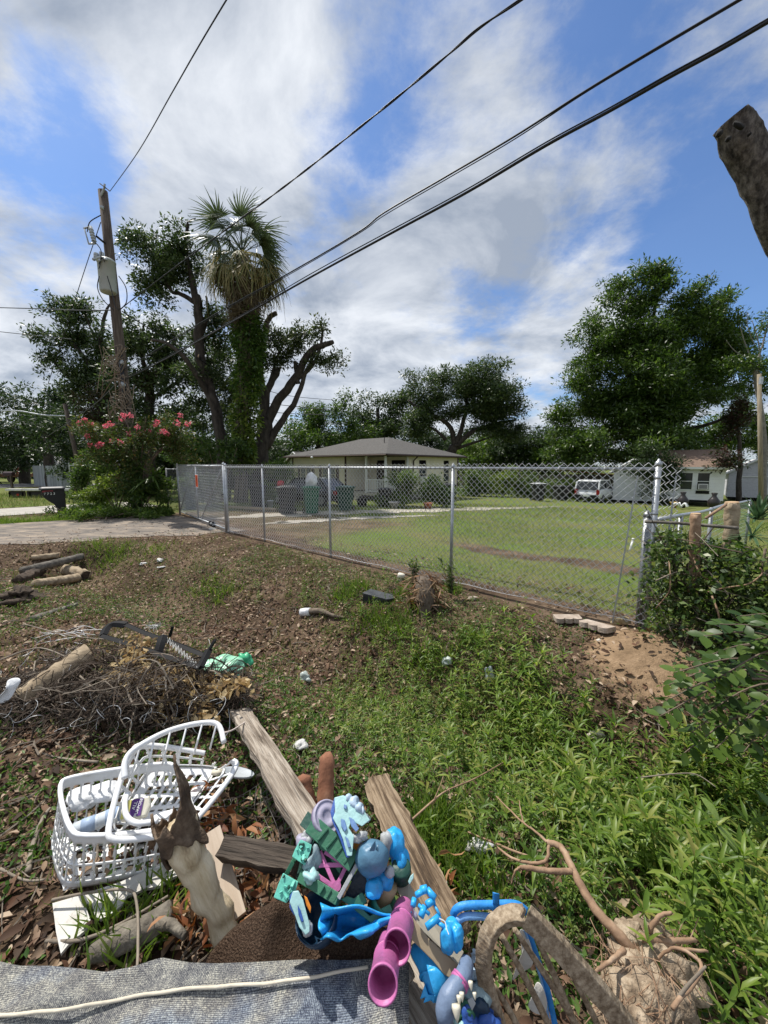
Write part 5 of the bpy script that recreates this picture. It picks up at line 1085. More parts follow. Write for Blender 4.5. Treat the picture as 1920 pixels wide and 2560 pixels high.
car('white_car', 'white boxy hatchback with dark rear window parked beside the plank shed', wc + Vector((.6, 1.2, -.02)), math.radians(45), 4.1, 1.8, 1.62, flat('white_car_paint', (.72, .73, .74), .25, var=.03, coat=.5), True, True)
bc = A(760, 1262, 19.8); bc.z = float(terr(bc.x, 19.8))
car('black_car', 'black sedan parked in front of the cream house behind the green bins', bc + Vector((.2, .5, 0)), math.radians(-62), 4.5, 1.8, 1.45, flat('black_car_paint', (.012, .012, .014), .15, var=.05, coat=.8), False)
# ------------------------------------------------------------------ bins and yard clutter
def bin_(name, label, px, py, Y, mat, lid, hgt=1.08, rz=0, wd=.6, grp=None):
    x = A(px, py, Y).x; b = TZ(x, Y); t = thing(name, b, label, 'trash bin', grp)
    M = Matrix.Translation(b) @ Matrix.Rotation(rz, 4, 'Z')
    k = wd / 2; v = []
    for (z, f) in ((.06, .72), (.5 * hgt, .86), (hgt * .9, 1.0), (hgt * .93, 1.08), (hgt * .96, 1.08)):
        for a in range(16):
            q = 2 * math.pi * a / 16; c, s_ = math.cos(q), math.sin(q); r = 1 / max(abs(c), abs(s_)) ** .75; v.append((c * r * k * f, s_ * r * k * f * 1.1, z))
    ff = [(i * 16 + j, i * 16 + (j + 1) % 16, (i + 1) * 16 + (j + 1) % 16, (i + 1) * 16 + j) for i in range(4) for j in range(16)] + [tuple(range(16))[::-1], tuple(64 + j for j in range(16))]
    MB().add(v, ff, M).build('body', mat, t)
    lv = MB(); lv.grid(lambda a, b_: ((a - .5) * wd * 1.12, (b_ - .5) * wd * 1.3, hgt * .965 + .08 * (math.sin(math.pi * a) * math.sin(math.pi * b_)) ** .5), 8, 8, M); lv.build('lid', lid, t, True, solid=.02)
    MB().tube([M @ Vector((-k * .9, k * 1.25, hgt * .92)), M @ Vector((k * .9, k * 1.25, hgt * .92))], .02, 6).build('handle', lid, t)
    for s_ in (-1, 1): MB().lathe([(.01, -.03), (.11, -.03), (.11, .03), (.01, .03)], 14, M @ Matrix.Translation((s_ * k * .85, k * .9, .11)) @ Matrix.Rotation(1.57, 4, 'Y')).build('wheel', M_TYRE, t)
    return t, b
M_GBIN = flat('green_bin_plastic', (.010, .115, .062), .42, var=.12); M_KBIN = flat('black_bin_plastic', (.016, .016, .018), .5)
M_DGBIN = flat('dark_green_bin_plastic', (.006, .060, .036), .45)
gbn, gb_b = bin_('green_bin', 'bright green wheeled bin with a white bag bulging from its top', 778, 1262, 15.6, M_GBIN, M_GBIN, 1.12, .3, .66)
bin_('green_bin', 'darker green wheeled bin right of the bright one', 864, 1258, 17.0, M_DGBIN, M_DGBIN, 1.1, -.2, .66)
bin_('black_bin', 'wide black wheeled bin left of the bright green bin', 718, 1266, 15.4, M_KBIN, M_KBIN, 1.12, .2, .74)
bin_('black_bin', 'black wheeled bin seen just behind the first thin fence post', 645, 1250, 17.5, M_KBIN, M_KBIN, 1.08, .1, .66)
bin_('black_bin', 'black bin among the shrubs in front of the porch', 962, 1240, 20.0, M_KBIN, M_KBIN, .95, 0, .66)
bin_('black_bin', 'black bin against the side wall of the cream house', 1118, 1240, 22.5, M_KBIN, M_KBIN, 1.2, .2, .8)
bin_('black_bin', 'black bin at the hedge with a pale cover over it', 1345, 1240, 28, M_KBIN, flat('pale_cover', (.35, .36, .36), .7), 1.3, .2, .8)
bin_('black_bin', 'low wide black bin right of the pale-covered one', 1402, 1240, 29, M_KBIN, M_KBIN, 1.1, .0, 1.0)
def blob(c, r, seed, n=3, amp=.25, squash=(1, 1, 1)):
    bm = bmesh.new(); bmesh.ops.create_icosphere(bm, subdivisions=n, radius=1); g_ = random.Random(seed); ks = [(Vector((g_.uniform(-1, 1), g_.uniform(-1, 1), g_.uniform(-1, 1))) * (2.5 + 1.6 * q), g_.uniform(0, 6.28)) for q in range(7)]
    V = []
    for v in bm.verts:
        d = sum(math.sin(v.co.dot(k) + p_) * amp / (1 + .35 * i) for i, (k, p_) in enumerate(ks)) * .5
        V.append(Vector(c) + Vector((v.co.x * squash[0], v.co.y * squash[1], v.co.z * squash[2])) * r * (1 + d))
    Fs = [[q.index for q in f.verts] for f in bm.faces]; bm.free(); mb = MB(); mb.add(V, Fs); return mb
M_SCRAP = pm('dirty_scrap', [(.3, (.34, .33, .31)), (.6, (.58, .58, .56))], 20, .6, .6, bscale=30)
M_WBAG = pm('white_plastic_bag', [(.3, (.62, .63, .64)), (.7, (.82, .83, .84))], 14, .4, .5, bscale=22, spec=.4)
tag(blob(gb_b + Vector((.0, 0, 1.30)), .27, 3, 3, .35, (.9, .8, 1.25)).build('white_bag', M_WBAG, None, True), 'white plastic bag sticking up out of the bright green bin', 'bag')
b = TZ(A(700, 1210, 17).x, 17); tag(blob(b + Vector((0, 0, 1.15)), .16, 5, 2, .3).build('red_bundle', flat('red_cloth', (.45, .03, .04), .8), None, True), 'small red bundle beside the black car behind the bins', 'bundle')
q0, q1 = W(572, 1270, -.12), W(688, 1276, -.12)
q0.z = float(terr(q0.x, q0.y)) + .06; q1.z = float(terr(q1.x, q1.y)) + .06
def plank(name, label, a, b_, w_, t_, mat, roll=0.0, cat='board', group=None, rough=0, seed=0, ends=(0, 0), nx=10):
    """a board built along its own x axis; ragged edges when rough"""
    a, b_ = Vector(a), Vector(b_); L_ = (b_ - a).length; R = frame_along(b_ - a).to_4x4() @ Matrix.Rotation(roll, 4, 'X'); R.translation = a
    g_ = random.Random(seed); sec = []
    for i in range(nx + 1):
        x = L_ * i / nx; j = [g_.uniform(-1, 1) * rough for _ in range(8)]
        e = 0
        ww = w_ / 2; tt = t_ / 2
        sec.append([(x + j[0], -ww + j[1], -tt), (x + j[0], ww + j[2], -tt), (x + j[4], ww + j[2] * .7, tt), (x + j[3] * .5, ww * .33 + j[5], tt + j[6] * .25), (x + j[5] * .5, -ww * .33, tt + j[3] * .25), (x + j[4], -ww + j[1] * .7, tt)])
    if ends[0]: sec[0] = [(x + g_.uniform(-ends[0], ends[0]), y, z) for x, y, z in sec[0]]
    if ends[1]: sec[-1] = [(x + g_.uniform(-ends[1], ends[1]), y, z) for x, y, z in sec[-1]]
    n = 6; vv = [v for s_ in sec for v in s_]; ff = [(i * n + j, i * n + (j + 1) % n, (i + 1) * n + (j + 1) % n, (i + 1) * n + j) for i in range(nx) for j in range(n)] + [tuple(range(n))[::-1], tuple(nx * n + j for j in range(n))]
    o = MB().add(vv, ff).build(name, mat, None, False, M=R, bevel=.002 if not rough else 0); return tag(o, label, cat, group)
M_PINE = pm('fresh_pine', [(.3, (.42, .31, .19)), (.5, (.56, .44, .29)), (.7, (.66, .54, .38))], 3, .7, .15, stretch=(.5, 9, 9), detail=5, distort=.6)
plank('yard_board', 'long pale timber lying on the ground behind the fence near the bins', q0, q1, .16, .10, M_PINE)
b = T(676, 1268); t = thing('white_bucket', b, 'small white bucket on the lawn left of the black bins', 'bucket')
MB().lathe([(.11, 0), (.15, .30), (.16, .30), (.16, .33), (.145, .33), (.105, .03)], 18, Matrix.Translation(b)).build('pail', flat('white_plastic', (.7, .71, .72), .4), t, True)
MB().tube(curve_pts([b + Vector((-.15, 0, .3)), b + Vector((-.1, -.1, .2)), b + Vector((.1, -.1, .2)), b + Vector((.15, 0, .3))]), .006, 4).build('handle', M_GALV, t)
# things along the wall of the white house
def lathe_thing(name, label, cat, b, prof, mat, group=None): return tag(MB().lathe(prof, 16, Matrix.Translation(b)).build(name, mat, None, True), label, cat, group)
urn = [(.10, 0), (.12, .05), (.22, .2), (.24, .38), (.14, .52), (.08, .62), (.12, .74), (.11, .76), (.06, .6), (.001, .5)]
for (px, Y, lab) in ((1707, 23.6, 'dark urn under the left window of the white house'), (1785, 22.8, 'dark urn near the right end of the white house')):
    b = TZ(A(px, 1250, Y).x, Y); lathe_thing('urn', lab, 'urn', b, [(r * 1.3, z * 1.3) for r, z in urn], flat('urn_glaze', (.03, .025, .025), .35), 'urns by the white house')
b = TZ(A(1686, 1250, 23.5).x, 23.5); lathe_thing('yellow_pot', 'small yellow pot left of the dark urn', 'pot', b, [(.12, 0), (.2, .3), (.22, .3), (.22, .36), (.17, .36), (.1, .05)], flat('yellow_pot_glaze', (.5, .3, .03), .5))
b = TZ(A(1702, 1258, 22.5).x, 22.5)
t = thing('white_yard_ornament', b, 'low white ornament with curled arms in front of the urns', 'ornament')
for k in range(5): a = k * 1.256; MB().tube(curve_pts([b + Vector((0, 0, .1)), b + Vector((math.cos(a) * .25, math.sin(a) * .2, .35)), b + Vector((math.cos(a) * .45, math.sin(a) * .35, .15 + .12 * (k % 2)))]), [.05] * 16 + [.03], 6).build('arm', M_WHITEP, t, True)
for (px, Y, r_, h_, lab, mt) in ((905, 19.5, .28, .35, 'dark round planter on the grass left of the porch', M_DARK), (985, 19.0, .25, .3, 'grey planter on the grass before the porch', flat('grey_pot', (.25, .25, .25), .8)), (1070, 19.4, .22, .26, 'terracotta planter in the flower bed', flat('terracotta', (.33, .12, .06), .8))):
    b = TZ(A(px, 1250, Y).x, Y); lathe_thing('planter', lab, 'planter', b, [(r_ * .7, 0), (r_, h_), (r_ * 1.08, h_), (r_ * 1.08, h_ + .05), (r_ * .9, h_ + .05), (r_ * .85, h_ - .06), (.001, h_ - .06)], mt)
# white pipe stake leaning on the lawn near the corner
a = T(1573, 1378); tag(MB().tube([a - Vector((0, 0, .05)), a + Vector((.10, .05, .26))], .022, 10).tube([a + Vector((.098, .049, .25)), a + Vector((.108, .054, .29))], .028, 10).build('white_pipe', flat('white_pvc', (.74, .74, .72), .4), None, True), 'short white pipe stake leaning in the lawn by the corner post', 'pipe')
# broken scalloped edging stones at the foot of the fence
M_CONC2 = pm('edging_concrete', [(.3, (.26, .21, .165)), (.55, (.40, .33, .27)), (.75, (.52, .45, .38))], 12, .9, .5, bscale=40)
def edging(pxa, pxb, label, nsc=3, seed=1):
    a, b_ = T(*pxa), T(*pxb); L_ = (b_ - a).length; e = (b_ - a).normalized(); nrm = Vector((e.y, -e.x, 0)).normalized()
    if nrm.y > 0: nrm = -nrm
    z = Vector((0, 0, 1)); M = Matrix((e, nrm, -e.cross(nrm) if e.cross(nrm).z < 0 else e.cross(nrm))).transposed().to_4x4(); M.translation = a + Vector((0, 0, .015))
    poly = [(0, 0)]; r = L_ / nsc / 2; dp = .11
    for k in range(nsc):
        cx = r + 2 * r * k
        poly += [(cx - r * math.cos(q), dp + r * .75 * math.sin(q)) for q in np.linspace(.12, math.pi - .12, 8)]
    poly += [(L_, 0)]
    return tag(MB().prism(poly, .055, M).build('edging_stone', M_CONC2, None, bevel=.006), label, 'edging stone', 'edging stones at the fence')
edging((1382, 1550), (1446, 1551), 'left scalloped concrete edging piece at the foot of the fence', 3)
edging((1468, 1563), (1540, 1584), 'right paler scalloped edging piece at the foot of the fence', 3, 2)
q = T(1552, 1562); tag(blob(q + Vector((0, 0, .04)), .075, 8, 3, .35, (1.2, .8, .7)).build('yellow_rock', pm('yellow_stone', [(.3, (.35, .26, .13)), (.7, (.56, .46, .29))], 14, .9, .6), None, True), 'yellowish rock beside the base of the corner post', 'rock')
q = T(1497, 1604); tag(blob(q, .02, 8, 2, .3).build('pebble', flat('white_stone', (.6, .57, .5), .8), None, True), 'small white pebble on the bare earth below the edging', 'pebble')
# PVC clean-out cap
q = T(1000, 1452); t = thing('pipe_cap', q, 'white pipe clean-out cap poking from the bank near the fence', 'pipe cap')
Mq = Matrix.Translation(q) @ Matrix.Rotation(.22, 4, 'Y')
MB().lathe([(.045, -.05), (.045, .07), (.001, .07)], 18, Mq).build('pipe', flat('ivory_pvc', (.58, .54, .44), .5), t, True)
MB().lathe([(.056, .04), (.058, .10), (.052, .115), (.001, .117)], 18, Mq).build('cap', flat('ivory_cap', (.70, .66, .55), .5), t, True)
# black utility box half sunk in the bank
a = T(905, 1508); M = Matrix.Translation(a) @ Matrix.Rotation(-.45, 4, 'Z') @ Matrix.Rotation(.12, 4, 'Y')
t = thing('black_box', a, 'black rectangular plastic box half sunk in the grassy bank', 'box')
MB().prism([(0, 0), (.36, .03), (.42, .12), (.36, .22), (.02, .2)], .17, M, -.05).build('body', flat('weathered_black', (.022, .023, .025), .55, bump=.2), t, bevel=.008)
MB().prism([(-.008, -.008), (.362, .022), (.425, .12), (.362, .228), (.012, .208)], .02, M, .122).build('lid', flat('sunlit_black_lid', (.055, .058, .062), .5, var=.3, bump=.2), t, bevel=.004)  # lid colour lighter than the body: sun on its top painted in
# log with white tape
M_LOGB = pm('brown_log_bark', [(.3, (.06, .045, .033)), (.5, (.13, .10, .075)), (.72, (.24, .195, .15))], 10, .95, .8, stretch=(.5, 1, 1), detail=8, bscale=18)
a, b_, c = T(762, 1532, .04), T(800, 1528, .06), T(862, 1546, .02)
t = thing('taped_branch', a, 'bent bare branch with white tape round its end on the ditch slope', 'branch')
MB().tube(curve_pts([a, b_, T(830, 1538, .05), c]), [.05, .05, .048, .046, .044, .042, .04, .04, .038, .036, .034, .032, .03, .03, .028, .026, .025, .024, .022, .02, .02, .018, .016, .014, .012], 10).build('wood', M_LOGB, t, True)
MB().tube([a - (b_ - a).normalized() * .06, a, a + (b_ - a) * .35], [.056, .06, .056], 12).build('tape', M_WBAG, t, True)
# ------------------------------------------------------------------ the dumped pile in the foreground
def at(px, py, c):
    """point seen at a pixel, c metres in front of the lens plane"""
    r = ray(px, py); return Vector((r[0] * c, r[1] * c, EYE + r[2] * c))
def depth_of(px, py, z): return (z - EYE) / ray(px, py)[2]
def closed_ring(corners, n=96, it=3):
    P = [Vector(c) for c in corners]
    for _ in range(it):
        Q = []
        for i in range(len(P)): a, b_ = P[i], P[(i + 1) % len(P)]; Q += [a * .75 + b_ * .25, a * .25 + b_ * .75] if _ else [a * .89 + b_ * .11, a * .11 + b_ * .89]
        P = Q
    L_ = [0]
    for i in range(len(P)): L_.append(L_[-1] + (P[(i + 1) % len(P)] - P[i]).length)
    out = []
    for k in range(n):
        t = L_[-1] * k / n; i = max(j for j in range(len(P)) if L_[j] <= t); f = (t - L_[i]) / max(1e-9, L_[i + 1] - L_[i]); out.append(P[i].lerp(P[(i + 1) % len(P)], f))
    return out
M_BWHITE = pm('white_basket_plastic', [(.27, (.46, .42, .35)), (.36, (.70, .70, .69)), (.6, (.80, .81, .82))], 7, .42, .05, spec=.45, sss=0)
def basket(name, label, bottom, top, slant, rows, gap=None, fl_hole=True, slot=(6, 4), rim_r=.0095, mat=None):
    mat = mat or M_BWHITE; n = 252; lo = closed_ring(bottom, n); hi = closed_ring(top, n)
    o0 = sum(bottom, Vector()) / 4; t = thing(name, o0, label, 'laundry basket')
    nr = 24; mb = MB(); V = []; keep = set(gap) if gap else set()
    for j in range(nr + 1):
        f = j / nr; V += [lo[i].lerp(hi[i], f) for i in range(n)]
    F_ = []
    for j in range(nr):
        f = (j + .5) / nr
        for i in range(n):
            if gap and gap[0] <= i < gap[1] and f > gap[2]: continue
            solid_row = any(a <= f < b_ for a, b_ in rows)
            k = (i + slant * f * 10) % slot[0]
            if not solid_row and k < slot[1]: continue
            F_.append((j * n + i, j * n + (i + 1) % n, (j + 1) * n + (i + 1) % n, (j + 1) * n + i))
    mb.add(V, F_); mb.build('wall', mat, t, True, solid=.004, recalc=False)
    # floor lattice
    q = [Vector(b_) for b_ in bottom]; nu, nv = 40, 28; fv = []; ff = []
    for a in range(nu + 1):
        for b_ in range(nv + 1):
            u, v = a / nu, b_ / nv; fv.append(q[0].lerp(q[1], u).lerp(q[3].lerp(q[2], u), v) * .96 + o0 * .04)
    for a in range(nu):
        for b_ in range(nv):
            if fl_hole and 3 < a < nu - 4 and 3 < b_ < nv - 4 and (a % 5) in (1, 2, 3) and (b_ % 6) in (1, 2, 3, 4): continue
            ff.append((a * (nv + 1) + b_, (a + 1) * (nv + 1) + b_, (a + 1) * (nv + 1) + b_ + 1, a * (nv + 1) + b_ + 1))
    MB().add(fv, ff).build('floor', mat, t, True, solid=.004, recalc=False)
    pts = hi + [hi[0]] if not gap else [hi[i % n] for i in range(gap[1], gap[0] + n)]
    MB().tube(pts, rim_r, 10, caps=bool(gap), squash=.8).build('rim', mat, t, True)
    return t
# whole basket standing at the left
bas1 = basket('laundry_basket', 'whole white slatted plastic laundry basket at the lower left with smaller items inside',
    [W(152, 2232, .01), W(470, 2165, .03), W(455, 2010, .03), W(118, 2090, .02)],
    [W(176, 2096, .29), W(500, 2068, .25), W(440, 1900, .27), W(140, 1945, .31)], .45, [(0, .12), (.41, .47), (.82, 1)], slot=(6, 4.5))
# broken basket tipped into it
bas2 = basket('broken_basket', 'broken white plastic basket with torn rim tipped on top of the whole one',
    [W(285, 2065, .16), W(455, 2045, .13), W(548, 1915, .10), W(375, 1915, .20)],
    [W(255, 2110, .30), W(470, 2080, .22), W(612, 1900, .22), W(330, 1850, .44)], 0.3, [(0, .10), (.46, .54), (.84, 1)], gap=(95, 118, .45), slot=(12, 9.5), rim_r=.012)
# broken handle loop that curls up out of the tipped basket
lp_ = bas2
MB().tube(curve_pts([W(312, 1946, .40), W(313, 1905, .44), W(338, 1872, .46), W(420, 1828, .44), W(500, 1808, .42), W(545, 1812, .40), W(560, 1856, .36)], 6), .0135, 10).build('torn_rim', M_BWHITE, lp_, True)
ribs = [((350, 1868), (330, 1935)), ((385, 1850), (368, 1925)), ((425, 1832), (405, 1915)), ((465, 1822), (445, 1900)), ((505, 1812), (485, 1885)), ((540, 1815), (525, 1872))]
for a, b_ in ribs: MB().tube([W(*a, .44), W((a[0] + b_[0]) / 2, (a[1] + b_[1]) / 2, .40), W(*b_, .32)], .005, 6).build('rib', M_BWHITE, lp_)
lo2 = thing('basket_handle', W(345, 2055, .3), 'white looped plastic handle lying across the front rim', 'handle')
MB().tube(curve_pts([W(318, 1985, .34), W(312, 2010, .34), W(318, 2042, .33), W(345, 2058, .32), W(395, 2052, .32)], 6), .011, 10).build('tube', M_BWHITE, lo2, True)
# containers inside
q = W(338, 2020, .27); M = Matrix.Translation(q) @ Matrix.Rotation(math.radians(14), 4, 'Z') @ Matrix.Rotation(math.radians(35), 4, 'X')
tb = thing('cleaner_tub', q, 'pale tub with purple ALL PURPOSE label inside the baskets', 'tub')
MB().prism([(-.05, -.04), (.05, -.04), (.06, 0), (.05, .04), (-.05, .04), (-.06, 0)], .03, M, -.03).build('body', flat('cream_tub', (.66, .63, .52), .4), tb, bevel=.008)
MB().box((-.035, 0, .003), (.03, .066, .004), M).build('yellow_label', flat('label_yellow', (.62, .58, .16), .5), tb)
MB().box((.006, 0, .0035), (.046, .066, .004), M).build('purple_label', flat('label_purple', (.10, .035, .20), .5), tb)
Mt = M @ Matrix.Translation((.008, 0, .007)) @ Matrix.Rotation(math.radians(78), 4, 'Z')
text('lettering', 'ALL', .019, Mt @ Matrix.Translation((.006, .011, 0)), flat('label_white', (.8, .8, .8), .5), tb, .0004)
text('lettering', 'PURPOSE', .0165, Mt @ Matrix.Translation((0, -.008, 0)), flat('label_white', (.8, .8, .8), .5), tb, .0004)
for (px, py, z, rz, lab) in ((232, 2058, .20, .5, 'clear blue-labelled bottle under the tipped basket'), (292, 2035, .22, .5, 'second clear bottle further right under the tipped basket')):
    q = W(px, py, z); M = Matrix.Translation(q) @ Matrix.Rotation(rz, 4, 'Z') @ Matrix.Rotation(math.pi / 2, 4, 'Y')
    t = thing('plastic_bottle', q, lab, 'bottle'); MB().lathe([(.001, -.07), (.028, -.068), (.03, .03), (.012, .06), (.012, .075), (.001, .075)], 14, M).build('bottle', flat('bottle_plastic', (.62, .68, .74), .2), t, True)
    MB().lathe([(.0305, -.04), (.0308, -.04), (.0308, .012), (.0305, .012)], 14, M, True).build('paper_label', flat('label_blue', (.34, .44, .60), .5), t, True)
    MB().lathe([(.001, .072), (.014, .072), (.014, .09), (.001, .09)], 10, M).build('cap', flat('cap_red', (.20, .03, .03), .4), t, True)
q = W(235, 1990, .16); tag(blob(q, .06, 12, 3, .5, (1.4, 1, .5)).build('plastic_wrap', M_WBAG, None, True), 'crumpled clear plastic wrap at the back of the whole basket', 'plastic wrap')
q = W(595, 1935, .06); t = thing('can_lid', q, 'round pale blue-grey lid poking out beyond the broken basket', 'lid')
Mq = Matrix.Translation(q) @ Matrix.Rotation(-.5, 4, 'X') @ Matrix.Rotation(.2, 4, 'Y')
MB().lathe([(.001, 0), (.085, 0), (.09, .012), (.082, .012), (.078, .005), (.001, .005)], 28, Mq).build('disc', flat('lid_grey', (.52, .56, .60), .35), t, True)
q = W(545, 1935, .13); MB_ = MB().lathe([(.001, 0), (.035, 0), (.035, .02), (.001, .02)], 20, Matrix.Translation(q) @ Matrix.Rotation(-.5, 4, 'X')).build('paper_sticker', flat('sticker_cream', (.62, .58, .46), .6), None, True); tag(MB_, 'round cream lid on the torn end of the broken basket', 'lid')
# string tied from the basket to the weathered board
tag(MB().tube(curve_pts([W(556, 1832, .38), W(580, 1826, .36), W(612, 1806, .14), W(632, 1795, .10)]), .0045, 5).build('string', flat('pale_string', (.55, .47, .42), .8), None, True), 'pale string stretched from the broken basket to the grey board', 'string')
# torn white panel
def sheet(name, label, cat, poly, z, th, mat, tilt=None):
    P = [W(px, py, z if not tilt else z + tilt(px, py)) for px, py in poly]; k = len(P)
    mb = MB(); mb.add(P + [p - Vector((0, 0, th)) for p in P], [tuple(range(k)), tuple(range(k, 2 * k))[::-1]] + [(i, (i + 1) % k, k + (i + 1) % k, k + i) for i in range(k)])
    return tag(mb.build(name, mat), label, cat)
M_PANEL = pm('dirty_white_board', [(.30, (.26, .22, .17)), (.44, (.52, .50, .46)), (.7, (.64, .64, .61))], 6, .7, .15, detail=9, nrough=.7)
sheet('torn_white_sheet', 'torn dirty white panel lying in front of the white basket', 'panel', [(131, 2258), (200, 2238), (300, 2205), (380, 2170), (446, 2130), (470, 2160), (476, 2186), (438, 2190), (400, 2214), (360, 2222), (318, 2240), (305, 2262), (285, 2280), (252, 2298), (236, 2290), (230, 2258), (212, 2260), (226, 2300), (222, 2318), (190, 2345), (172, 2360), (152, 2384), (140, 2330)], .05, .012, M_PANEL)
# sticks over the panel
M_STICK = pm('grey_brown_stick', [(.3, (.13, .105, .08)), (.7, (.30, .255, .2))], 8, .9, .3)
def stick(label, pts, r, mat=M_STICK, name='stick', n=7, grp='loose sticks and branches'):
    P = curve_pts([W(*p) for p in pts], 5); return tag(MB().tube(P, [q * .62 for q in r], n).build(name, mat, None, True), label, 'branch', grp)
stick('thin grey stick curving across the torn white panel and bending down', [(130, 2250, .08), (220, 2232, .10), (320, 2225, .12), (342, 2262, .12), (345, 2360, .14), (343, 2420, .16)], [.009, .008, .008, .007])
stick('longer stick running from lower left under the pale trunk', [(115, 2352, .03), (200, 2350, .06), (300, 2310, .08), (420, 2240, .10)], [.011, .01, .009, .008])
stick('dark slanting stick at the left of the panel', [(70, 2180, .01), (80, 2120, .01), (105, 2050, .02), (125, 2020, .02)], [.02, .018, .014, .01])
stick('pale crooked twig above the whole basket', [(170, 1806, .02), (195, 1850, .03), (235, 1895, .03)], [.012, .01, .008])
stick('brown twig ending in a fresh cut near the back of the basket', [(60, 1870, .02), (150, 1895, .03), (245, 1905, .05)], [.009, .011, .013])
stick('grey stick between the lower left leaves and the panel', [(0, 2172, .02), (60, 2200, .02), (110, 2200, .02)], [.01, .008, .007])
# bark-covered branch section under the sticks
M_LICHEN = pm('lichen_bark', [(.3, (.08, .07, .055)), (.55, (.20, .175, .14)), (.75, (.38, .35, .29))], 14, .95, .9, detail=9, bscale=25)
t = thing('lichen_branch', W(300, 2370, .03), 'thick lichen-spotted branch with a broken end lying below the torn panel', 'branch')
MB().tube(curve_pts([W(232, 2388, .02), W(300, 2350, .05), W(370, 2318, .08), W(430, 2275, .10)], 6), [.034, .045, .042, .036], 14).build('wood', M_LICHEN, t, True)
MB().tube([W(395, 2306, .10), W(430, 2312, .12), W(462, 2340, .13)], [.020, .018, .013], 10).build('stub', M_LICHEN, t, True)
# the pale barkless trunk
M_PALEW = pm('barkless_trunk', [(.28, (.24, .16, .085)), (.42, (.47, .37, .23)), (.58, (.63, .53, .37)), (.78, (.72, .65, .50))], 9, .85, .6, stretch=(.35, 2, 2), detail=10, nrough=.7, bscale=22)
M_DARKB = pm('stripped_dark_bark', [(.3, (.035, .022, .014)), (.5, (.10, .066, .042)), (.75, (.22, .165, .115))], 14, .9, 1.0, detail=9, bscale=30)
t = thing('barkless_log', W(570, 2340, .05), 'pale barkless trunk section with dark splintered top leaning over the basket', 'tree trunk')
pa, pb2 = W(578, 2352, .10), W(432, 2052, .50)
def warp(mb, amp, f1, f2):
    for i, v in enumerate(mb.v): mb.v[i] = (v[0] + amp * math.sin(v[1] * f1 + v[2] * f2), v[1] + amp * math.sin(v[2] * f1 + v[0] * f2), v[2] + amp * math.sin(v[0] * f1 + v[1] * f2))
    return mb
Lp = (pb2 - pa).length; mb = MB(); N_ = 26; mb.tube([(Lp * .93 * i / N_, .006 * math.sin(i * .7), .005 * math.cos(i * .9)) for i in range(N_ + 1)], [.041 + .022 * (i / N_) ** 1.5 + .003 * math.sin(i * 1.3) for i in range(N_ + 1)], 26)
Mp = frame_along(pb2 - pa).to_4x4(); Mp.translation = pa - Vector(t.location); warp(mb, .0035, 37, 53).build('wood', M_PALEW, t, True, M=Mp)
mb = MB(); ax3 = (pb2 - pa).normalized(); a1 = pa.lerp(pb2, .80); e1_ = ax3.cross(Vector((0, 0, 1))).normalized(); e2_ = ax3.cross(e1_); nn_ = 40; V = []
up_ = (ax3 * .55 + Vector((.1, .1, .6))).normalized(); d0 = Vector((.75, .25, .5)); q0 = math.atan2(d0.dot(e2_), d0.dot(e1_)); d1 = Vector((-.9, -.2, .2)); q1_ = math.atan2(d1.dot(e2_), d1.dot(e1_))
dq = lambda a, b_: abs((a - b_ + math.pi) % (2 * math.pi) - math.pi)
for i in range(15):
    f = i / 14
    for j in range(nn_):
        q = 2 * math.pi * j / nn_; rise = .205 * math.exp(-(dq(q, q0) / .55) ** 2) + .05 * math.exp(-(dq(q, q1_) / .35) ** 2) + .014 * math.sin(q * 9) + .010 * math.sin(q * 17 + 1)
        low = .03 * math.sin(q * 2 + .4) + .014 * math.sin(q * 7); R_ = .066 + .005 * math.sin(q * 5 + f * 4) - .030 * f * math.exp(-(dq(q, q0) / .5) ** 2)
        V.append(a1 + ax3 * (Lp * .21 * f + low * (1 - f)) + up_ * rise * f ** 2 + (e1_ * math.cos(q) + e2_ * math.sin(q)) * R_)
mb.add(V, [(i * nn_ + j, i * nn_ + (j + 1) % nn_, (i + 1) * nn_ + (j + 1) % nn_, (i + 1) * nn_ + j) for i in range(14) for j in range(nn_)]); warp(mb, .003, 61, 47).build('bark_sleeve', M_DARKB, t, True, solid=.009)
MB().tube([pb2 - ax3 * Lp * .08, pb2 - ax3 * Lp * .06], .060, 18).build('broken_face', M_DARKB, t)
# boards
M_WEATH = pm('weathered_grey_board', [(.30, (.035, .026, .018)), (.41, (.15, .118, .088)), (.53, (.33, .28, .225)), (.75, (.49, .44, .37))], 4.2, .9, 1.0, stretch=(.55, 11, 11), detail=9, nrough=.66, bscale=7, distort=.5)
M_WEATHB = pm('weathered_brown_board', [(.32, (.022, .014, .008)), (.44, (.10, .066, .038)), (.56, (.27, .20, .13)), (.75, (.46, .38, .28))], 4.2, .9, 1.0, stretch=(.5, 12, 12), detail=9, nrough=.68, bscale=8, distort=.6)
plank('weathered_board', 'long weathered grey board slanting from the grass down under the toys', W(598, 1778, .06), W(800, 2110, .40), .125, .040, M_WEATH, -.12, rough=.008, seed=3, ends=(.03, .01), nx=18)
plank('rotten_board', 'split rotten board standing out of the pile right of the toys', W(938, 1952, .12), W(1130, 2345, .26), .135, .045, M_WEATHB, .25, rough=.010, seed=5, ends=(.035, .02), nx=18)
plank('pine_offcut', 'clean pine offcut leaning beside the pale trunk', W(530, 2078, .22), W(592, 2300, .14), .07, .019, pm('grey_pine', [(.3, (.34, .26, .19)), (.6, (.47, .385, .30))], 3, .8, .2, stretch=(.5, 9, 9), distort=.6), .15)
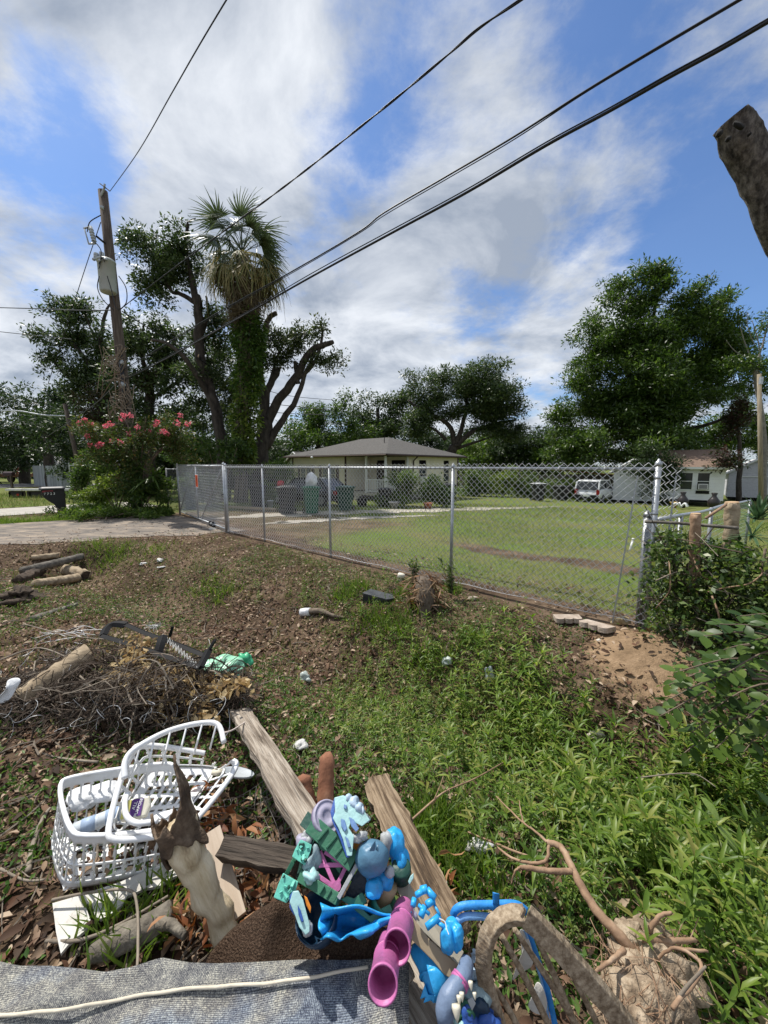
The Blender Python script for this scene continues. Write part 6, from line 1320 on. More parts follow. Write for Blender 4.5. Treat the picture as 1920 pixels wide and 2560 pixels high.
plank('dark_branch_board', 'dark split timber lying across behind the pale trunk', W(562, 2120, .24), W(745, 2155, .30), .075, .06, pm('dark_rotten_wood', [(.3, (.022, .018, .014)), (.55, (.07, .055, .043)), (.78, (.17, .14, .11))], 4, .95, .8, stretch=(.6, 8, 8), detail=9), .4, 'timber', rough=.006, seed=9, nx=10)
plank('grey_plank', 'grey plank end sticking out below the toys toward the rug', W(925, 2335, .22), W(1010, 2480, .20), .10, .03, M_WEATH, .3, rough=.006, seed=12, ends=(.02, .0), nx=8)
plank('lower_plank', 'pale weathered plank at the bottom beside the rug edge', W(990, 2400, .14), W(1130, 2640, .18), .13, .03, M_WEATH, -.2, rough=.006, seed=14, nx=8)
M_RED = pm('red_heartwood', [(.3, (.12, .045, .025)), (.5, (.26, .115, .065)), (.72, (.42, .23, .14))], 6, .9, .8, stretch=(1, 1, .35), detail=8, bscale=14)
def chunk(label, base, top, r0, r1, seed):
    mb = MB(); P = [base.lerp(top, i / 10) for i in range(11)]; mb.tube(P, [r0 + (r1 - r0) * i / 10 * (1 + .1 * math.sin(i + seed)) for i in range(10)] + [r1 * .35], 14, squash=.7); warp(mb, .003, 69 + seed, 93)
    return tag(mb.build('wood_chunk', M_RED, None, True), label, 'wood chunk', 'red heartwood chunks')
chunk('shorter ragged red heartwood chunk behind the toys', W(775, 2040, .16), W(752, 1938, .30), .045, .042, 1)
chunk('taller rounded red heartwood chunk right of the shorter one', W(812, 2030, .16), W(818, 1880, .36), .042, .036, 4)
# ------------------------------------------------------------------ grey rug and brown carpet
def rug_z(px, py): return .30
top_edge = [(-260, 2440), (-60, 2402), (40, 2424), (120, 2424), (200, 2432), (255, 2440), (320, 2428), (400, 2403), (470, 2416), (540, 2418), (640, 2414), (760, 2408), (880, 2410), (940, 2405), (1010, 2414), (1022, 2420)]
def make_rug():
    xs_ = np.linspace(-260, 1022, 90); ey = np.interp(xs_, [p[0] for p in top_edge], [p[1] for p in top_edge]); rows = 46; V = []
    for i, (x, e) in enumerate(zip(xs_, ey)):
        for j in range(rows + 1):
            t = j / rows
            if j < 6:   # the edge rolls over and hangs down behind
                q = W(x, e, .305); k = (6 - j) / 6; V.append((q.x, q.y + .016 * math.sin(k * 1.57) , q.z - .10 * k ** 1.5))
            else:
                py = e + (2960 - e) * ((j - 6) / (rows - 6)) ** 1.25; fold = .008 * math.sin(x * .021 + py * .012) + .006 * math.sin(x * .008 - py * .03) + .012 * math.exp(-((py - (2538 - .128 * x)) / 16) ** 2)
                q = W(x, py, .305); V.append((q.x, q.y, q.z + fold * min(1, (j - 6) / 6)))
    n = rows + 1; F_ = [(i * n + j, (i + 1) * n + j, (i + 1) * n + j + 1, i * n + j + 1) for i in range(89) for j in range(rows)]
    m, nt, N, L = nodes_of('woven_grey_rug'); out = N.new('ShaderNodeOutputMaterial'); p = N.new('ShaderNodeBsdfPrincipled'); p.inputs['Roughness'].default_value = .95; p.inputs['Specular IOR Level'].default_value = .1
    tc = N.new('ShaderNodeTexCoord')
    def wave(sc, rot, dist):
        mp = N.new('ShaderNodeMapping'); mp.inputs['Rotation'].default_value = (0, 0, rot); L.new(tc.outputs['Object'], mp.inputs[0]); w = N.new('ShaderNodeTexWave'); w.inputs['Scale'].default_value = sc; w.inputs['Distortion'].default_value = dist; w.inputs['Detail'].default_value = 3; w.inputs['Detail Scale'].default_value = 4; L.new(mp.outputs[0], w.inputs[0]); return w.outputs['Fac']
    def noise(sc, de, ro): n_ = N.new('ShaderNodeTexNoise'); n_.inputs['Scale'].default_value = sc; n_.inputs['Detail'].default_value = de; n_.inputs['Roughness'].default_value = ro; L.new(tc.outputs['Object'], n_.inputs['Vector']); return n_.outputs['Fac']
    def mx(f, a, b_, bt='MIX'):
        x = N.new('ShaderNodeMix'); x.data_type = 'RGBA'; x.blend_type = bt
        for s_, v in ((0, f), (6, a), (7, b_)):
            if hasattr(v, 'links'): L.new(v, x.inputs[s_])
            else: x.inputs[s_].default_value = v
        return x.outputs[2]
    zones = ramp_node(N, [(.40, (0, 0, 0)), (.52, (1, 1, 1))]); L.new(noise(5.5, 4, .6), zones.inputs[0])
    tint = ramp_node(N, [(.35, (.20, .205, .21)), (.5, (.27, .265, .25)), (.62, (.185, .215, .27))]); L.new(noise(3.2, 4, .6), tint.inputs[0])
    w1 = ramp_node(N, [(.35, (.30, .30, .30)), (.6, (1, 1, 1))]); L.new(mx(zones.outputs[0], wave(62, .08, .8), wave(70, 1.5, .8)), w1.inputs[0])
    sp2 = ramp_node(N, [(.38, (.22, .24, .30)), (.5, (.8, .8, .8)), (.63, (1.75, 1.7, 1.5))]); L.new(noise(240, 3, .8), sp2.inputs[0])
    w2 = ramp_node(N, [(.42, (.55, .55, .6)), (.58, (1.2, 1.2, 1.15))]); L.new(noise(24, 5, .65), w2.inputs[0])
    c = mx(.7, tint.outputs[0], w1.outputs[0], 'MULTIPLY'); c = mx(.85, c, sp2.outputs[0], 'MULTIPLY'); c = mx(.6, c, w2.outputs[0], 'MULTIPLY'); c = mx(1.0, c, (1.25, 1.25, 1.25, 1), 'MULTIPLY')
    L.new(c, p.inputs['Base Color']); b_ = N.new('ShaderNodeBump'); b_.inputs['Strength'].default_value = .8; b_.inputs['Distance'].default_value = .004; L.new(noise(260, 3, .7), b_.inputs['Height']); L.new(b_.outputs[0], p.inputs['Normal']); L.new(p.outputs[0], out.inputs[0])
    t = thing('grey_rug', W(400, 2500, .28), 'grey-blue woven rug with a cream cord spread across the bottom of the picture', 'rug')
    o = rawmesh('fabric', np.array(V), np.array(F_), m, t, True); md = o.modifiers.new('thickness', 'SOLIDIFY'); md.thickness = .008
    P = [W(x, 2538 - .128 * x + 6 * math.sin(x * .011) + 1.2 * math.sin(x * .05), .3275 + .008 * math.sin(x * .021 + (2538 - .128 * x) * .012) + .006 * math.sin(x * .008 - (2538 - .128 * x) * .03)) for x in range(-260, 930, 20)]
    MB().tube(curve_pts(P, 3), .0042, 8).build('cord', flat('cream_cord', (.60, .54, .43), .8, bump=.4), t, True)
make_rug()
M_CARPET = pm('brown_carpet', [(.3, (.035, .022, .015)), (.5, (.085, .055, .038)), (.7, (.16, .11, .078))], 150, 1.0, 1.0, detail=4, nrough=.8, bscale=180, spec=.05)
def make_carpet():
    # a folded offcut: rises from the left to a ridge, falls away, then a flat flap
    cols = [(468, 2440, 540, 2470, .10, .10), (520, 2386, 550, 2470, .17, .15), (580, 2318, 580, 2470, .26, .20), (640, 2268, 610, 2470, .34, .24), (690, 2244, 630, 2470, .39, .25), (735, 2258, 710, 2470, .33, .24), (785, 2300, 785, 2470, .27, .23), (786, 2300, 786, 2470, .29, .24), (860, 2310, 860, 2470, .30, .25), (940, 2300, 930, 2470, .30, .25), (975, 2310, 960, 2470, .29, .25)]
    V = []; m_ = 16
    X = np.linspace(0, len(cols) - 1, 70); C = np.array(cols, float)
    for x in X:
        i = min(int(x), len(cols) - 2); f = x - i; a, b_, c, d, z0, z1 = C[i] * (1 - f) + C[i + 1] * f
        for j in range(m_ + 1):
            t = j / m_; q = W(a + (c - a) * t, b_ + (d - b_) * t, z0 + (z1 - z0) * t); dr = max(0, .12 - t) / .12
            V.append((q.x, q.y + .01 * dr, q.z - .07 * dr ** 2 + .003 * math.sin(q.x * 30 + q.y * 22)))
    n = m_ + 1; F_ = [(i * n + j, (i + 1) * n + j, (i + 1) * n + j + 1, i * n + j + 1) for i in range(69) for j in range(m_)]
    t = thing('brown_carpet', W(700, 2400, .2), 'folded piece of brown shaggy carpet under the toys', 'carpet')
    o = rawmesh('pile_fabric', np.array(V), np.array(F_), M_CARPET, t, True); md = o.modifiers.new('thickness', 'SOLIDIFY'); md.thickness = .012
    g = np.random.default_rng(9); Va = np.array(V); k = g.integers(0, len(F_), 26000); Fq = np.array(F_)[k]; u, v = g.random(26000)[:, None], g.random(26000)[:, None]
    O = (Va[Fq[:, 0]] * (1 - u) + Va[Fq[:, 1]] * u) * (1 - v) + (Va[Fq[:, 3]] * (1 - u) + Va[Fq[:, 2]] * u) * v
    D = norm(np.array([0, -.1, 1.]) + g.normal(size=(26000, 3)) * .55); Xx, Yy, Zz = axes(D, 3, g); l = g.uniform(.006, .012, 26000)[:, None]
    Vf, Ff = inst([(0, .12, 0), (0, -.12, 0), (1, 0, 0)], [(0, 1, 2)], O, Xx * l, Yy * l, Zz * l)
    rawmesh('tufts', Vf, Ff, leafm('carpet_fibre', [(.04, .026, .018), (.09, .06, .042), (.17, .12, .085)], .1, .9, .1), t, kind='stuff')
make_carpet()

# crumpled wire netting between the basket and the boards
nt_ = MB()
def nw(u, v): return W(470 + 230 * u + 30 * v + 8 * math.sin(v * 7 + u * 3), 1985 + 30 * math.sin(u * 4) + 190 * v - 40 * u, .07 + .05 * math.sin(u * 5 + v * 3) + .02 * math.sin(v * 9))
for k in range(15): nt_.tube([nw(k / 14, j / 12) for j in range(13)], .0013, 3, False)
for k in range(13): nt_.tube([nw(j / 14, k / 12) for j in range(15)], .0013, 3, False)
tag(nt_.build('wire_netting', flat('rusty_grey_wire', (.17, .16, .15), .5, .6), None, recalc=False), 'crumpled square wire netting between the broken basket and the grey board', 'wire netting')
# ------------------------------------------------------------------ broken toy playset on the pile
TC = depth_of(830, 2160, .50)
def tp(px, py, h=0.0): return at(px, py, depth_of(px, py, .5 - .0006 * (py - 2160)) - h)          # h metres nearer to the lens than the middle of the heap
KP = TC / 960.0                                            # metres per pixel there
def toym(name, c, rough=.35): return pm(name, [(.30, [q * .45 + .03 for q in c]), (.42, [q * .86 for q in c]), (.65, [min(1, q * 1.1) for q in c])], 16, rough + .12, .15, detail=9, nrough=.72, bscale=60)
T_GREEN = toym('toy_green', (.035, .145, .085)); T_DGREEN = toym('toy_dark_green', (.012, .06, .045)); T_TEAL = toym('toy_turquoise', (.13, .50, .40)); T_PINK = toym('toy_pink', (.52, .15, .36)); T_LAV = toym('toy_lavender', (.38, .36, .46)); T_ICE = toym('toy_ice_blue', (.34, .56, .56)); T_PALE = toym('toy_pale_blue', (.42, .54, .66)); T_COBALT = toym('toy_cobalt', (.03, .09, .34)); T_SLATE = toym('toy_slate_blue', (.085, .19, .29), .25); T_SKY = toym('toy_bright_blue', (.03, .36, .76), .22); T_NAVY = toym('toy_navy', (.012, .035, .07), .2); T_ORANGE = toym('toy_orange', (.72, .25, .03)); T_GREY = toym('toy_grey', (.36, .38, .39)); T_BGREY = toym('toy_blue_grey', (.24, .33, .36))
def slab(name, mat, parent, poly, h0, th, bevel=.002, hs=None):
    """a moulded plate: outline in the picture, its own thickness"""
    n = len(poly); A_ = [tp(x, y, h0 + (hs[i] if hs else 0)) for i, (x, y) in enumerate(poly)]; B_ = [tp(x, y, h0 - th + (hs[i] if hs else 0)) for i, (x, y) in enumerate(poly)]
    return MB().add(A_ + B_, [tuple(range(n)), tuple(range(n, 2 * n))[::-1]] + [(i, (i + 1) % n, n + (i + 1) % n, n + i) for i in range(n)]).build(name, mat, parent, bevel=bevel)
def bar(name, mat, parent, a, b_, w_, ha=0., hb=0., th=None, n=4):
    A_, B_ = tp(*a, ha), tp(*b_, hb); e = (B_ - A_); L_ = e.length; M = frame_along(e, Vector(ray(*a)).normalized()).to_4x4(); M.translation = A_
    return MB().box((L_ / 2, 0, 0), (L_, w_ * KP, (th or w_) * KP), M).build(name, mat, parent, bevel=.0015)
ts = thing('toy_playset', tp(800, 2230, -.06), 'broken green plastic toy playset with pink X braces on top of the heap', 'toy')
bar('beam', T_GREEN, ts, (780, 2062), (888, 2158), 40, .02, .03, 46)
for k in range(4): f = .25 + .2 * k; bar('beam_rib', T_GREEN, ts, (780 + 108 * f - 13, 2062 + 96 * f + 15), (780 + 108 * f + 13, 2062 + 96 * f - 15), 5, .048, .048, 10)
bar('beam', T_DGREEN, ts, (768, 2052), (800, 2080), 34, .0, .02, 40)
bar('beam', T_GREEN, ts, (752, 2192), (848, 2250), 22, .01, .03, 34)
for k in range(3): f = .55 + .18 * k; bar('beam_rib', T_GREEN, ts, (752 + 96 * f - 6, 2192 + 58 * f + 10), (752 + 96 * f + 6, 2192 + 58 * f - 10), 4, .042, .042, 8)
bar('post', T_GREY, ts, (892, 2162), (846, 2246), 9, .04, .04, 16)
bar('post', T_DGREEN, ts, (870, 2170), (905, 2240), 14, -.05, -.05, 20); bar('post', T_GREEN, ts, (735, 2150), (700, 2215), 10, .02, .0, 22); bar('post', T_DGREEN, ts, (800, 2090), (745, 2195), 14, -.03, -.02, 30)
slab('floor_plate', T_DGREEN, ts, [(770, 2075), (885, 2165), (850, 2250), (740, 2195)], -.06, .01)
slab('wall_plate', T_NAVY, ts, [(895, 2170), (925, 2190), (905, 2260), (855, 2252)], -.03, .02)
for a, b_ in (((800, 2128), (840, 2220)), ((798, 2163), (868, 2162)), ((868, 2160), (838, 2222)), ((795, 2190), (842, 2222)), ((812, 2130), (862, 2160))): bar('brace', T_PINK, ts, a, b_, 9, .02, .02, 9)
for (x, y) in ((842, 2215), (866, 2162)): MB().lathe([(.001, -.006), (10 * KP, -.006), (10 * KP, .006), (.001, .006)], 14, Matrix.Translation(tp(x, y, .022)) @ Vector(ray(x, y)).to_track_quat('Z', 'Y').to_matrix().to_4x4()).build('hub', T_PINK, ts)
def crag(name, mat, parent, poly, h, th, seed):
    o = slab(name, mat, parent, poly, h, th); g_ = random.Random(seed)
    cx, cy = sum(p[0] for p in poly) / len(poly), sum(p[1] for p in poly) / len(poly)
    for k in range(9):
        f = g_.uniform(.1, .8); p_ = poly[g_.randrange(len(poly))]; q = tp(cx + (p_[0] - cx) * f, cy + (p_[1] - cy) * f, h + .003); s_ = g_.uniform(3, 7) * KP
        MB().box((0, 0, 0), (s_ * 2, s_, s_), Matrix.Translation(q) @ Matrix.Rotation(g_.uniform(0, 3), 4, 'Z') @ Matrix.Rotation(g_.uniform(-.6, .6), 4, 'X')).build('knob', mat if k % 3 else T_DGREEN, o, bevel=.001)
    return o
crag('rock_panel', T_TEAL, ts, [(752, 2098), (780, 2112), (776, 2130), (762, 2164), (730, 2142), (738, 2122)], .04, .012, 1)
crag('rock_panel', T_TEAL, ts, [(708, 2182), (746, 2204), (738, 2232), (716, 2258), (684, 2244), (696, 2210)], .04, .012, 2)
blob(tp(783, 2150, .015), 24 * KP, 31, 3, .45, (.8, .9, 1.3)).build('rock', T_BGREY, ts, True); blob(tp(775, 2190, .03), 15 * KP, 33, 3, .5, (1, 1, .9)).build('rock', T_ICE, ts, True)
fl_ = thing('toy_flower', tp(764, 2090, .02), 'pale grey flower-shaped toy wheel at the left of the playset', 'toy')
for k in range(6): a = k * 1.047; MB().lathe([(.001, -.005), (7 * KP, -.004), (7.5 * KP, .004), (5 * KP, .006), (.001, .003)], 10, Matrix.Translation(tp(768 + 9 * math.cos(a), 2092 + 9 * math.sin(a), .035)) @ Vector(ray(768, 2092)).to_track_quat('Z', 'Y').to_matrix().to_4x4()).build('petal', T_GREY, fl_, True)
MB().lathe([(20 * KP, -.03), (22 * KP, .0), (18 * KP, .006), (.001, .004)], 18, Matrix.Translation(tp(762, 2092, .02)) @ Matrix.Rotation(-.6, 4, 'X')).build('hub', T_LAV, fl_, True)
dl = thing('toy_disc', tp(815, 2045, .0), 'round lavender toy disc behind the top of the playset', 'toy')
Md = Matrix.Translation(tp(818, 2042, .03)) @ (Vector(ray(818, 2042)).normalized() * -1).to_track_quat('Z', 'Y').to_matrix().to_4x4() @ Matrix.Rotation(.45, 4, 'Y') @ Matrix.Rotation(-.3, 4, 'X')
MB().lathe([(.001, -.012), (37 * KP, -.012), (40 * KP, -.004), (39 * KP, .004), (35 * KP, .007), (34 * KP, .004), (26 * KP, .004), (25 * KP, .006), (14 * KP, .006), (13 * KP, .004), (.001, .004)], 36, Md).build('plate', T_LAV, dl, True); MB().lathe([(39 * KP, -.016), (40.5 * KP, -.016), (40.5 * KP, -.004), (39 * KP, -.004)], 36, Md, True).build('edge', toym('toy_mauve', (.20, .16, .26)), dl, True)
# waterfall pieces
wt = thing('toy_waterfall', tp(870, 2060, .0), 'ice-blue moulded toy waterfall piece lying over the top of the playset', 'toy')
slab('cascade', T_ICE, wt, [(836, 1994), (858, 1988), (880, 1998), (900, 2010), (912, 2030), (925, 2050), (905, 2066), (890, 2058), (880, 2050), (872, 2070), (885, 2090), (880, 2140), (868, 2140), (858, 2100), (846, 2070), (832, 2046), (838, 2030)], .085, .02)
slab('edge', T_COBALT, wt, [(836, 1994), (842, 1996), (836, 2030), (846, 2066), (866, 2108), (874, 2144), (866, 2144), (850, 2098), (830, 2052), (826, 2030)], .075, .03)
for poly in ([(852, 2046), (862, 2050), (868, 2072), (862, 2080), (853, 2066)], [(872, 2042), (884, 2048), (898, 2072), (890, 2080), (878, 2066)], [(862, 2090), (870, 2096), (878, 2118), (870, 2120)], [(860, 2010), (868, 2014), (866, 2024), (859, 2020)]): slab('stream', toym('toy_steel_blue', (.12, .22, .42)), wt, poly, .091, .008)
for (x, y, r_) in ((885, 2005, 14), (898, 2018, 12), (870, 1996, 10), (905, 2030, 10)): blob(tp(x, y, .08), r_ * KP, x, 2, .4).build('foam', T_PALE, wt, True)
for (x, y) in ((912, 2046), (905, 2092), (890, 2096)): blob(tp(x, y, .07), 13 * KP, x + 1, 3, .3, (1.2, .8, .8)).build('rock', T_GREY, wt, True)
w2_ = thing('toy_water_chute', tp(745, 2290, .0), 'second ice-blue toy waterfall piece hanging down over the carpet', 'toy')
slab('cascade', T_ICE, w2_, [(732, 2228), (746, 2226), (758, 2250), (766, 2280), (774, 2310), (774, 2330), (764, 2338), (748, 2318), (738, 2290), (724, 2256)], .075, .018)
slab('edge', T_COBALT, w2_, [(724, 2240), (732, 2228), (740, 2262), (736, 2290), (724, 2270)], .07, .02); slab('stream', T_COBALT, w2_, [(744, 2262), (752, 2276), (760, 2304), (754, 2306), (746, 2286)], .081, .008)
blob(tp(768, 2322, .06), 12 * KP, 88, 3, .3).build('rock', T_GREY, w2_, True)
tag(slab('orange_toy', T_ORANGE, None, [(872, 2092), (906, 2094), (894, 2130), (882, 2122)], .03, .03), 'small orange toy panel showing between the waterfall and the dome', 'toy')
tag(slab('orange_toy', T_ORANGE, None, [(760, 2238), (768, 2244), (778, 2268), (776, 2284), (766, 2264)], .05, .03), 'orange strip beside the lower toy waterfall', 'toy')
# slate dome with fin
dm = thing('toy_dome', tp(932, 2190, .0), 'slate-blue domed toy shell with a small fin', 'toy')
blob(tp(930, 2146, .05), 43 * KP, 5, 4, .045, (.95, .8, .85)).build('shell', T_SLATE, dm, True)
slab('fin', T_SLATE, dm, [(922, 2128), (930, 2112), (938, 2100), (940, 2116), (936, 2128)], .125, .02, hs=[0, .01, .02, .01, 0]); slab('fin', T_SLATE, dm, [(938, 2124), (946, 2108), (948, 2118), (946, 2130)], .12, .012)
blob(tp(968, 2108, .0), 20 * KP, 7, 3, .25, (.8, 1, 1.4)).build('jaw', T_GREY, dm, True); blob(tp(975, 2180, .03), 12 * KP, 8, 3, .2).build('jaw', T_GREY, dm, True)
def melt(name, label, blobs, mat):
    t = thing(name, tp(*blobs[0][:2], -.03), label, 'toy')
    for i, (x, y, h, r_, sq, sd_) in enumerate(blobs): blob(tp(x, y, h), r_ * KP, sd_, 4, .13, sq).build('lobe', mat, t, True)
    return t
melt('blue_toy_wave', 'bright blue moulded toy wave behind and under the slate dome', [(985, 2110, -.01, 30, (.9, 1, 1.25), 2), (1000, 2150, -.02, 26, (.9, 1, 1.2), 3), (950, 2195, .0, 26, (1.2, 1, .9), 6), (935, 2218, .03, 22, (1, 1, .9), 9)], T_SKY)
bsn = thing('blue_toy_basin', tp(850, 2345, .0), 'glossy bright blue scooped toy basin below the playset', 'toy')
def bas_(u, v):
    x = 800 + (230 - 130 * v) * u + 5 * math.sin(v * 9); y = 2258 + 30 * u + (92 - 40 * u) * v + 7 * math.sin(u * 11 + v * 3)
    return tp(x, y, .045 - .075 * math.sin(math.pi * min(1, u * 1.1)) * math.sin(math.pi * v) + .02 * math.sin(u * 9) * v + .012 * math.sin(v * 12 + u * 5))
MB().grid(bas_, 26, 18).build('shell', T_SKY, bsn, True, solid=.005, recalc=False)
nb_ = thing('navy_toy_bowl', tp(795, 2330, .0), 'dark translucent navy toy bowl resting on the carpet below the playset', 'toy')
MB().lathe([(.001, -.075), (22 * KP, -.07), (38 * KP, -.045), (46 * KP, -.005), (47 * KP, .03), (45 * KP, .03), (43 * KP, -.003), (35 * KP, -.038), (.001, -.06)], 28, Matrix.Translation(tp(795, 2300, .01)) @ Matrix.Rotation(.35, 4, 'X') @ Matrix.Rotation(-.2, 4, 'Y')).build('bowl', T_NAVY, nb_, True)
gd = thing('green_toy_drum', tp(1000, 2210, .0), 'dark green toy drum with a tan insert at the right of the heap', 'toy')
MB().lathe([(24 * KP, -.04), (25 * KP, .0), (24 * KP, .03), (20 * KP, .035), (.001, .03)], 18, Matrix.Translation(tp(1003, 2180, -.02)) @ Matrix.Rotation(.3, 4, 'X')).build('drum', T_DGREEN, gd, True)
MB().lathe([(28 * KP, -.03), (31 * KP, .02), (29 * KP, .024), (25 * KP, -.02)], 18, Matrix.Translation(tp(955, 2262, .0)) @ Matrix.Rotation(.5, 4, 'Y'), True).build('ring', T_GREEN, gd, True)
MB().lathe([(22 * KP, -.05), (22 * KP, .04), (.001, .04)], 18, Matrix.Translation(tp(960, 2238, -.02)) @ Matrix.Rotation(.4, 4, 'Y')).build('insert', flat('tan_card', (.36, .27, .16), .8), gd, True)
gt = thing('green_toy_tray', tp(900, 2270, .0), 'bent green toy tray with zigzag edge below the playset', 'toy')
slab('tray', T_GREEN, gt, [(850, 2248), (868, 2240), (885, 2246), (905, 2230), (918, 2252), (905, 2270), (925, 2290), (955, 2270), (975, 2260), (985, 2285), (960, 2305), (930, 2310), (900, 2286), (872, 2262)], .03, .03)
# pink tubes
def pink(name, label, o_px, b_px, rpx, h0, h1, mid=None):
    a, b_ = tp(*o_px, h0), tp(*b_px, h1); t = thing(name, b_, label, 'toy tube'); R_ = rpx * KP
    d = (a - b_).normalized(); M = d.to_track_quat('Z', 'Y').to_matrix().to_4x4(); M.translation = b_; L_ = (a - b_).length
    MB().lathe([(.001, 0), (R_ * .9, 0), (R_, .01), (R_, L_ * .45), (R_ * 1.07, L_ * .47), (R_ * 1.07, L_ * .96), (R_ * 1.12, L_ * .965), (R_ * 1.12, L_), (R_ * .98, L_), (R_ * .95, L_ * .6), (.001, L_ * .55)], 28, M).build('tube', T_PINK, t, True)
    MB().lathe([(R_ * 1.02, L_ * .44), (R_ * 1.12, L_ * .44), (R_ * 1.12, L_ * .48), (R_ * 1.02, L_ * .48)], 28, M, True).build('collar', T_PINK, t, True)
pink('pink_tube', 'upper pink plastic toy tube with open end facing the camera', (992, 2368), (1010, 2272), 25, .13, -.02)
pink('pink_tube', 'lower pink plastic toy tube nearer to the rug', (957, 2462), (975, 2352), 25, .17, .02)
blob(tp(1020, 2300, .0), 16 * KP, 44, 3, .5).build('x', T_LAV, None, True).name = 'lavender_toy_rock'; tag(bpy.data.objects['lavender_toy_rock'], 'small lavender toy rock behind the upper pink tube', 'toy')
tag(slab('lavender_toy_shard', T_LAV, None, [(978, 2392), (1002, 2400), (1008, 2395), (992, 2440), (984, 2436)], .03, .02), 'lavender plastic shard between the two pink tubes', 'toy')
tag(slab('ice_toy_shard', T_ICE, None, [(1022, 2318), (1030, 2316), (1032, 2328), (1024, 2338), (1020, 2332)], .05, .015), 'small ice-blue chip right of the upper pink tube', 'toy')
tag(slab('ice_toy_chip', T_ICE, None, [(1026, 2190), (1034, 2182), (1034, 2196), (1024, 2212), (1020, 2204)], .01, .015), 'small ice-blue chip beside the green drum', 'toy')
# brown cardboard
M_CARD = pm('brown_cardboard', [(.3, (.30, .235, .15)), (.7, (.40, .325, .22))], 5, .9, .15, detail=8)
cdm = thing('cardboard_box', tp(1080, 2380, -.03), 'torn brown cardboard box running under the blue and pink toys', 'cardboard')
slab('side', M_CARD, cdm, [(1030, 2290), (1060, 2330), (1075, 2350), (1145, 2412), (1128, 2448), (1110, 2436), (1080, 2400), (1020, 2340)], .05, .006); slab('top', flat('shaded_cardboard', (.33, .30, .24), .9), cdm, [(985, 2210), (1020, 2200), (1045, 2250), (1160, 2380), (1145, 2412), (1060, 2330), (1020, 2285)], -.03, .008, hs=[0, 0, 0, 0, .05, .06, .03])
# bright blue connectors
bl = thing('blue_toy_rails', tp(1080, 2290, .0), 'bright blue plastic toy rails and caps lying on the cardboard', 'toy')
for (a, b_, w_) in (((1052, 2226), (1068, 2222), 16), ((1068, 2224), (1088, 2246), 14), ((1085, 2250), (1066, 2262), 14), ((1036, 2246), (1032, 2266), 12), ((1062, 2266), (1052, 2292), 14), ((1046, 2262), (1074, 2286), 7), ((1086, 2262), (1100, 2288), 6), ((1100, 2290), (1066, 2318), 14), ((1094, 2306), (1112, 2318), 8), ((1040, 2238), (1056, 2228), 12)): MB().tube([tp(*a, .07), tp(*b_, .075)], w_ / 2 * KP, 8).build('rail', T_SKY, bl, True)
bb = thing('blue_toy_boots', tp(1130, 2350, .0), 'pair of rounded bright blue toy shapes at the end of the rails', 'toy')
for (x, y, r_, sq, s_) in ((1118, 2350, 22, (.75, .9, 1.35), 3), (1142, 2346, 20, (.75, .9, 1.4), 5), (1130, 2312, 16, (1.1, .8, .8), 9)): blob(tp(x, y, .06), r_ * KP, s_, 4, .12, sq).build('boot', T_SKY, bb, True)
tag(MB().tube(curve_pts([tp(1098, 2296, .1), tp(1112, 2304, .1), tp(1116, 2320, .1), tp(1122, 2336, .1)]), .0016, 4).build('white_thread', flat('white_thread', (.75, .75, .75), .8), None), 'white thread draped over the blue toy shapes', 'thread')
bs = thing('blue_toy_shark', tp(1090, 2450, -.02), 'glossy deep blue finned toy below the cardboard', 'toy')
P = curve_pts([tp(1030, 2372, .0), tp(1062, 2395, .01), tp(1085, 2430, .02), tp(1085, 2470, .03), tp(1075, 2495, .03)], 6); MB().tube(P, [.012, .03, .042, .046, .03, .01], 14).build('body', T_SKY, bs, True)
slab('fin', T_SKY, bs, [(1062, 2460), (1050, 2498), (1072, 2490)], .05, .012); slab('fin', T_SKY, bs, [(1096, 2440), (1122, 2480), (1090, 2492)], .02, .012); slab('tail', T_SKY, bs, [(1066, 2486), (1058, 2508), (1080, 2500), (1084, 2510), (1090, 2488)], .05, .012)
# slate limb with teeth and teal monster parts
sl_ = thing('slate_toy_arm', tp(1150, 2450, -.02), 'slate-blue toy arm with pink band and white teeth near the bottom edge', 'toy')
P = curve_pts([tp(1168, 2405, .06), tp(1158, 2440, .08), tp(1135, 2475, .09), tp(1115, 2515, .09), tp(1112, 2560, .08), tp(1118, 2600, .06)], 6); MB().tube(P, [.018, .021, .022, .026, .025, .016, .008], 18).build('arm', toym('toy_dusky_blue', (.16, .22, .33)), sl_, True)
MB().tube([tp(1150, 2452, .083), tp(1146, 2460, .085)], .0245, 18).build('band', T_PINK, sl_, True); MB().tube([tp(1154, 2444, .083), tp(1151, 2450, .084)], .0235, 18).build('band', T_PINK, sl_, True)
for (x, y, r_) in ((1176, 2452, 5), (1154, 2480, 5), (1147, 2488, 5), (1140, 2510, 9), (1186, 2480, 4)): MB().lathe([(r_ * KP * .9, 0), (r_ * KP, r_ * KP * .6), (r_ * KP * .5, r_ * KP * 1.9), (.001, r_ * KP * 2.6)], 8, Matrix.Translation(tp(x, y, .11)) @ Matrix.Rotation(2.4, 4, 'X')).build('tooth', flat('tooth_ivory', (.66, .62, .50), .4), sl_, True)
tm = thing('teal_toy_monster', tp(1180, 2500, -.05), 'jumble of teal and navy toy creature parts under the wooden arch', 'toy')
for (x, y, r_, mt, s_) in ((1190, 2495, 24, T_BGREY, 1), (1200, 2480, 18, T_ICE, 2), (1160, 2535, 22, T_GREEN, 3), (1205, 2530, 24, T_NAVY, 4), (1175, 2560, 24, T_COBALT, 5), (1185, 2440, 12, T_PALE, 6), (1190, 2390, 10, T_PALE, 7), (1150, 2560, 14, T_ICE, 8), (1225, 2560, 22, T_COBALT, 9)): blob(tp(x, y, .02), r_ * KP, s_ + 100, 3, .5, (1, .8, 1.2)).build('piece', mt, tm, True)
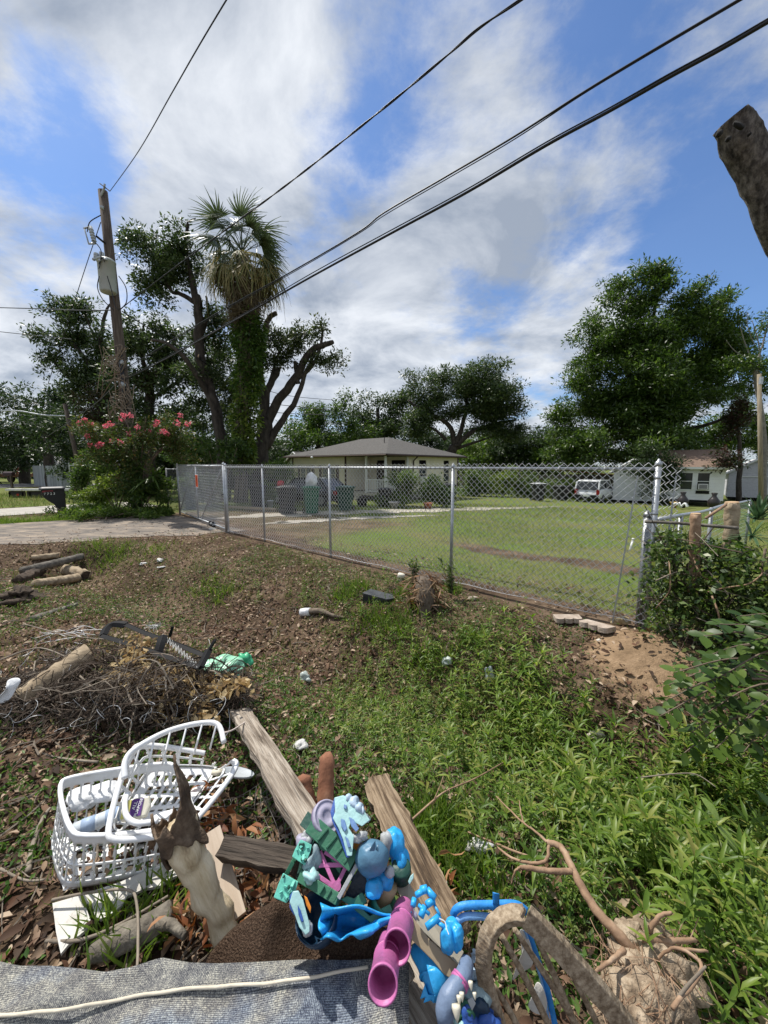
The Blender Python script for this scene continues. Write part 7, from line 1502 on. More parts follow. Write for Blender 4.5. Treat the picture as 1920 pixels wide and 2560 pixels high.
tag(slab('pale_toy_wedge', T_GREY, None, [(1168, 2500), (1180, 2492), (1190, 2508), (1180, 2528)], .08, .015), 'small white wedge among the teal toy parts', 'toy')
# ------------------------------------------------------------------ blue plastic frame, wooden arch, rag
FC = depth_of(1250, 2330, .42)
def fp(px, py, h=0.0): return at(px, py, FC - h)
KF = FC / 960.0
M_BLUEF = toym('frame_blue', (.03, .26, .68), .35); M_LBLUE = toym('frame_light_blue', (.20, .42, .78), .35)
bf = thing('blue_plastic_rack', fp(1250, 2300, -.05), 'blue plastic frame with rounded corner behind the wooden arch', 'plastic frame')
def band(name, mat, pts, w_, h=0.0, th=.006):
    P = curve_pts([fp(x, y, h) for x, y in pts], 6); up = [Vector((0, 0, 1))] * len(P); V = []
    for i, p in enumerate(P):
        vd_ = (p - Vector((0, 0, EYE))).normalized(); t_ = (P[min(i + 1, len(P) - 1)] - P[max(i - 1, 0)]).normalized(); s_ = t_.cross(vd_).normalized() * w_ * KF / 2; V += [p - s_ - vd_ * th, p + s_ - vd_ * th, p + s_ + vd_ * th, p - s_ + vd_ * th]
    return MB().add(V, [(4 * i + j, 4 * i + (j + 1) % 4, 4 * i + 4 + (j + 1) % 4, 4 * i + 4 + j) for i in range(len(P) - 1) for j in range(4)] + [(0, 1, 2, 3), tuple(4 * (len(P) - 1) + j for j in (3, 2, 1, 0))]).build(name, mat, bf, True)
band('rail', M_BLUEF, [(1132, 2292), (1140, 2274), (1165, 2264), (1230, 2262), (1290, 2262), (1318, 2280)], 17)
band('rail', M_LBLUE, [(1142, 2306), (1160, 2292), (1190, 2290), (1240, 2294)], 15, .01)
band('post', M_BLUEF, [(1240, 2232), (1240, 2262)], 16, .005); band('inner_post', M_LBLUE, [(1236, 2268), (1236, 2300)], 10, -.01)
band('slat', M_BLUEF, [(1318, 2320), (1345, 2400), (1370, 2480), (1395, 2600)], 14, -.02); band('slat', M_LBLUE, [(1310, 2320), (1337, 2400), (1360, 2480), (1380, 2600)], 6, -.015)
M_ARCH = pm('weathered_bent_wood', [(.28, (.07, .048, .03)), (.45, (.21, .155, .10)), (.62, (.40, .32, .225)), (.8, (.52, .44, .33))], 48, .85, .35, detail=9, nrough=.7, bscale=50)
ha_ = thing('bent_wood_headboard', fp(1330, 2500, -.05), 'weathered arched wooden headboard with round spindles at the bottom right', 'headboard')
def rim_(name, pts, w_, th, roll, h):
    P = curve_pts([fp(x, y, h) for x, y in pts], 6); V = []; k = len(P)
    for i, p in enumerate(P):
        vd_ = (p - Vector((0, 0, EYE))).normalized(); t_ = (P[min(i + 1, k - 1)] - P[max(i - 1, 0)]).normalized(); s_ = t_.cross(vd_).normalized(); c_, n_ = math.cos(roll), math.sin(roll); a, b_ = (s_ * c_ + vd_ * n_) * w_ * KF / 2, (vd_ * c_ - s_ * n_) * th * KF / 2; q = .05 * math.sin(i * 1.7)
        V += [p - a * (1 + q) - b_, p + a * (1 - q) - b_, p + a + b_ * (1 + q), p - a + b_]
    MB().add(V, [(4 * i + j, 4 * i + (j + 1) % 4, 4 * i + 4 + (j + 1) % 4, 4 * i + 4 + j) for i in range(k - 1) for j in range(4)] + [(0, 1, 2, 3), tuple(4 * (k - 1) + j for j in (3, 2, 1, 0))]).build(name, M_ARCH, ha_, bevel=.003)
rim_('arch', [(1266, 2640), (1236, 2530), (1213, 2450), (1211, 2375), (1230, 2320), (1268, 2290), (1312, 2288)], 34, 22, .5, .08)
rim_('rail', [(1316, 2290), (1390, 2362), (1490, 2472), (1570, 2570), (1640, 2660)], 42, 28, -.5, .085)
for a, b_, r_ in (((1252, 2335), (1395, 2610), .0085), ((1286, 2322), (1470, 2610), .0085), ((1335, 2330), (1460, 2620), .009), ((1430, 2440), (1520, 2620), .008), ((1235, 2465), (1310, 2600), .008)): MB().tube(curve_pts([fp(*a, .06), fp((a[0] + b_[0]) / 2 + 4, (a[1] + b_[1]) / 2, .055), fp(*b_, .05)], 5), [r_ * .8, r_, r_ * 1.1, r_], 10).build('spindle', M_ARCH, ha_, True)
MB().tube([fp(1304, 2290, .105), fp(1312, 2275, .11), fp(1309, 2268, .112)], [.006, .004, .001], 6).build('splinter', M_ARCH, ha_)
M_RAG = flat('dirty_white_cloth', (.58, .57, .53), .85, bump=.3)
def rag(label, poly, h, cat='rag'):
    P = [fp(x, y, h + .015 * math.sin(x * .11 + y * .07)) for x, y in poly]; n = len(P); c = sum(P, Vector()) / n
    mb = MB(); mb.add([c] + P, [(0, 1 + i, 1 + (i + 1) % n) for i in range(n)]); return tag(mb.build('rag', M_RAG, None, True, solid=.003, subsurf=2), label, cat)
rag('white rag caught between the spindles near the top of the headboard', [(1290, 2318), (1316, 2318), (1340, 2400), (1328, 2424), (1300, 2430), (1278, 2462), (1282, 2440), (1300, 2390), (1316, 2366)], -.01)
rag('lower dirty white rag behind the spindles at the bottom edge', [(1340, 2440), (1362, 2470), (1372, 2520), (1360, 2545), (1326, 2530), (1316, 2512), (1330, 2495)], -.01)
# ------------------------------------------------------------------ dug-up sapling with its root ball
M_ROOT = pm('orange_brown_bark', [(.3, (.17, .10, .06)), (.55, (.31, .20, .125)), (.75, (.44, .32, .22))], 14, .85, .35, bscale=30)
sa = thing('uprooted_sapling', W(1570, 2360, .05), 'uprooted sapling with reddish-brown forked stem and tangled root ball', 'sapling')
def stem(pts, r, nm='branch', n=9): MB().tube([p + Vector((.0012 * math.sin(i * 1.9), .0012 * math.cos(i * 2.3), 0)) for i, p in enumerate(curve_pts([W(*p) for p in pts], 6))], [q * .78 * (1 + .04 * math.sin(i * 2.7)) for i, q in enumerate(np.interp(np.linspace(0, 1, 24), np.linspace(0, 1, len(r)), r))], n).build(nm, M_ROOT, sa, True)
stem([(1590, 2385, .10), (1540, 2330, .14), (1490, 2275, .16), (1450, 2210, .18), (1428, 2165, .19), (1402, 2118, .20), (1368, 2106, .20)], [.026, .022, .020, .018, .017, .014], 'stem', 12)
stem([(1430, 2178, .19), (1380, 2178, .20), (1320, 2170, .21), (1300, 2168, .20)], [.014, .013, .012, .008]); stem([(1302, 2168, .20), (1288, 2178, .19), (1278, 2210, .14)], [.007, .005, .003])
stem([(1368, 2106, .20), (1340, 2080, .20), (1300, 2050, .19), (1240, 1990, .16)], [.008, .006, .005, .003]); stem([(1372, 2108, .20), (1366, 2150, .17), (1330, 2158, .15), (1280, 2145, .13), (1240, 2115, .1)], [.008, .009, .007, .005]); stem([(1310, 2060, .19), (1302, 2030, .20), (1298, 2000, .2)], [.005, .004, .002])
stem([(1605, 2345, .14), (1660, 2352, .12), (1740, 2350, .10)], [.018, .014, .008]); stem([(1650, 2358, .12), (1700, 2372, .10), (1770, 2378, .08)], [.01, .008, .005]); stem([(1560, 2375, .15), (1530, 2400, .16), (1490, 2428, .17)], [.013, .009, .006]); stem([(1620, 2330, .14), (1650, 2290, .20), (1680, 2282, .22)], [.012, .009, .006]); stem([(1640, 2400, .12), (1690, 2370, .2), (1755, 2420, .2), (1680, 2520, .2)], [.006, .006, .008, .008])
cl = MB()
for (x, y, z, r_, s_) in ((1600, 2400, .06, .075, 1), (1640, 2450, .05, .085, 2), (1570, 2460, .05, .07, 3), (1610, 2500, .06, .07, 4), (1680, 2440, .03, .06, 5), (1570, 2330, .10, .045, 6), (1630, 2330, .09, .04, 7), (1560, 2540, .05, .07, 8)): blob(W(x, y, z), r_, 200 + s_, 3, .55, (1.1, 1, .8)).build('root_lump', pm('rooty_earth', [(.3, (.10, .07, .045)), (.5, (.29, .22, .15)), (.7, (.50, .41, .30))], 22, .95, 1.0, detail=9, bscale=40), sa, True)
g_ = random.Random(77); mb = MB()
for k in range(300):
    c = W(g_.uniform(1500, 1720), g_.uniform(2330, 2600), g_.uniform(.02, .12)); d = Vector((g_.gauss(0, 1), g_.gauss(0, 1), g_.gauss(0, .7))).normalized(); L_ = g_.uniform(.05, .16); s_ = Vector((g_.gauss(0, .03), g_.gauss(0, .03), g_.gauss(0, .03)))
    mb.tube(curve_pts([c, c + d * L_ * .5 + s_, c + d * L_ + Vector((0, 0, -.03))], 3), [.0018, .0015, .0006], 4)
o = mb.build('rootlet', M_ROOT, sa, recalc=False); o['kind'] = 'stuff'
stick('pale bare twig arching up from the rotten board to the right', [(1018, 2060, .12), (1085, 2000, .16), (1120, 1975, .15), (1190, 1945, .12), (1268, 1900, .05)], [.008, .007, .006, .004], M_ROOT)
stick('thin side twig of the arching twig', [(1085, 2000, .16), (1100, 1965, .2), (1108, 1940, .2)], [.005, .003, .002], M_ROOT)
stick('reddish branch lying in the weeds behind the root ball', [(1170, 2080, .02), (1230, 2105, .04), (1290, 2130, .05), (1350, 2150, .04)], [.006, .008, .009, .009], M_ROOT)
stick('thin twig trailing below the bare earth patch', [(1590, 1945, .06), (1680, 1935, .08), (1740, 1936, .08), (1790, 1968, .06)], [.005, .006, .005, .003], M_STICK)
stick('pale stick standing up at the right of the root ball', [(1680, 2560, .1), (1700, 2490, .2), (1765, 2415, .3)], [.009, .009, .005], M_STICK)
# ------------------------------------------------------------------ logs, brush pile and rubbish on the left
M_LOGP = pm('pale_sawn_log', [(.3, (.17, .125, .08)), (.5, (.34, .265, .175)), (.7, (.50, .41, .29))], 9, .9, .7, stretch=(.6, 1, 1), detail=9, bscale=20)
M_LOGG = pm('grey_log_bark', [(.3, (.055, .05, .042)), (.55, (.14, .125, .105)), (.75, (.27, .25, .215))], 10, .95, .9, stretch=(.5, 1, 1), detail=9, bscale=22)
M_ROT = pm('rotten_dark_wood', [(.3, (.018, .012, .008)), (.55, (.06, .042, .028)), (.78, (.15, .11, .08))], 12, .95, 1.0, detail=9, bscale=26)
def log(name, label, a, b_, r0, r1, mat, seed=0, amp=.004, grp=None, cut=M_CUTWOOD, n=18, cat='log'):
    a, b_ = Vector(a), Vector(b_); t = thing(name, (a + b_) / 2 - Vector((0, 0, max(r0, r1))), label, cat, grp)
    L_ = (b_ - a).length; e = (b_ - a).normalized(); g_ = random.Random(seed); k = 14
    P = [a.lerp(b_, i / k) + Vector((g_.uniform(-1, 1), g_.uniform(-1, 1), g_.uniform(-1, 1))) * amp * .6 for i in range(k + 1)]
    mb = MB(); mb.tube(P, [(r0 + (r1 - r0) * i / k) * g_.uniform(.94, 1.06) for i in range(k + 1)], n); warp(mb, amp, 41 + seed, 33); mb.build('wood', mat, t, True)
    if cut: MB().tube([P[-1] - e * .01, P[-1] + e * .006], r1 * .9, n).build('cut_face', cut, t)
    return t
log('grey_log', 'long grey weathered log at the far left of the leaf litter', T(55, 1428, .07), T(205, 1394, .10), .075, .075, M_LOGG, 1)
log('pale_log', 'short pale barkless log in front of the grey one', T(88, 1460, .06), T(192, 1445, .08), .07, .085, M_LOGP, 2)
log('split_chunk', 'squat split log chunk between the grey and the pale log', T(165, 1424, .10), T(215, 1440, .10), .12, .11, M_LOGP, 3, .010, cut=M_ROT, cat='log')
log('dark_stump', 'dark rotten log lying left of the pale log', T(45, 1452, .06), T(100, 1428, .08), .07, .10, M_ROT, 4, .016, cut=M_ROT)
log('hidden_log', 'pale log end showing behind the grey log', T(80, 1396, .06), T(150, 1388, .06), .06, .06, M_LOGP, 5)
log('fallen_branch', 'half-buried grey branch below the log group', T(78, 1552, .01), T(190, 1512, .03), .05, .03, M_LOGG, 6, cut=None)
st_ = thing('rotten_stump', T(50, 1500), 'rotten dark stump crumbling at the left edge below the logs', 'stump')
blob(T(50, 1490, .06), .16, 71, 4, .7, (1.3, 1.1, .8)).build('wood', M_ROT, st_, True); blob(T(20, 1512, .02), .13, 72, 4, .7, (1.2, 1, .6)).build('wood', M_ROT, st_, True)
log('thick_log', 'thick tan barkless log rising out of the brush pile at the left', T(58, 1752, .10), W(228, 1635, .28), .085, .10, M_LOGP, 7, .004)
# white cloth at the left edge
t = W(20, 1730, .22)
def cloth(name, label, cat, pts, mat, th=.006, sub=2, z=None):
    P = [W(*p) for p in pts]; n = len(P); c = sum(P, Vector()) / n + Vector((0, 0, .03)); mb = MB(); mb.add([c] + P, [(0, 1 + i, 1 + (i + 1) % n) for i in range(n)]); return tag(mb.build(name, mat, None, True, solid=th, subsurf=sub), label, cat)
cloth('white_cloth', 'folded white cloth on the end of the thick tan log', 'cloth', [(-20, 1760, .14), (2, 1738, .20), (20, 1720, .25), (12, 1698, .27), (50, 1690, .30), (56, 1704, .27), (40, 1722, .22), (30, 1748, .16), (5, 1762, .12)], M_WBAG)
# brush pile
M_TWIG = pm('brush_twig', [(.3, (.025, .017, .012)), (.55, (.075, .053, .037)), (.75, (.17, .13, .098))], 9, .9)
br = thing('brush_pile', T(320, 1740), 'big tangled heap of dead twigs and wire left of the grassy ditch', 'brush pile')
g_ = random.Random(21); mb = MB(); mb2 = MB()
def hgt(px): return .13 + .29 * math.exp(-((px - 340) / 200.0) ** 2)
for k in range(2500):
    px = g_.uniform(-60, 610); top = 1600 + 60 * abs((px - 250) / 350) + (40 if px < 120 else 0); py = g_.uniform(top + 20, 1800 - (60 if px > 480 else 0) + 20); z = g_.uniform(0, hgt(px)) * min(1, (1830 - py) / 120)
    c = W(px, py, z); a = g_.uniform(0, 6.283); d = Vector((math.cos(a), math.sin(a), g_.gauss(0, .35))).normalized(); L_ = g_.uniform(.12, .5); s_ = Vector((g_.gauss(0, .05), g_.gauss(0, .05), g_.gauss(0, .05)))
    P = [c - d * L_ / 2, c + s_, c + d * L_ / 2 - Vector((0, 0, .04))]
    for p in P: p.z = max(p.z, .004)
    r_ = g_.choice((.0022, .003, .003, .004, .006)); (mb if k % 5 else mb2).tube(curve_pts(P, 3), [r_, r_ * .9, r_ * .5], 4)
o = mb.build('twig', M_TWIG, br, recalc=False); o['kind'] = 'stuff'
o = mb2.build('pale_twig', M_STICK, br, recalc=False); o['kind'] = 'stuff'
for (a, b_, c, r_) in (((300, 1640, .30), (330, 1700, .22), (400, 1770, .05), .008), ((460, 1690, .2), (520, 1700, .18), (560, 1760, .05), .006), ((200, 1690, .25), (260, 1750, .15), (290, 1800, .03), .007), ((60, 1560, .08), (180, 1590, .15), (300, 1600, .2), .006), ((0, 1650, .15), (100, 1620, .2), (200, 1660, .2), .006)): MB().tube(curve_pts([W(*a), W(*b_), W(*c)], 6), [r_, r_, r_ * .5], 6).build('branch', M_STICK, br, True)
# loose grey wire in the brush
mb = MB()
for k in range(70):
    px = g_.uniform(-20, 600); py = g_.uniform(1600, 1830); c = W(px, py, g_.uniform(.02, hgt(px) + .02)); r_ = g_.uniform(.03, .09); a0 = g_.uniform(0, 6.28); nrm_ = Vector((g_.gauss(0, 1), g_.gauss(0, 1), g_.gauss(0, 1))).normalized(); e1 = nrm_.orthogonal().normalized(); e2 = nrm_.cross(e1)
    mb.tube([c + (e1 * math.cos(a0 + t_ * 1.1) * (1 + .15 * t_) + e2 * math.sin(a0 + t_ * 1.1)) * r_ for t_ in np.linspace(0, 3.2, 9)], .0016, 3)
for k in range(16):
    c = W(g_.uniform(85, 190), g_.uniform(1570, 1612), g_.uniform(.02, .12)); mb.tube(curve_pts([c, c + Vector((g_.uniform(.05, .2), g_.uniform(-.04, .08), g_.uniform(0, .05))), c + Vector((g_.uniform(.1, .35), g_.uniform(-.05, .1), 0))], 4), .002, 3)
o = mb.build('wire', pm('grey_loose_wire', [(.3, (.30, .31, .32)), (.7, (.48, .49, .5))], 9, .5, 0, .6), br, recalc=False); o['kind'] = 'stuff'
# dry leaves hanging on the brush
g = np.random.default_rng(31); n = 1000
cen = [(330, 1625), (345, 1650), (400, 1690), (440, 1700), (480, 1690), (360, 1690), (520, 1715), (410, 1760), (405, 1775), (470, 1735), (545, 1700), (300, 1680), (380, 1740), (520, 1780), (560, 1710), (345, 1610), (320, 1700), (430, 1665), (600, 1705), (500, 1765)]
pk = g.integers(0, len(cen), n); O = np.array([list(W(cen[k][0] + g.normal(0, 17), cen[k][1] + g.normal(0, 13), .08 + max(0, (1800 - cen[k][1])) * .0016 + g.normal(0, .025))) for k in pk])
DRY_V = [(0, 0, 0), (.5, .26, .16), (.5, 0, .02), (.5, -.26, .16), (1, 0, .12)]; DRY_F = [(0, 2, 1), (0, 3, 2), (1, 2, 4), (2, 3, 4)]
leaf_cloud(O, g.normal(size=(n, 3)) + [0, 0, -.6], .062, leafm('straw_dry_leaf', [(.22, .135, .06), (.36, .25, .12), (.48, .36, .19), (.58, .47, .28)], .3, .7), 'dry_leaf_spray', 'sprays of curled straw-yellow dead leaves hanging over the brush pile', 'dead leaves', kind='stuff', g=g, tv=DRY_V, tf=DRY_F, roll=3, asp=1.0)
# black metal bed frame piece
M_BLKM = flat('black_painted_steel', (.008, .008, .009), .6, var=.3, spec=.15)
bk = thing('chair_skeleton', W(400, 1650, .22), 'black steel chair frame with curved end and zigzag springs lying on the brush', 'metal frame')
def fbar(nm, pts, w_, sq=.5): MB().tube(curve_pts([W(*p) for p in pts], 6), w_, 4, squash=sq).build(nm, M_BLKM, bk, bevel=.002)
fbar('side_bar', [(256, 1590, .38), (330, 1612, .37), (420, 1642, .36), (502, 1668, .35)], .030); fbar('side_bar', [(312, 1560, .41), (370, 1585, .39), (440, 1610, .38), (516, 1640, .36)], .028); fbar('curved_end', [(258, 1588, .38), (266, 1572, .39), (284, 1560, .41), (315, 1562, .41)], .034)
fbar('cross_bar', [(396, 1630, .36), (402, 1608, .40), (408, 1590, .42)], .036); fbar('leg', [(424, 1592, .38), (432, 1566, .46)], .026); fbar('cross_bar', [(500, 1668, .35), (512, 1645, .37), (522, 1624, .39)], .030); fbar('leg', [(522, 1626, .38), (538, 1600, .46)], .026)
M_SPR = flat('bare_spring_wire', (.62, .62, .60), .4, .5)
for i, off in enumerate((0, 9)):
    P = []
    for k in range(22): P.append(W(408 + k * 3.6 + off, 1590 + k * 3.2 + (9 if k % 2 else -5) + i * 3, .40 - .002 * k))
    MB().tube(P, .0022, 4).build('spring', M_SPR, bk)
mb = MB()
for k in range(16): c = W(385, 1572, .40); mb.tube(curve_pts([c + Vector((g_.uniform(-.03, .03), 0, 0)), c + Vector((g_.uniform(-.06, .06), g_.uniform(-.03, .03), g_.uniform(.02, .05))), c + Vector((g_.uniform(-.08, .08), g_.uniform(-.05, .05), g_.uniform(-.03, .06)))], 3), .0016, 3)
o = mb.build('frayed_wire', M_SPR, bk, recalc=False); o['kind'] = 'stuff'
# pale green plastic bag
M_GBAG = pm('pale_green_bag', [(.3, (.24, .56, .36)), (.6, (.36, .68, .48)), (.8, (.50, .76, .60))], 9, .35, .7, detail=6, bscale=11, spec=.5)
gbag = thing('green_bag', W(560, 1695, .06), 'pale green knotted plastic bag at the right end of the brush pile', 'bag')
mb = blob(W(562, 1664, .13), .115, 41, 4, .30, (1.45, 1.0, .72)); mb.build('bag', M_GBAG, gbag, True)
blob(W(612, 1650, .13), .05, 43, 4, .5, (1.1, .9, 1.0)).build('knot', flat('green_knot', (.06, .40, .20), .35), gbag, True)
# small litter
def scrap(name, label, px, py, r_, sq, seed, mat, dz=.02, cat='litter'): tag(blob(T(px, py, dz), r_, seed, 3, .5, sq).build(name, mat, None, True), label, cat, 'bits of litter')
scrap('foam_cup', 'white foam cup lying in the ditch by the culvert', 358, 1410, .055, (1.5, .7, .6), 51, M_SCRAP); scrap('plastic_bag_scrap', 'crumpled grey-white plastic right of the foam cup', 402, 1402, .06, (1.2, 1, .6), 52, M_SCRAP); scrap('paper_scrap', 'white paper scrap just below the crumpled plastic', 405, 1418, .05, (1.5, 1, .3), 53, M_SCRAP)
M_CLEAR = flat('cloudy_plastic', (.42, .47, .44), .25)
scrap('clear_cup', 'cloudy clear plastic cup half hidden in the weeds below the bank', 765, 1700, .05, (1, 1, 1.2), 54, M_CLEAR, .05); scrap('clear_bottle', 'cloudy plastic bottle lying in the weeds near the grass clump', 1118, 1655, .045, (1, 1, 1), 55, M_CLEAR, .06); scrap('foil_wrapper', 'silvery torn wrapper in the weeds left of the bare earth', 1225, 1690, .05, (.8, .6, 1.6), 56, flat('silver_wrapper', (.55, .58, .62), .3, .2), .05)
scrap('wrapper', 'pale wrapper among the weeds left of the heartwood chunks', 748, 1868, .035, (1.2, 1, .6), 57, M_SCRAP, .04); scrap('shell_scrap', 'white torn foam scrap in the grass right of the rotten board', 1195, 2120, .05, (1.5, .7, .4), 58, M_SCRAP, .05); scrap('paper_wad', 'pale paper wad near the thin trailing twig', 1490, 1845, .05, (1.3, .8, .5), 59, flat('old_paper', (.5, .45, .38), .9), .03); scrap('white_chip', 'white chip beside the rotten board near the blue rails', 1108, 2235, .028, (.7, .7, 1.8), 60, M_SCRAP, .12); scrap('concrete_bit', 'grey concrete bit on the bare soil below the fence', 1180, 1496, .04, (1.5, .8, .6), 61, M_CONC2)
scrap('fence_stone', 'flat white stone on the driveway edge near the gate wheel', 532, 1322, .06, (1.5, 1, .4), 62, flat('white_stone', (.6, .57, .5), .8))
# ------------------------------------------------------------------ ground plants, litter, hedge
def polar(n, r0, r1, p, a0, a1, g):
    u = g.random(n); r = (r0 ** p + u * (r1 ** p - r0 ** p)) ** (1 / p); a = np.radians(g.uniform(a0, a1, n)); return r * np.sin(a), r * np.cos(a)
g = np.random.default_rng(101)
# fallen leaves
LITV = [(a, b * 2.15, c * 2.2 + .16 * a * a) for a, b, c in LANCE_V]
x, y = polar(150000, .9, 14, 1.15, -62, 52, g); lw, we, sa_, li, isl = cover(x, y)
s_, d_ = sd(x, y); nz = vnoise(x * 1.7, y * 1.7, 14)
lit = np.clip(li * (.75 + .45 * nz) * (1 - .5 * np.exp(-((d_ - .35) / .3) ** 2)) + .10 * we + .12 * (sa_ > .25) + .16 * (d_ < 0) * (d_ > -1.4), 0, 1); ok = g.random(len(x)) < lit
x, y = x[ok], y[ok]; n = len(x); O = np.stack([x, y, terr(x, y) + g.uniform(.002, .022, n)], 1)
D = np.stack([g.normal(size=n), g.normal(size=n), g.normal(0, .28, n)], 1)
leaf_cloud(O, D, .056 * g.choice((.5, .75, 1, 1.35), n), leafm('fallen_leaf', [(.03, .018, .012), (.065, .036, .022), (.105, .058, .036), (.15, .085, .052), (.20, .125, .08), (.29, .205, .135), (.46, .36, .26), (.13, .062, .035), (.055, .036, .024), (.09, .055, .035)], .15, .75, .25), 'leaf_litter', 'carpet of fallen brown leaves over the bank and roadside', 'leaf litter', kind='stuff', g=g, tv=LITV, tf=LANCE_F, roll=.7, asp=1.0)
# larger fresh rust leaves round the pile
x, y = np.array([list(W(px, py, .02))[:2] for px, py in [(g.uniform(480, 660), g.uniform(2080, 2400)) for _ in range(120)] + [(g.uniform(420, 480), g.uniform(2300, 2400)) for _ in range(12)] + [(g.uniform(500, 560), g.uniform(2010, 2120)) for _ in range(40)] + [(g.uniform(1080, 1130), g.uniform(2150, 2330)) for _ in range(16)]]).T
O = np.stack([x, y, g.uniform(.03, .16, len(x))], 1); leaf_cloud(O, g.normal(size=(len(x), 3)) * [1, 1, .5], .075, leafm('rust_leaf', [(.11, .035, .015), (.22, .08, .03), (.32, .14, .06), (.42, .25, .13)], .25, .6), 'rust_leaves', 'large curled rust-brown leaves caught among the boards', 'dead leaves', kind='stuff', g=g, tv=LITV, tf=LANCE_F, roll=3, asp=.8)
# small twigs all over the litter
mb = MB(); g_ = random.Random(5)
xs_, ys_ = polar(1500, 1.2, 9, 1.2, -60, 45, g); cv = cover(xs_, ys_)[3]
for x0, y0, c in zip(xs_, ys_, cv):
    if g_.random() > c: continue
    a = g_.uniform(0, 6.28); L_ = g_.uniform(.06, .4); p = TZ(x0, y0, .012); e = Vector((math.cos(a), math.sin(a), 0)) * L_; k = Vector((-e.y, e.x, 0)) * g_.uniform(-.3, .3); r_ = g_.choice((.0025, .0025, .004, .006))
    q1 = p + e * .5 + k; q2 = p + e; q1.z = float(terr(q1.x, q1.y)) + .03; q2.z = float(terr(q2.x, q2.y)) + .015; mb.tube(curve_pts([p, q1, q2], 2), [r_, r_ * .6], 4)
tag(mb.build('ground_twigs', M_STICK, None, recalc=False), 'scattered small dead twigs over the leaf litter', 'twigs', kind='stuff')
# broad-leaved weeds in the ditch
def weed_template(seed, h, lv, L_, wd=1.15):
    g2 = random.Random(seed); V = []; F_ = []; tv = np.array(LANCE_V)
    def put(base, az, el, l, w_):
        X = np.array([math.cos(az) * math.cos(el), math.sin(az) * math.cos(el), math.sin(el)]); Y_ = np.array([-math.sin(az), math.cos(az), 0.]); Z = np.cross(X, Y_); b = len(V)
        for v in tv: V.append(base + X * v[0] * l + Y_ * v[1] * l * w_ + Z * (v[2] - .22 * v[0] ** 2) * l)
        F_.extend([tuple(i + b for i in f) for f in LANCE_F])
    lean = np.array([g2.uniform(-.2, .2), g2.uniform(-.2, .2), 1.0])
    for k in range(lv):
        f = .35 + .65 * k / max(1, lv - 1); base = lean * h * f; m_ = 2 if k < lv - 1 else 5
        for j in range(m_): put(base, k * 1.57 + j * 2 * math.pi / m_ + g2.uniform(-.3, .3), (.25 + .55 * (k == lv - 1)) + g2.uniform(-.2, .25), L_ * g2.uniform(.75, 1.2) * (1 if k < lv - 1 else .9), wd)
    b = len(V)
    for (q, z) in ((.0022, 0.), (.0016, h)):
        for j in range(3): V.append(lean * z + np.array([math.cos(j * 2.09) * q, math.sin(j * 2.09) * q, 0]))
    for j in range(3): F_ += [(b + j, b + (j + 1) % 3, b + 3 + (j + 1) % 3), (b + j, b + 3 + (j + 1) % 3, b + 3 + j)]
    return np.array(V), np.array(F_)
def scatter(tmpls, x, y, z, sc, g):
    parts = []; pick = g.integers(0, len(tmpls), len(x))
    for k, (tv, tf) in enumerate(tmpls):
        m_ = pick == k; n_ = m_.sum()
        if not n_: continue
        a = g.uniform(0, 6.283, n_); tx, ty = g.normal(0, .12, n_), g.normal(0, .12, n_); s2 = sc[m_][:, None]
        X = np.stack([np.cos(a), np.sin(a), -tx * np.cos(a) - ty * np.sin(a)], 1) * s2; Y_ = np.stack([-np.sin(a), np.cos(a), tx * np.sin(a) - ty * np.cos(a)], 1) * s2; Z = norm(np.stack([tx, ty, np.ones(n_)], 1)) * s2
        parts.append(inst(tv, tf, np.stack([x[m_], y[m_], z[m_]], 1), X, Y_, Z))
    return cat_mesh(parts)
wt_ = [weed_template(s, h, lv, L_, w_) for s, h, lv, L_, w_ in ((1, .22, 5, .072, 1.1), (2, .27, 6, .078, .95), (3, .17, 4, .068, 1.2), (4, .25, 6, .085, .75), (5, .12, 3, .045, 1.9), (6, .09, 2, .05, 1.6), (7, .30, 7, .062, .9))]
x, y = polar(13000, 1.5, 7.5, 1.5, -25, 58, g); we = cover(x, y)[1]; s_, d_ = sd(x, y)
dens = np.clip(we * 1.25 - .12, 0, 1) * (s_ < 5.5) * (.55 + .45 * sm(-.3, .3, vnoise(x * 2, y * 2, 21))); ok = g.random(len(x)) < dens; x, y = x[ok], y[ok]
tall = np.clip(.9 + .3 * (x - .8), .5, 1.1)
V, Fc = scatter(wt_, x, y, terr(x, y) - .01, tall * g.choice((.45, .7, .9, 1.1, 1.35), len(x)) * g.uniform(.85, 1.15, len(x)), g)
rawmesh('ditch_weeds', V, Fc, leafm('weed_leaf', [(.058, .112, .012), (.10, .175, .019), (.145, .23, .030), (.20, .29, .046), (.075, .14, .018), (.25, .335, .065), (.30, .29, .08), (.12, .205, .026), (.09, .165, .022)], .48, .42, .4), smooth=False, label='thick bright green broad-leaved weeds filling the ditch', cat='weeds', kind='stuff')
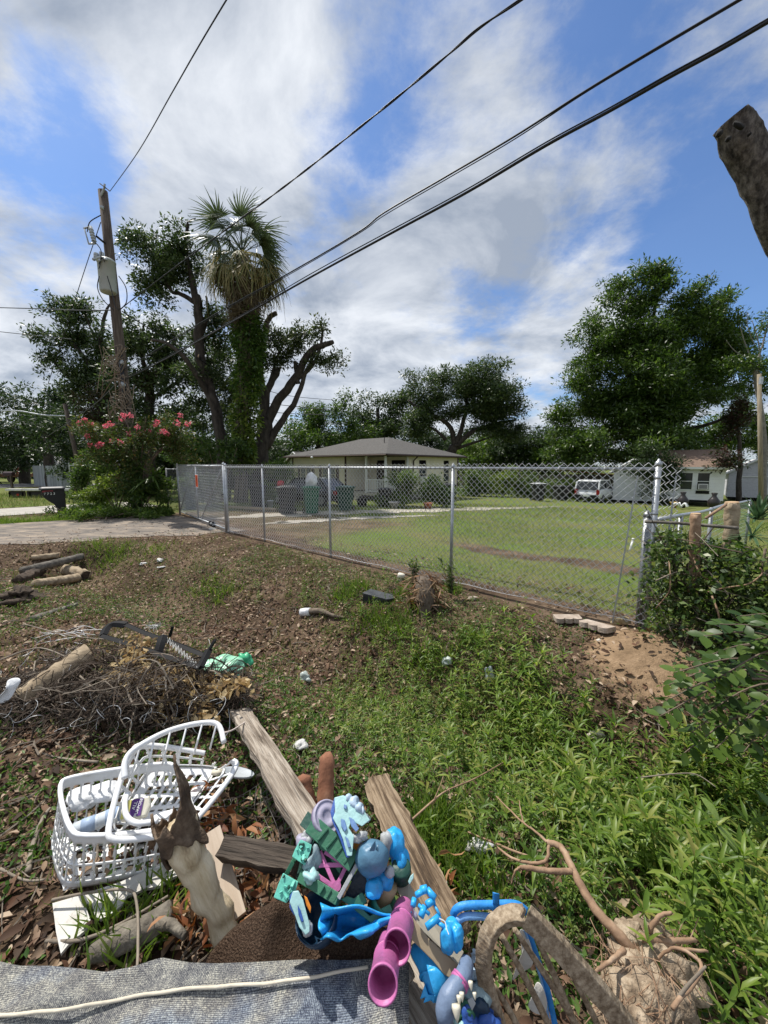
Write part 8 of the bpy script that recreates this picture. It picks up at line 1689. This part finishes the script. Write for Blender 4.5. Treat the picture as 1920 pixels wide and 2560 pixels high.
# creeping low cover and grass tufts
x, y = polar(100000, 1.2, 11, 1.1, -52, 55, g); lw, we, sa_, li, isl = cover(x, y); s_, d_ = sd(x, y); nz = vnoise(x * 1.6 + 3, y * 1.6, 33)
dens = np.clip(.9 * we + sm(-.18, .15, nz + .25 * np.exp(-((d_ - 1.7) / 1.0) ** 2)) * li * (.35 + .65 * (s_ < 7.5)) + .5 * sm(.2, .6, np.exp(-(((x + .6) / 1.4) ** 2 + ((y - 2.6) / 1.1) ** 2))), 0, 1) * (1 - np.clip(sa_ * 1.4, 0, 1)) * (d_ > .15); ok = g.random(len(x)) < dens; x, y = x[ok], y[ok]; n = len(x)
O = np.stack([x, y, terr(x, y) + g.uniform(0, .05, n)], 1); D = np.stack([g.normal(size=n), g.normal(size=n), g.uniform(-.1, .9, n)], 1)
leaf_cloud(O, D, .034, leafm('creeper_leaf', [(.028, .07, .012), (.05, .115, .018), (.08, .16, .028), (.12, .20, .045), (.16, .19, .06)], .35), 'creeping_groundcover', 'low creeping green groundcover patches on the bank', 'groundcover', kind='stuff', g=g, tv=DRY_V, tf=DRY_F)
BLADE_V = [(0, .035, 0), (0, -.035, 0), (.5, .028, .0), (.5, -.028, 0), (1, 0, -.22)]; BLADE_F = [(0, 1, 3), (0, 3, 2), (2, 3, 4)]
def blades(name, label, x, y, L_, g, mat, spread=.35, cat='grass'):
    n = len(x); O = np.stack([x, y, terr(x, y) - .004], 1); D = np.stack([g.normal(0, spread, n), g.normal(0, spread, n), np.ones(n)], 1)
    X, Y_, Z = axes(D, 3.1, g); l = (L_ * g.uniform(.5, 1.3, n))[:, None] if np.isscalar(L_) else (L_ * g.uniform(.5, 1.3, n))[:, None]; w_ = np.clip(l, .05, .16)
    V, Fc = inst(BLADE_V, BLADE_F, O, X * l, Y_ * w_, Z * l); return rawmesh(name, V, Fc, mat, label=label, cat=cat, kind='stuff')
GRASS = leafm('grass_blade', [(.045, .085, .014), (.075, .125, .020), (.115, .165, .032), (.17, .20, .055), (.25, .22, .10)], .35)
LUSH = leafm('lush_grass_blade', [(.06, .115, .014), (.095, .165, .022), (.14, .215, .035), (.20, .25, .06)], .4)
x, y = polar(60000, 1.3, 12, 1.2, -55, 45, g); lw, we, sa_, li, isl = cover(x, y); s_, d_ = sd(x, y); nz = vnoise(x * 1.9 + 8, y * 1.9, 41)
dens = np.clip(sm(-.2, .3, nz + .3 * np.exp(-((d_ - 1.2) / .7) ** 2)) * li + .8 * we + .8 * np.exp(-(((x - .3) / .7) ** 2 + ((y - 1.6) / .5) ** 2)) + .7 * np.exp(-(((x + 1.5) / 1.2) ** 2 + ((y - 4.4) / .6) ** 2)), 0, 1) * (d_ > .1) * (1 - np.clip(sa_ * 1.4, 0, 1)); ok = g.random(len(x)) < dens
blades('verge_grass', 'thin scattered grass on the roadside bank', x[ok], y[ok], .09, g, GRASS, .5)
# denser clumps of coarse grass
cx, cy = [], []
for (px, py, r_, m_) in ((865, 1490, .22, 260), (900, 1470, .16, 140), (520, 1470, .28, 180), (560, 1490, .2, 160), (940, 1560, .25, 300), (1000, 1570, .22, 240), (1180, 1600, .14, 160), (1100, 1665, .18, 200), (1050, 1650, .14, 120), (1060, 2090, .12, 280), (1110, 2060, .14, 260), (1080, 2180, .10, 220), (1180, 2200, .16, 240), (230, 1375, .35, 260), (300, 1385, .35, 300), (270, 1400, .3, 200), (380, 1380, .4, 240), (410, 2270, .10, 70), (250, 2325, .06, 50), (330, 2400, .1, 70), (1010, 1490, .12, 120), (1130, 1480, .12, 160), (1040, 1520, .1, 90)):
    c = T(px, py); cx += list(g.normal(c.x, r_ * .6, m_)); cy += list(g.normal(c.y, r_ * .6, m_))
blades('coarse_grass', 'coarse bright grass clumps on the bank and beside the toys', np.array(cx), np.array(cy), .16, g, LUSH, .6)
# lawn inside the fence
x, y = polar(150000, 4.2, 24, 1.0, -38, 58, g); s_, d_ = sd(x, y); lw = cover(x, y)[0]; worn = np.exp(-((d_ + 3.2 + .5 * vnoise(x, y, 8)) / .55) ** 2) * (1 - sm(3, 7, np.abs(s_))); drv = sm(4.6, 6.2, s_) * sm(-7.5, -4.5, d_)
ok = g.random(len(x)) < lw * (1 - .85 * worn) * (1 - .8 * drv) * (.55 + .7 * vnoise(x * .9, y * .9, 77)); x, y = x[ok], y[ok]
blades('lawn_grass', 'mown green lawn behind the chain-link fence', x, y, .055 + .0035 * np.hypot(x, y), g, leafm('lawn_blade', [(.060, .105, .018), (.095, .15, .027), (.135, .195, .038), (.18, .22, .058), (.26, .25, .10)], .38), .6, 'lawn')
# rank grass and weeds on the island round the mailbox
x, y = [], []
ss = g.uniform(14.8, 18.8, 9000); dd = g.uniform(-.2, 5.5, 9000); ss = ss + .4 * dd * (ss < 16); px_, py_ = FX + ss * UX + dd * NX, FY + ss * UY + dd * NY
far = (np.exp(-((dd - 1.0) / 1.3) ** 2)); blades('verge_weeds', 'rank green grass round the numbered mailbox', px_, py_, .14 + .16 * far, g, LUSH, .45)
ss = g.uniform(22.3, 34, 5000); dd = g.uniform(-.2, 6, 5000); blades('far_verge', 'strip of grass beyond the neighbour driveway', FX + ss * UX + dd * NX, FY + ss * UY + dd * NY, .25, g, GRASS, .4)
for i, (px, py, rx, rz, lab) in enumerate(((190, 1280, 60, 14, 'leafy weeds right of the numbered mailbox foot'), (260, 1284, 70, 14, 'leafy weeds along the driveway below the vine mound'), (350, 1282, 60, 12, 'leafy weeds at the foot of the crape myrtle'), (240, 1265, 60, 14, 'taller weeds behind the mailbox'), (410, 1280, 30, 9, 'small weeds by the far gate post'))):
    shrub('verge_weed', lab, px, py, float(T(px, py + rz).y), rx, rz, 1000, .10, L_LIGHT, 120 + i, csig=.09, cat='weeds', group='weeds along the driveway')
# palmetto blades beside the crape myrtle
def fan(name, label, c, n, L_, mat, seed, cat='plant', w_=.03, up=.5, parts=True):
    g2 = random.Random(seed); t = thing(name, TZ(c.x, c.y), label, cat)
    for k in range(n):
        a = g2.uniform(0, 6.283); el = g2.uniform(up - .6, up + .8); d = Vector((math.cos(a) * math.cos(el), math.sin(a) * math.cos(el), math.sin(el))); l = L_ * g2.uniform(.7, 1.1); s_ = d.cross(Vector((0, 0, 1))).normalized() * w_ / 2; P = [c + d * l * q - Vector((0, 0, .25 * l * q ** 2.5)) for q in (0, .35, .7, 1)]
        V = []
        for p, f in zip(P, (.6, 1, .7, .05)): V += [p - s_ * f, p + s_ * f]
        MB().add(V, [(2 * j, 2 * j + 1, 2 * j + 3, 2 * j + 2) for j in range(3)]).build('blade', mat, t, recalc=False)
    return t
fan('palmetto', 'drooping palmetto fan leaves beside the far gate post', A(382, 1190, 13.6), 26, .95, L_PECAN, 3, w_=.07, up=.0)
# dried plant clump at the fence and tall leafy weeds
q = T(1060, 1540); t = thing('dead_stump_clump', q, 'shaggy dead palm stump with brown fibres at the fence', 'stump')
mb = MB(); mb.tube(curve_pts([q - Vector((0, 0, .1)), q + Vector((.03, .1, .18)), q + Vector((.0, .28, .42))]), [.05, .07, .11, .12, .07], 12); warp(mb, .012, 37, 29).build('core', M_LOGB, t, True)
gg = np.random.default_rng(8); n = 420; c0 = np.array(q); O = c0 + np.stack([gg.normal(.02, .10, n), gg.normal(.2, .08, n), gg.uniform(.05, .48, n)], 1); leaf_cloud(O, np.stack([gg.normal(size=n), gg.normal(size=n), gg.uniform(-1.6, .1, n)], 1), .19, leafm('brown_fibre', [(.09, .055, .03), (.18, .12, .07), (.30, .22, .14), (.25, .09, .03)], .15, .8), 'fibres', parent=t, g=gg, asp=.22, kind='stuff')
for (px, py, h, lab, sd_) in ((1038, 1480, .55, 'tall leafy weed left of the shaggy stump at the fence', 1), (1128, 1500, .62, 'tall leafy weed right of the shaggy stump at the fence', 2)):
    b = T(px, py); t = thing('tall_weed', b, lab, 'weed', 'tall weeds at the fence'); gg = np.random.default_rng(sd_); mb = MB()
    tops = [b + Vector((gg.normal(0, .06), gg.normal(0, .05), h * gg.uniform(.6, 1))) for k in range(5)]
    for tp_ in tops: mb.tube([b, b.lerp(tp_, .5) + Vector((.01, 0, 0)), tp_], [.005, .004, .002], 5)
    mb.build('stem', M_SMOOTHB, t); n = 240; k = gg.integers(0, 5, n); f = gg.uniform(.15, 1, n)[:, None]; O = np.array(b) * (1 - f) + np.array([list(q_) for q_ in tops])[k] * f; leaf_cloud(O, np.stack([gg.normal(size=n), gg.normal(size=n), gg.uniform(.1, 1.2, n)], 1), .065, leafm('tall_weed_leaf', [(.03, .06, .015), (.06, .10, .022), (.09, .13, .035)], .35), 'leaves', parent=t, g=gg, asp=.6, kind='stuff')
# ------------------------------------------------------------------ the overgrown hedge at the right
hb = TZ(*xy(-.6, .1)); hd = thing('vine_thicket', hb, 'overgrown thicket of vines covering an old fence at the right', 'hedge')
gg = np.random.default_rng(55); n = 23000
k = gg.uniform(.02, 2.6, n); dd = gg.normal(.05, .20, n); z = gg.beta(1.25, 1.0, n) * (1.05 + .08 * np.sin(k * 5) + .06 * np.sin(k * 11)); bulge = .34 * np.sin(np.clip(z / 1.2, 0, 1) * 3.14) ** .7
O = np.stack([FX - k * UX + (dd + bulge * gg.uniform(-.2, 1, n)) * NX, FY - k * UY + (dd + bulge * gg.uniform(-.2, 1, n)) * NY, z], 1); cl_ = np.sin(O[:, 0] * 9) * np.sin(O[:, 1] * 8 + 1) * np.sin(O[:, 2] * 9) > -.28; O = O[cl_]; n = len(O)
leaf_cloud(O, gg.normal(size=(n, 3)) + [-.4, -.5, -.1], .058, leafm('thicket_leaf', [(.02, .045, .009), (.04, .078, .014), (.065, .112, .022), (.10, .155, .032), (.17, .20, .055)], .36, .4, .45), 'foliage', parent=hd, g=gg, asp=1.1, kind='stuff')
mb = MB(); mb2 = MB()
def hp(k, d, z): return Vector((FX - k * UX + d * NX, FY - k * UY + d * NY, z))
for q in range(260):
    k0 = g_.uniform(.05, 2.2); a = hp(k0, g_.uniform(-.1, .4), g_.uniform(0, .9)); (mb if q % 2 else mb2).tube(curve_pts([a, a + Vector((g_.gauss(0, .12), g_.gauss(0, .1), g_.gauss(.1, .15))), a + Vector((g_.gauss(0, .25), g_.gauss(0, .2), g_.gauss(.15, .25)))], 4), g_.choice((.003, .004, .006)), 4)
o = mb.build('vine', M_STICK, hd, recalc=False); o['kind'] = 'stuff'; o = mb2.build('dark_vine', M_TWIG, hd, recalc=False); o['kind'] = 'stuff'
for q in range(16): k0 = g_.uniform(.1, 1.6); MB().tube(curve_pts([hp(k0, .05 + g_.uniform(-.1, .1), -.05), hp(k0 + g_.uniform(-.05, .05), .05, .5), hp(k0 + g_.uniform(-.1, .1), .02, 1.05)], 4), g_.uniform(.008, .02), 7).build('stem', M_LOGB, hd, True)
for (pts, r_) in (([(1672, 1400, 3.6), (1676, 1440, 3.5), (1672, 1480, 3.5), (1640, 1520, 3.6)], .006), ([(1735, 1395, 3.5), (1748, 1430, 3.4), (1770, 1450, 3.4)], .008), ([(1900, 1420, 3.1), (1905, 1435, 3.1), (1870, 1460, 3.1), (1810, 1470, 3.2), (1770, 1480, 3.3)], .006), ([(1780, 1490, 3.3), (1795, 1530, 3.2), (1800, 1560, 3.2)], .008)): MB().tube(curve_pts([A(*p) for p in pts], 6), r_, 6).build('bare_vine', M_ROOT, hd, True)
log('cut_pole', 'reddish cut sapling trunk sticking out of the thicket near the corner', A(1732, 1480, 3.62), A(1739, 1284, 3.62), .045, .043, M_ROOT, 31, .004, 'cut saplings in the thicket', cat='stump'); log('cut_pole', 'thicker split tan cut trunk further right in the thicket', A(1822, 1480, 3.85), A(1830, 1256, 3.85), .068, .062, M_LOGP, 32, .006, 'cut saplings in the thicket', cat='stump')
tag(MB().tube(curve_pts([A(1612, 1304, 3.95), A(1700, 1308, 3.75), A(1770, 1314, 3.6), A(1845, 1320, 3.5)], 5), .016, 8).build('old_pipe_rail', M_LOGG, None, True), 'old rusty-grey horizontal rail running from the corner post into the thicket', 'rail')
stick_ = MB().tube([A(1765, 1295, 3.7), A(1815, 1262, 3.8)], .014, 6).build('leaning_stick', M_ROOT, None, True); tag(stick_, 'orange-brown stick leaning against the thicker cut trunk', 'stick')
fan('yucca', 'spiky green yucca rosette above the thicket at the right edge', A(1893, 1300, 4.3), 60, .42, leafm('yucca_blade', [(.04, .09, .04), (.06, .12, .05), (.10, .15, .07)], .2), 9, 'yucca', .028, .8)
fan('yucca', 'smaller grey-green yucca just below the larger one', A(1880, 1340, 3.7), 24, .26, leafm('yucca_blade', [(.04, .09, .04)], .2), 10, 'yucca', .026, .4)
# shrub with big oval leaves at the right edge
OV = [(0, 0, 0), (.2, .2, .03), (.2, 0, 0), (.2, -.2, .03), (.5, .31, .05), (.5, 0, .0), (.5, -.31, .05), (.8, .2, .0), (.8, 0, -.03), (.8, -.2, .0), (1, 0, -.09)]; OF = [(0, 2, 1), (0, 3, 2), (1, 2, 5, 4), (2, 3, 6, 5), (4, 5, 8, 7), (5, 6, 9, 8), (7, 8, 10), (8, 9, 10)]
def big_leaf_mat():
    m, nt, N, L = nodes_of('glossy_oval_leaf'); out = N.new('ShaderNodeOutputMaterial'); p = N.new('ShaderNodeBsdfPrincipled'); tr2 = N.new('ShaderNodeBsdfTranslucent'); oi = N.new('ShaderNodeObjectInfo')
    r = ramp_node(N, [(0, (.026, .058, .010)), (.4, (.045, .088, .014)), (.75, (.072, .125, .020)), (1, (.13, .19, .035))]); L.new(oi.outputs['Random'], r.inputs[0]); L.new(r.outputs[0], p.inputs['Base Color']); p.inputs['Roughness'].default_value = .42; p.inputs['Specular IOR Level'].default_value = .35
    hs = N.new('ShaderNodeHueSaturation'); hs.inputs['Value'].default_value = 1.8; L.new(r.outputs[0], hs.inputs['Color']); L.new(hs.outputs[0], tr2.inputs['Color']); mx = N.new('ShaderNodeMixShader'); mx.inputs[0].default_value = .3; L.new(p.outputs[0], mx.inputs[1]); L.new(tr2.outputs[0], mx.inputs[2]); L.new(mx.outputs[0], out.inputs[0]); return m
LM = big_leaf_mat(); me_leaf = bpy.data.meshes.new('leaf'); me_leaf.from_pydata(OV, [], OF); me_leaf.materials.append(LM); me_leaf.polygons.foreach_set('use_smooth', [True] * len(OF))
sb = TZ(2.75, 2.05); sh = thing('oval_leaf_shrub', sb, 'shrub with large glossy oval leaves reaching in at the right edge', 'shrub')
ends = [(1665, 1752), (1672, 1712), (1690, 1680), (1720, 1720), (1745, 1650), (1780, 1700), (1760, 1590), (1800, 1560), (1850, 1540), (1830, 1620), (1880, 1600), (1900, 1680), (1840, 1740), (1770, 1780), (1730, 1830), (1860, 1800), (1915, 1560), (1900, 1760), (1700, 1890), (1790, 1870), (1860, 1880), (1905, 1850), (1650, 1790), (1820, 1680)]
gl = random.Random(19); cnt = 0
for i, (px, py) in enumerate(ends):
    e = at(px, py, 2.25 + gl.uniform(-.2, .3)); c0 = Vector((2.75, 2.05, .25 + gl.uniform(0, .3))); mid = c0.lerp(e, .55) + Vector((0, .05, .16)); P = curve_pts([c0, mid, e], 8)
    MB().tube(P, [.010, .006, .003], 6).build('stem', M_SMOOTHB, sh, True)
    for k in range(len(P) - 7, len(P)):
        for sgn in (-1, 1):
            if cnt > 295 or gl.random() < .14: continue
            d = (P[k] - P[k - 1]).normalized(); sd_ = d.cross(Vector((0, 0, 1))).normalized() * sgn; v = (sd_ * .9 + d * .5 + Vector((gl.gauss(0, .15), gl.gauss(0, .15), gl.gauss(-.15, .2)))).normalized(); nr = Vector((gl.gauss(0, .3), gl.gauss(-.35, .3), 1)).normalized(); yv = nr.cross(v).normalized(); zv = v.cross(yv); l = gl.uniform(.065, .105)
            o = bpy.data.objects.new('leaf', me_leaf); link(o); o.parent = sh; Mx = Matrix((v, yv, zv)).transposed().to_4x4() @ Matrix.Scale(l, 4); Mx.translation = P[k] - sb; o.matrix_basis = Mx; cnt += 1
# low dark undergrowth below it and a torn big leaf
gg = np.random.default_rng(66); n = 5200; O = np.stack([gg.uniform(1.55, 3.2, n), gg.uniform(1.2, 3.2, n), np.zeros(n)], 1); kk = (O[:, 0] - .75 * O[:, 1] > .15); O = O[kk]; n = len(O); O[:, 2] = terr(O[:, 0], O[:, 1]) + gg.beta(1, 1.6, n) * .38
leaf_cloud(O, gg.normal(size=(n, 3)) + [0, 0, .3], .048, leafm('undergrowth_leaf', [(.018, .045, .010), (.035, .08, .015), (.06, .12, .022)], .35), 'undergrowth', 'dark leafy undergrowth below the oval-leaved shrub', 'undergrowth', kind='stuff', g=gg, asp=1.0)
for (px, py, l, lab) in ((1750, 1990, .10, 'curled yellow-green broad leaf in the weeds at the right, upper one'), (1790, 2060, .11, 'long yellow-green broad leaf drooping in the weeds below the curled one'), (1890, 1975, .10, 'broad heart-shaped dark leaf near the right edge')):
    q = at(px, py, 1.75); o = bpy.data.objects.new('broad_leaf', me_leaf.copy()); link(o); o.data.materials.clear(); o.data.materials.append(pm('yellow_green_broad_leaf', [(.3, (.12, .19, .03)), (.7, (.20, .28, .06))], 9, .45) if px < 1850 else LM); v = Vector((.35, -.5, -.45)).normalized(); yv = Vector((0, 0, 1)).cross(v).normalized(); Mx = Matrix((v, yv, v.cross(yv))).transposed().to_4x4() @ Matrix.Diagonal((l, l * .9, l, 1)); Mx.translation = q; o.matrix_basis = Mx; tag(o, lab, 'leaf')
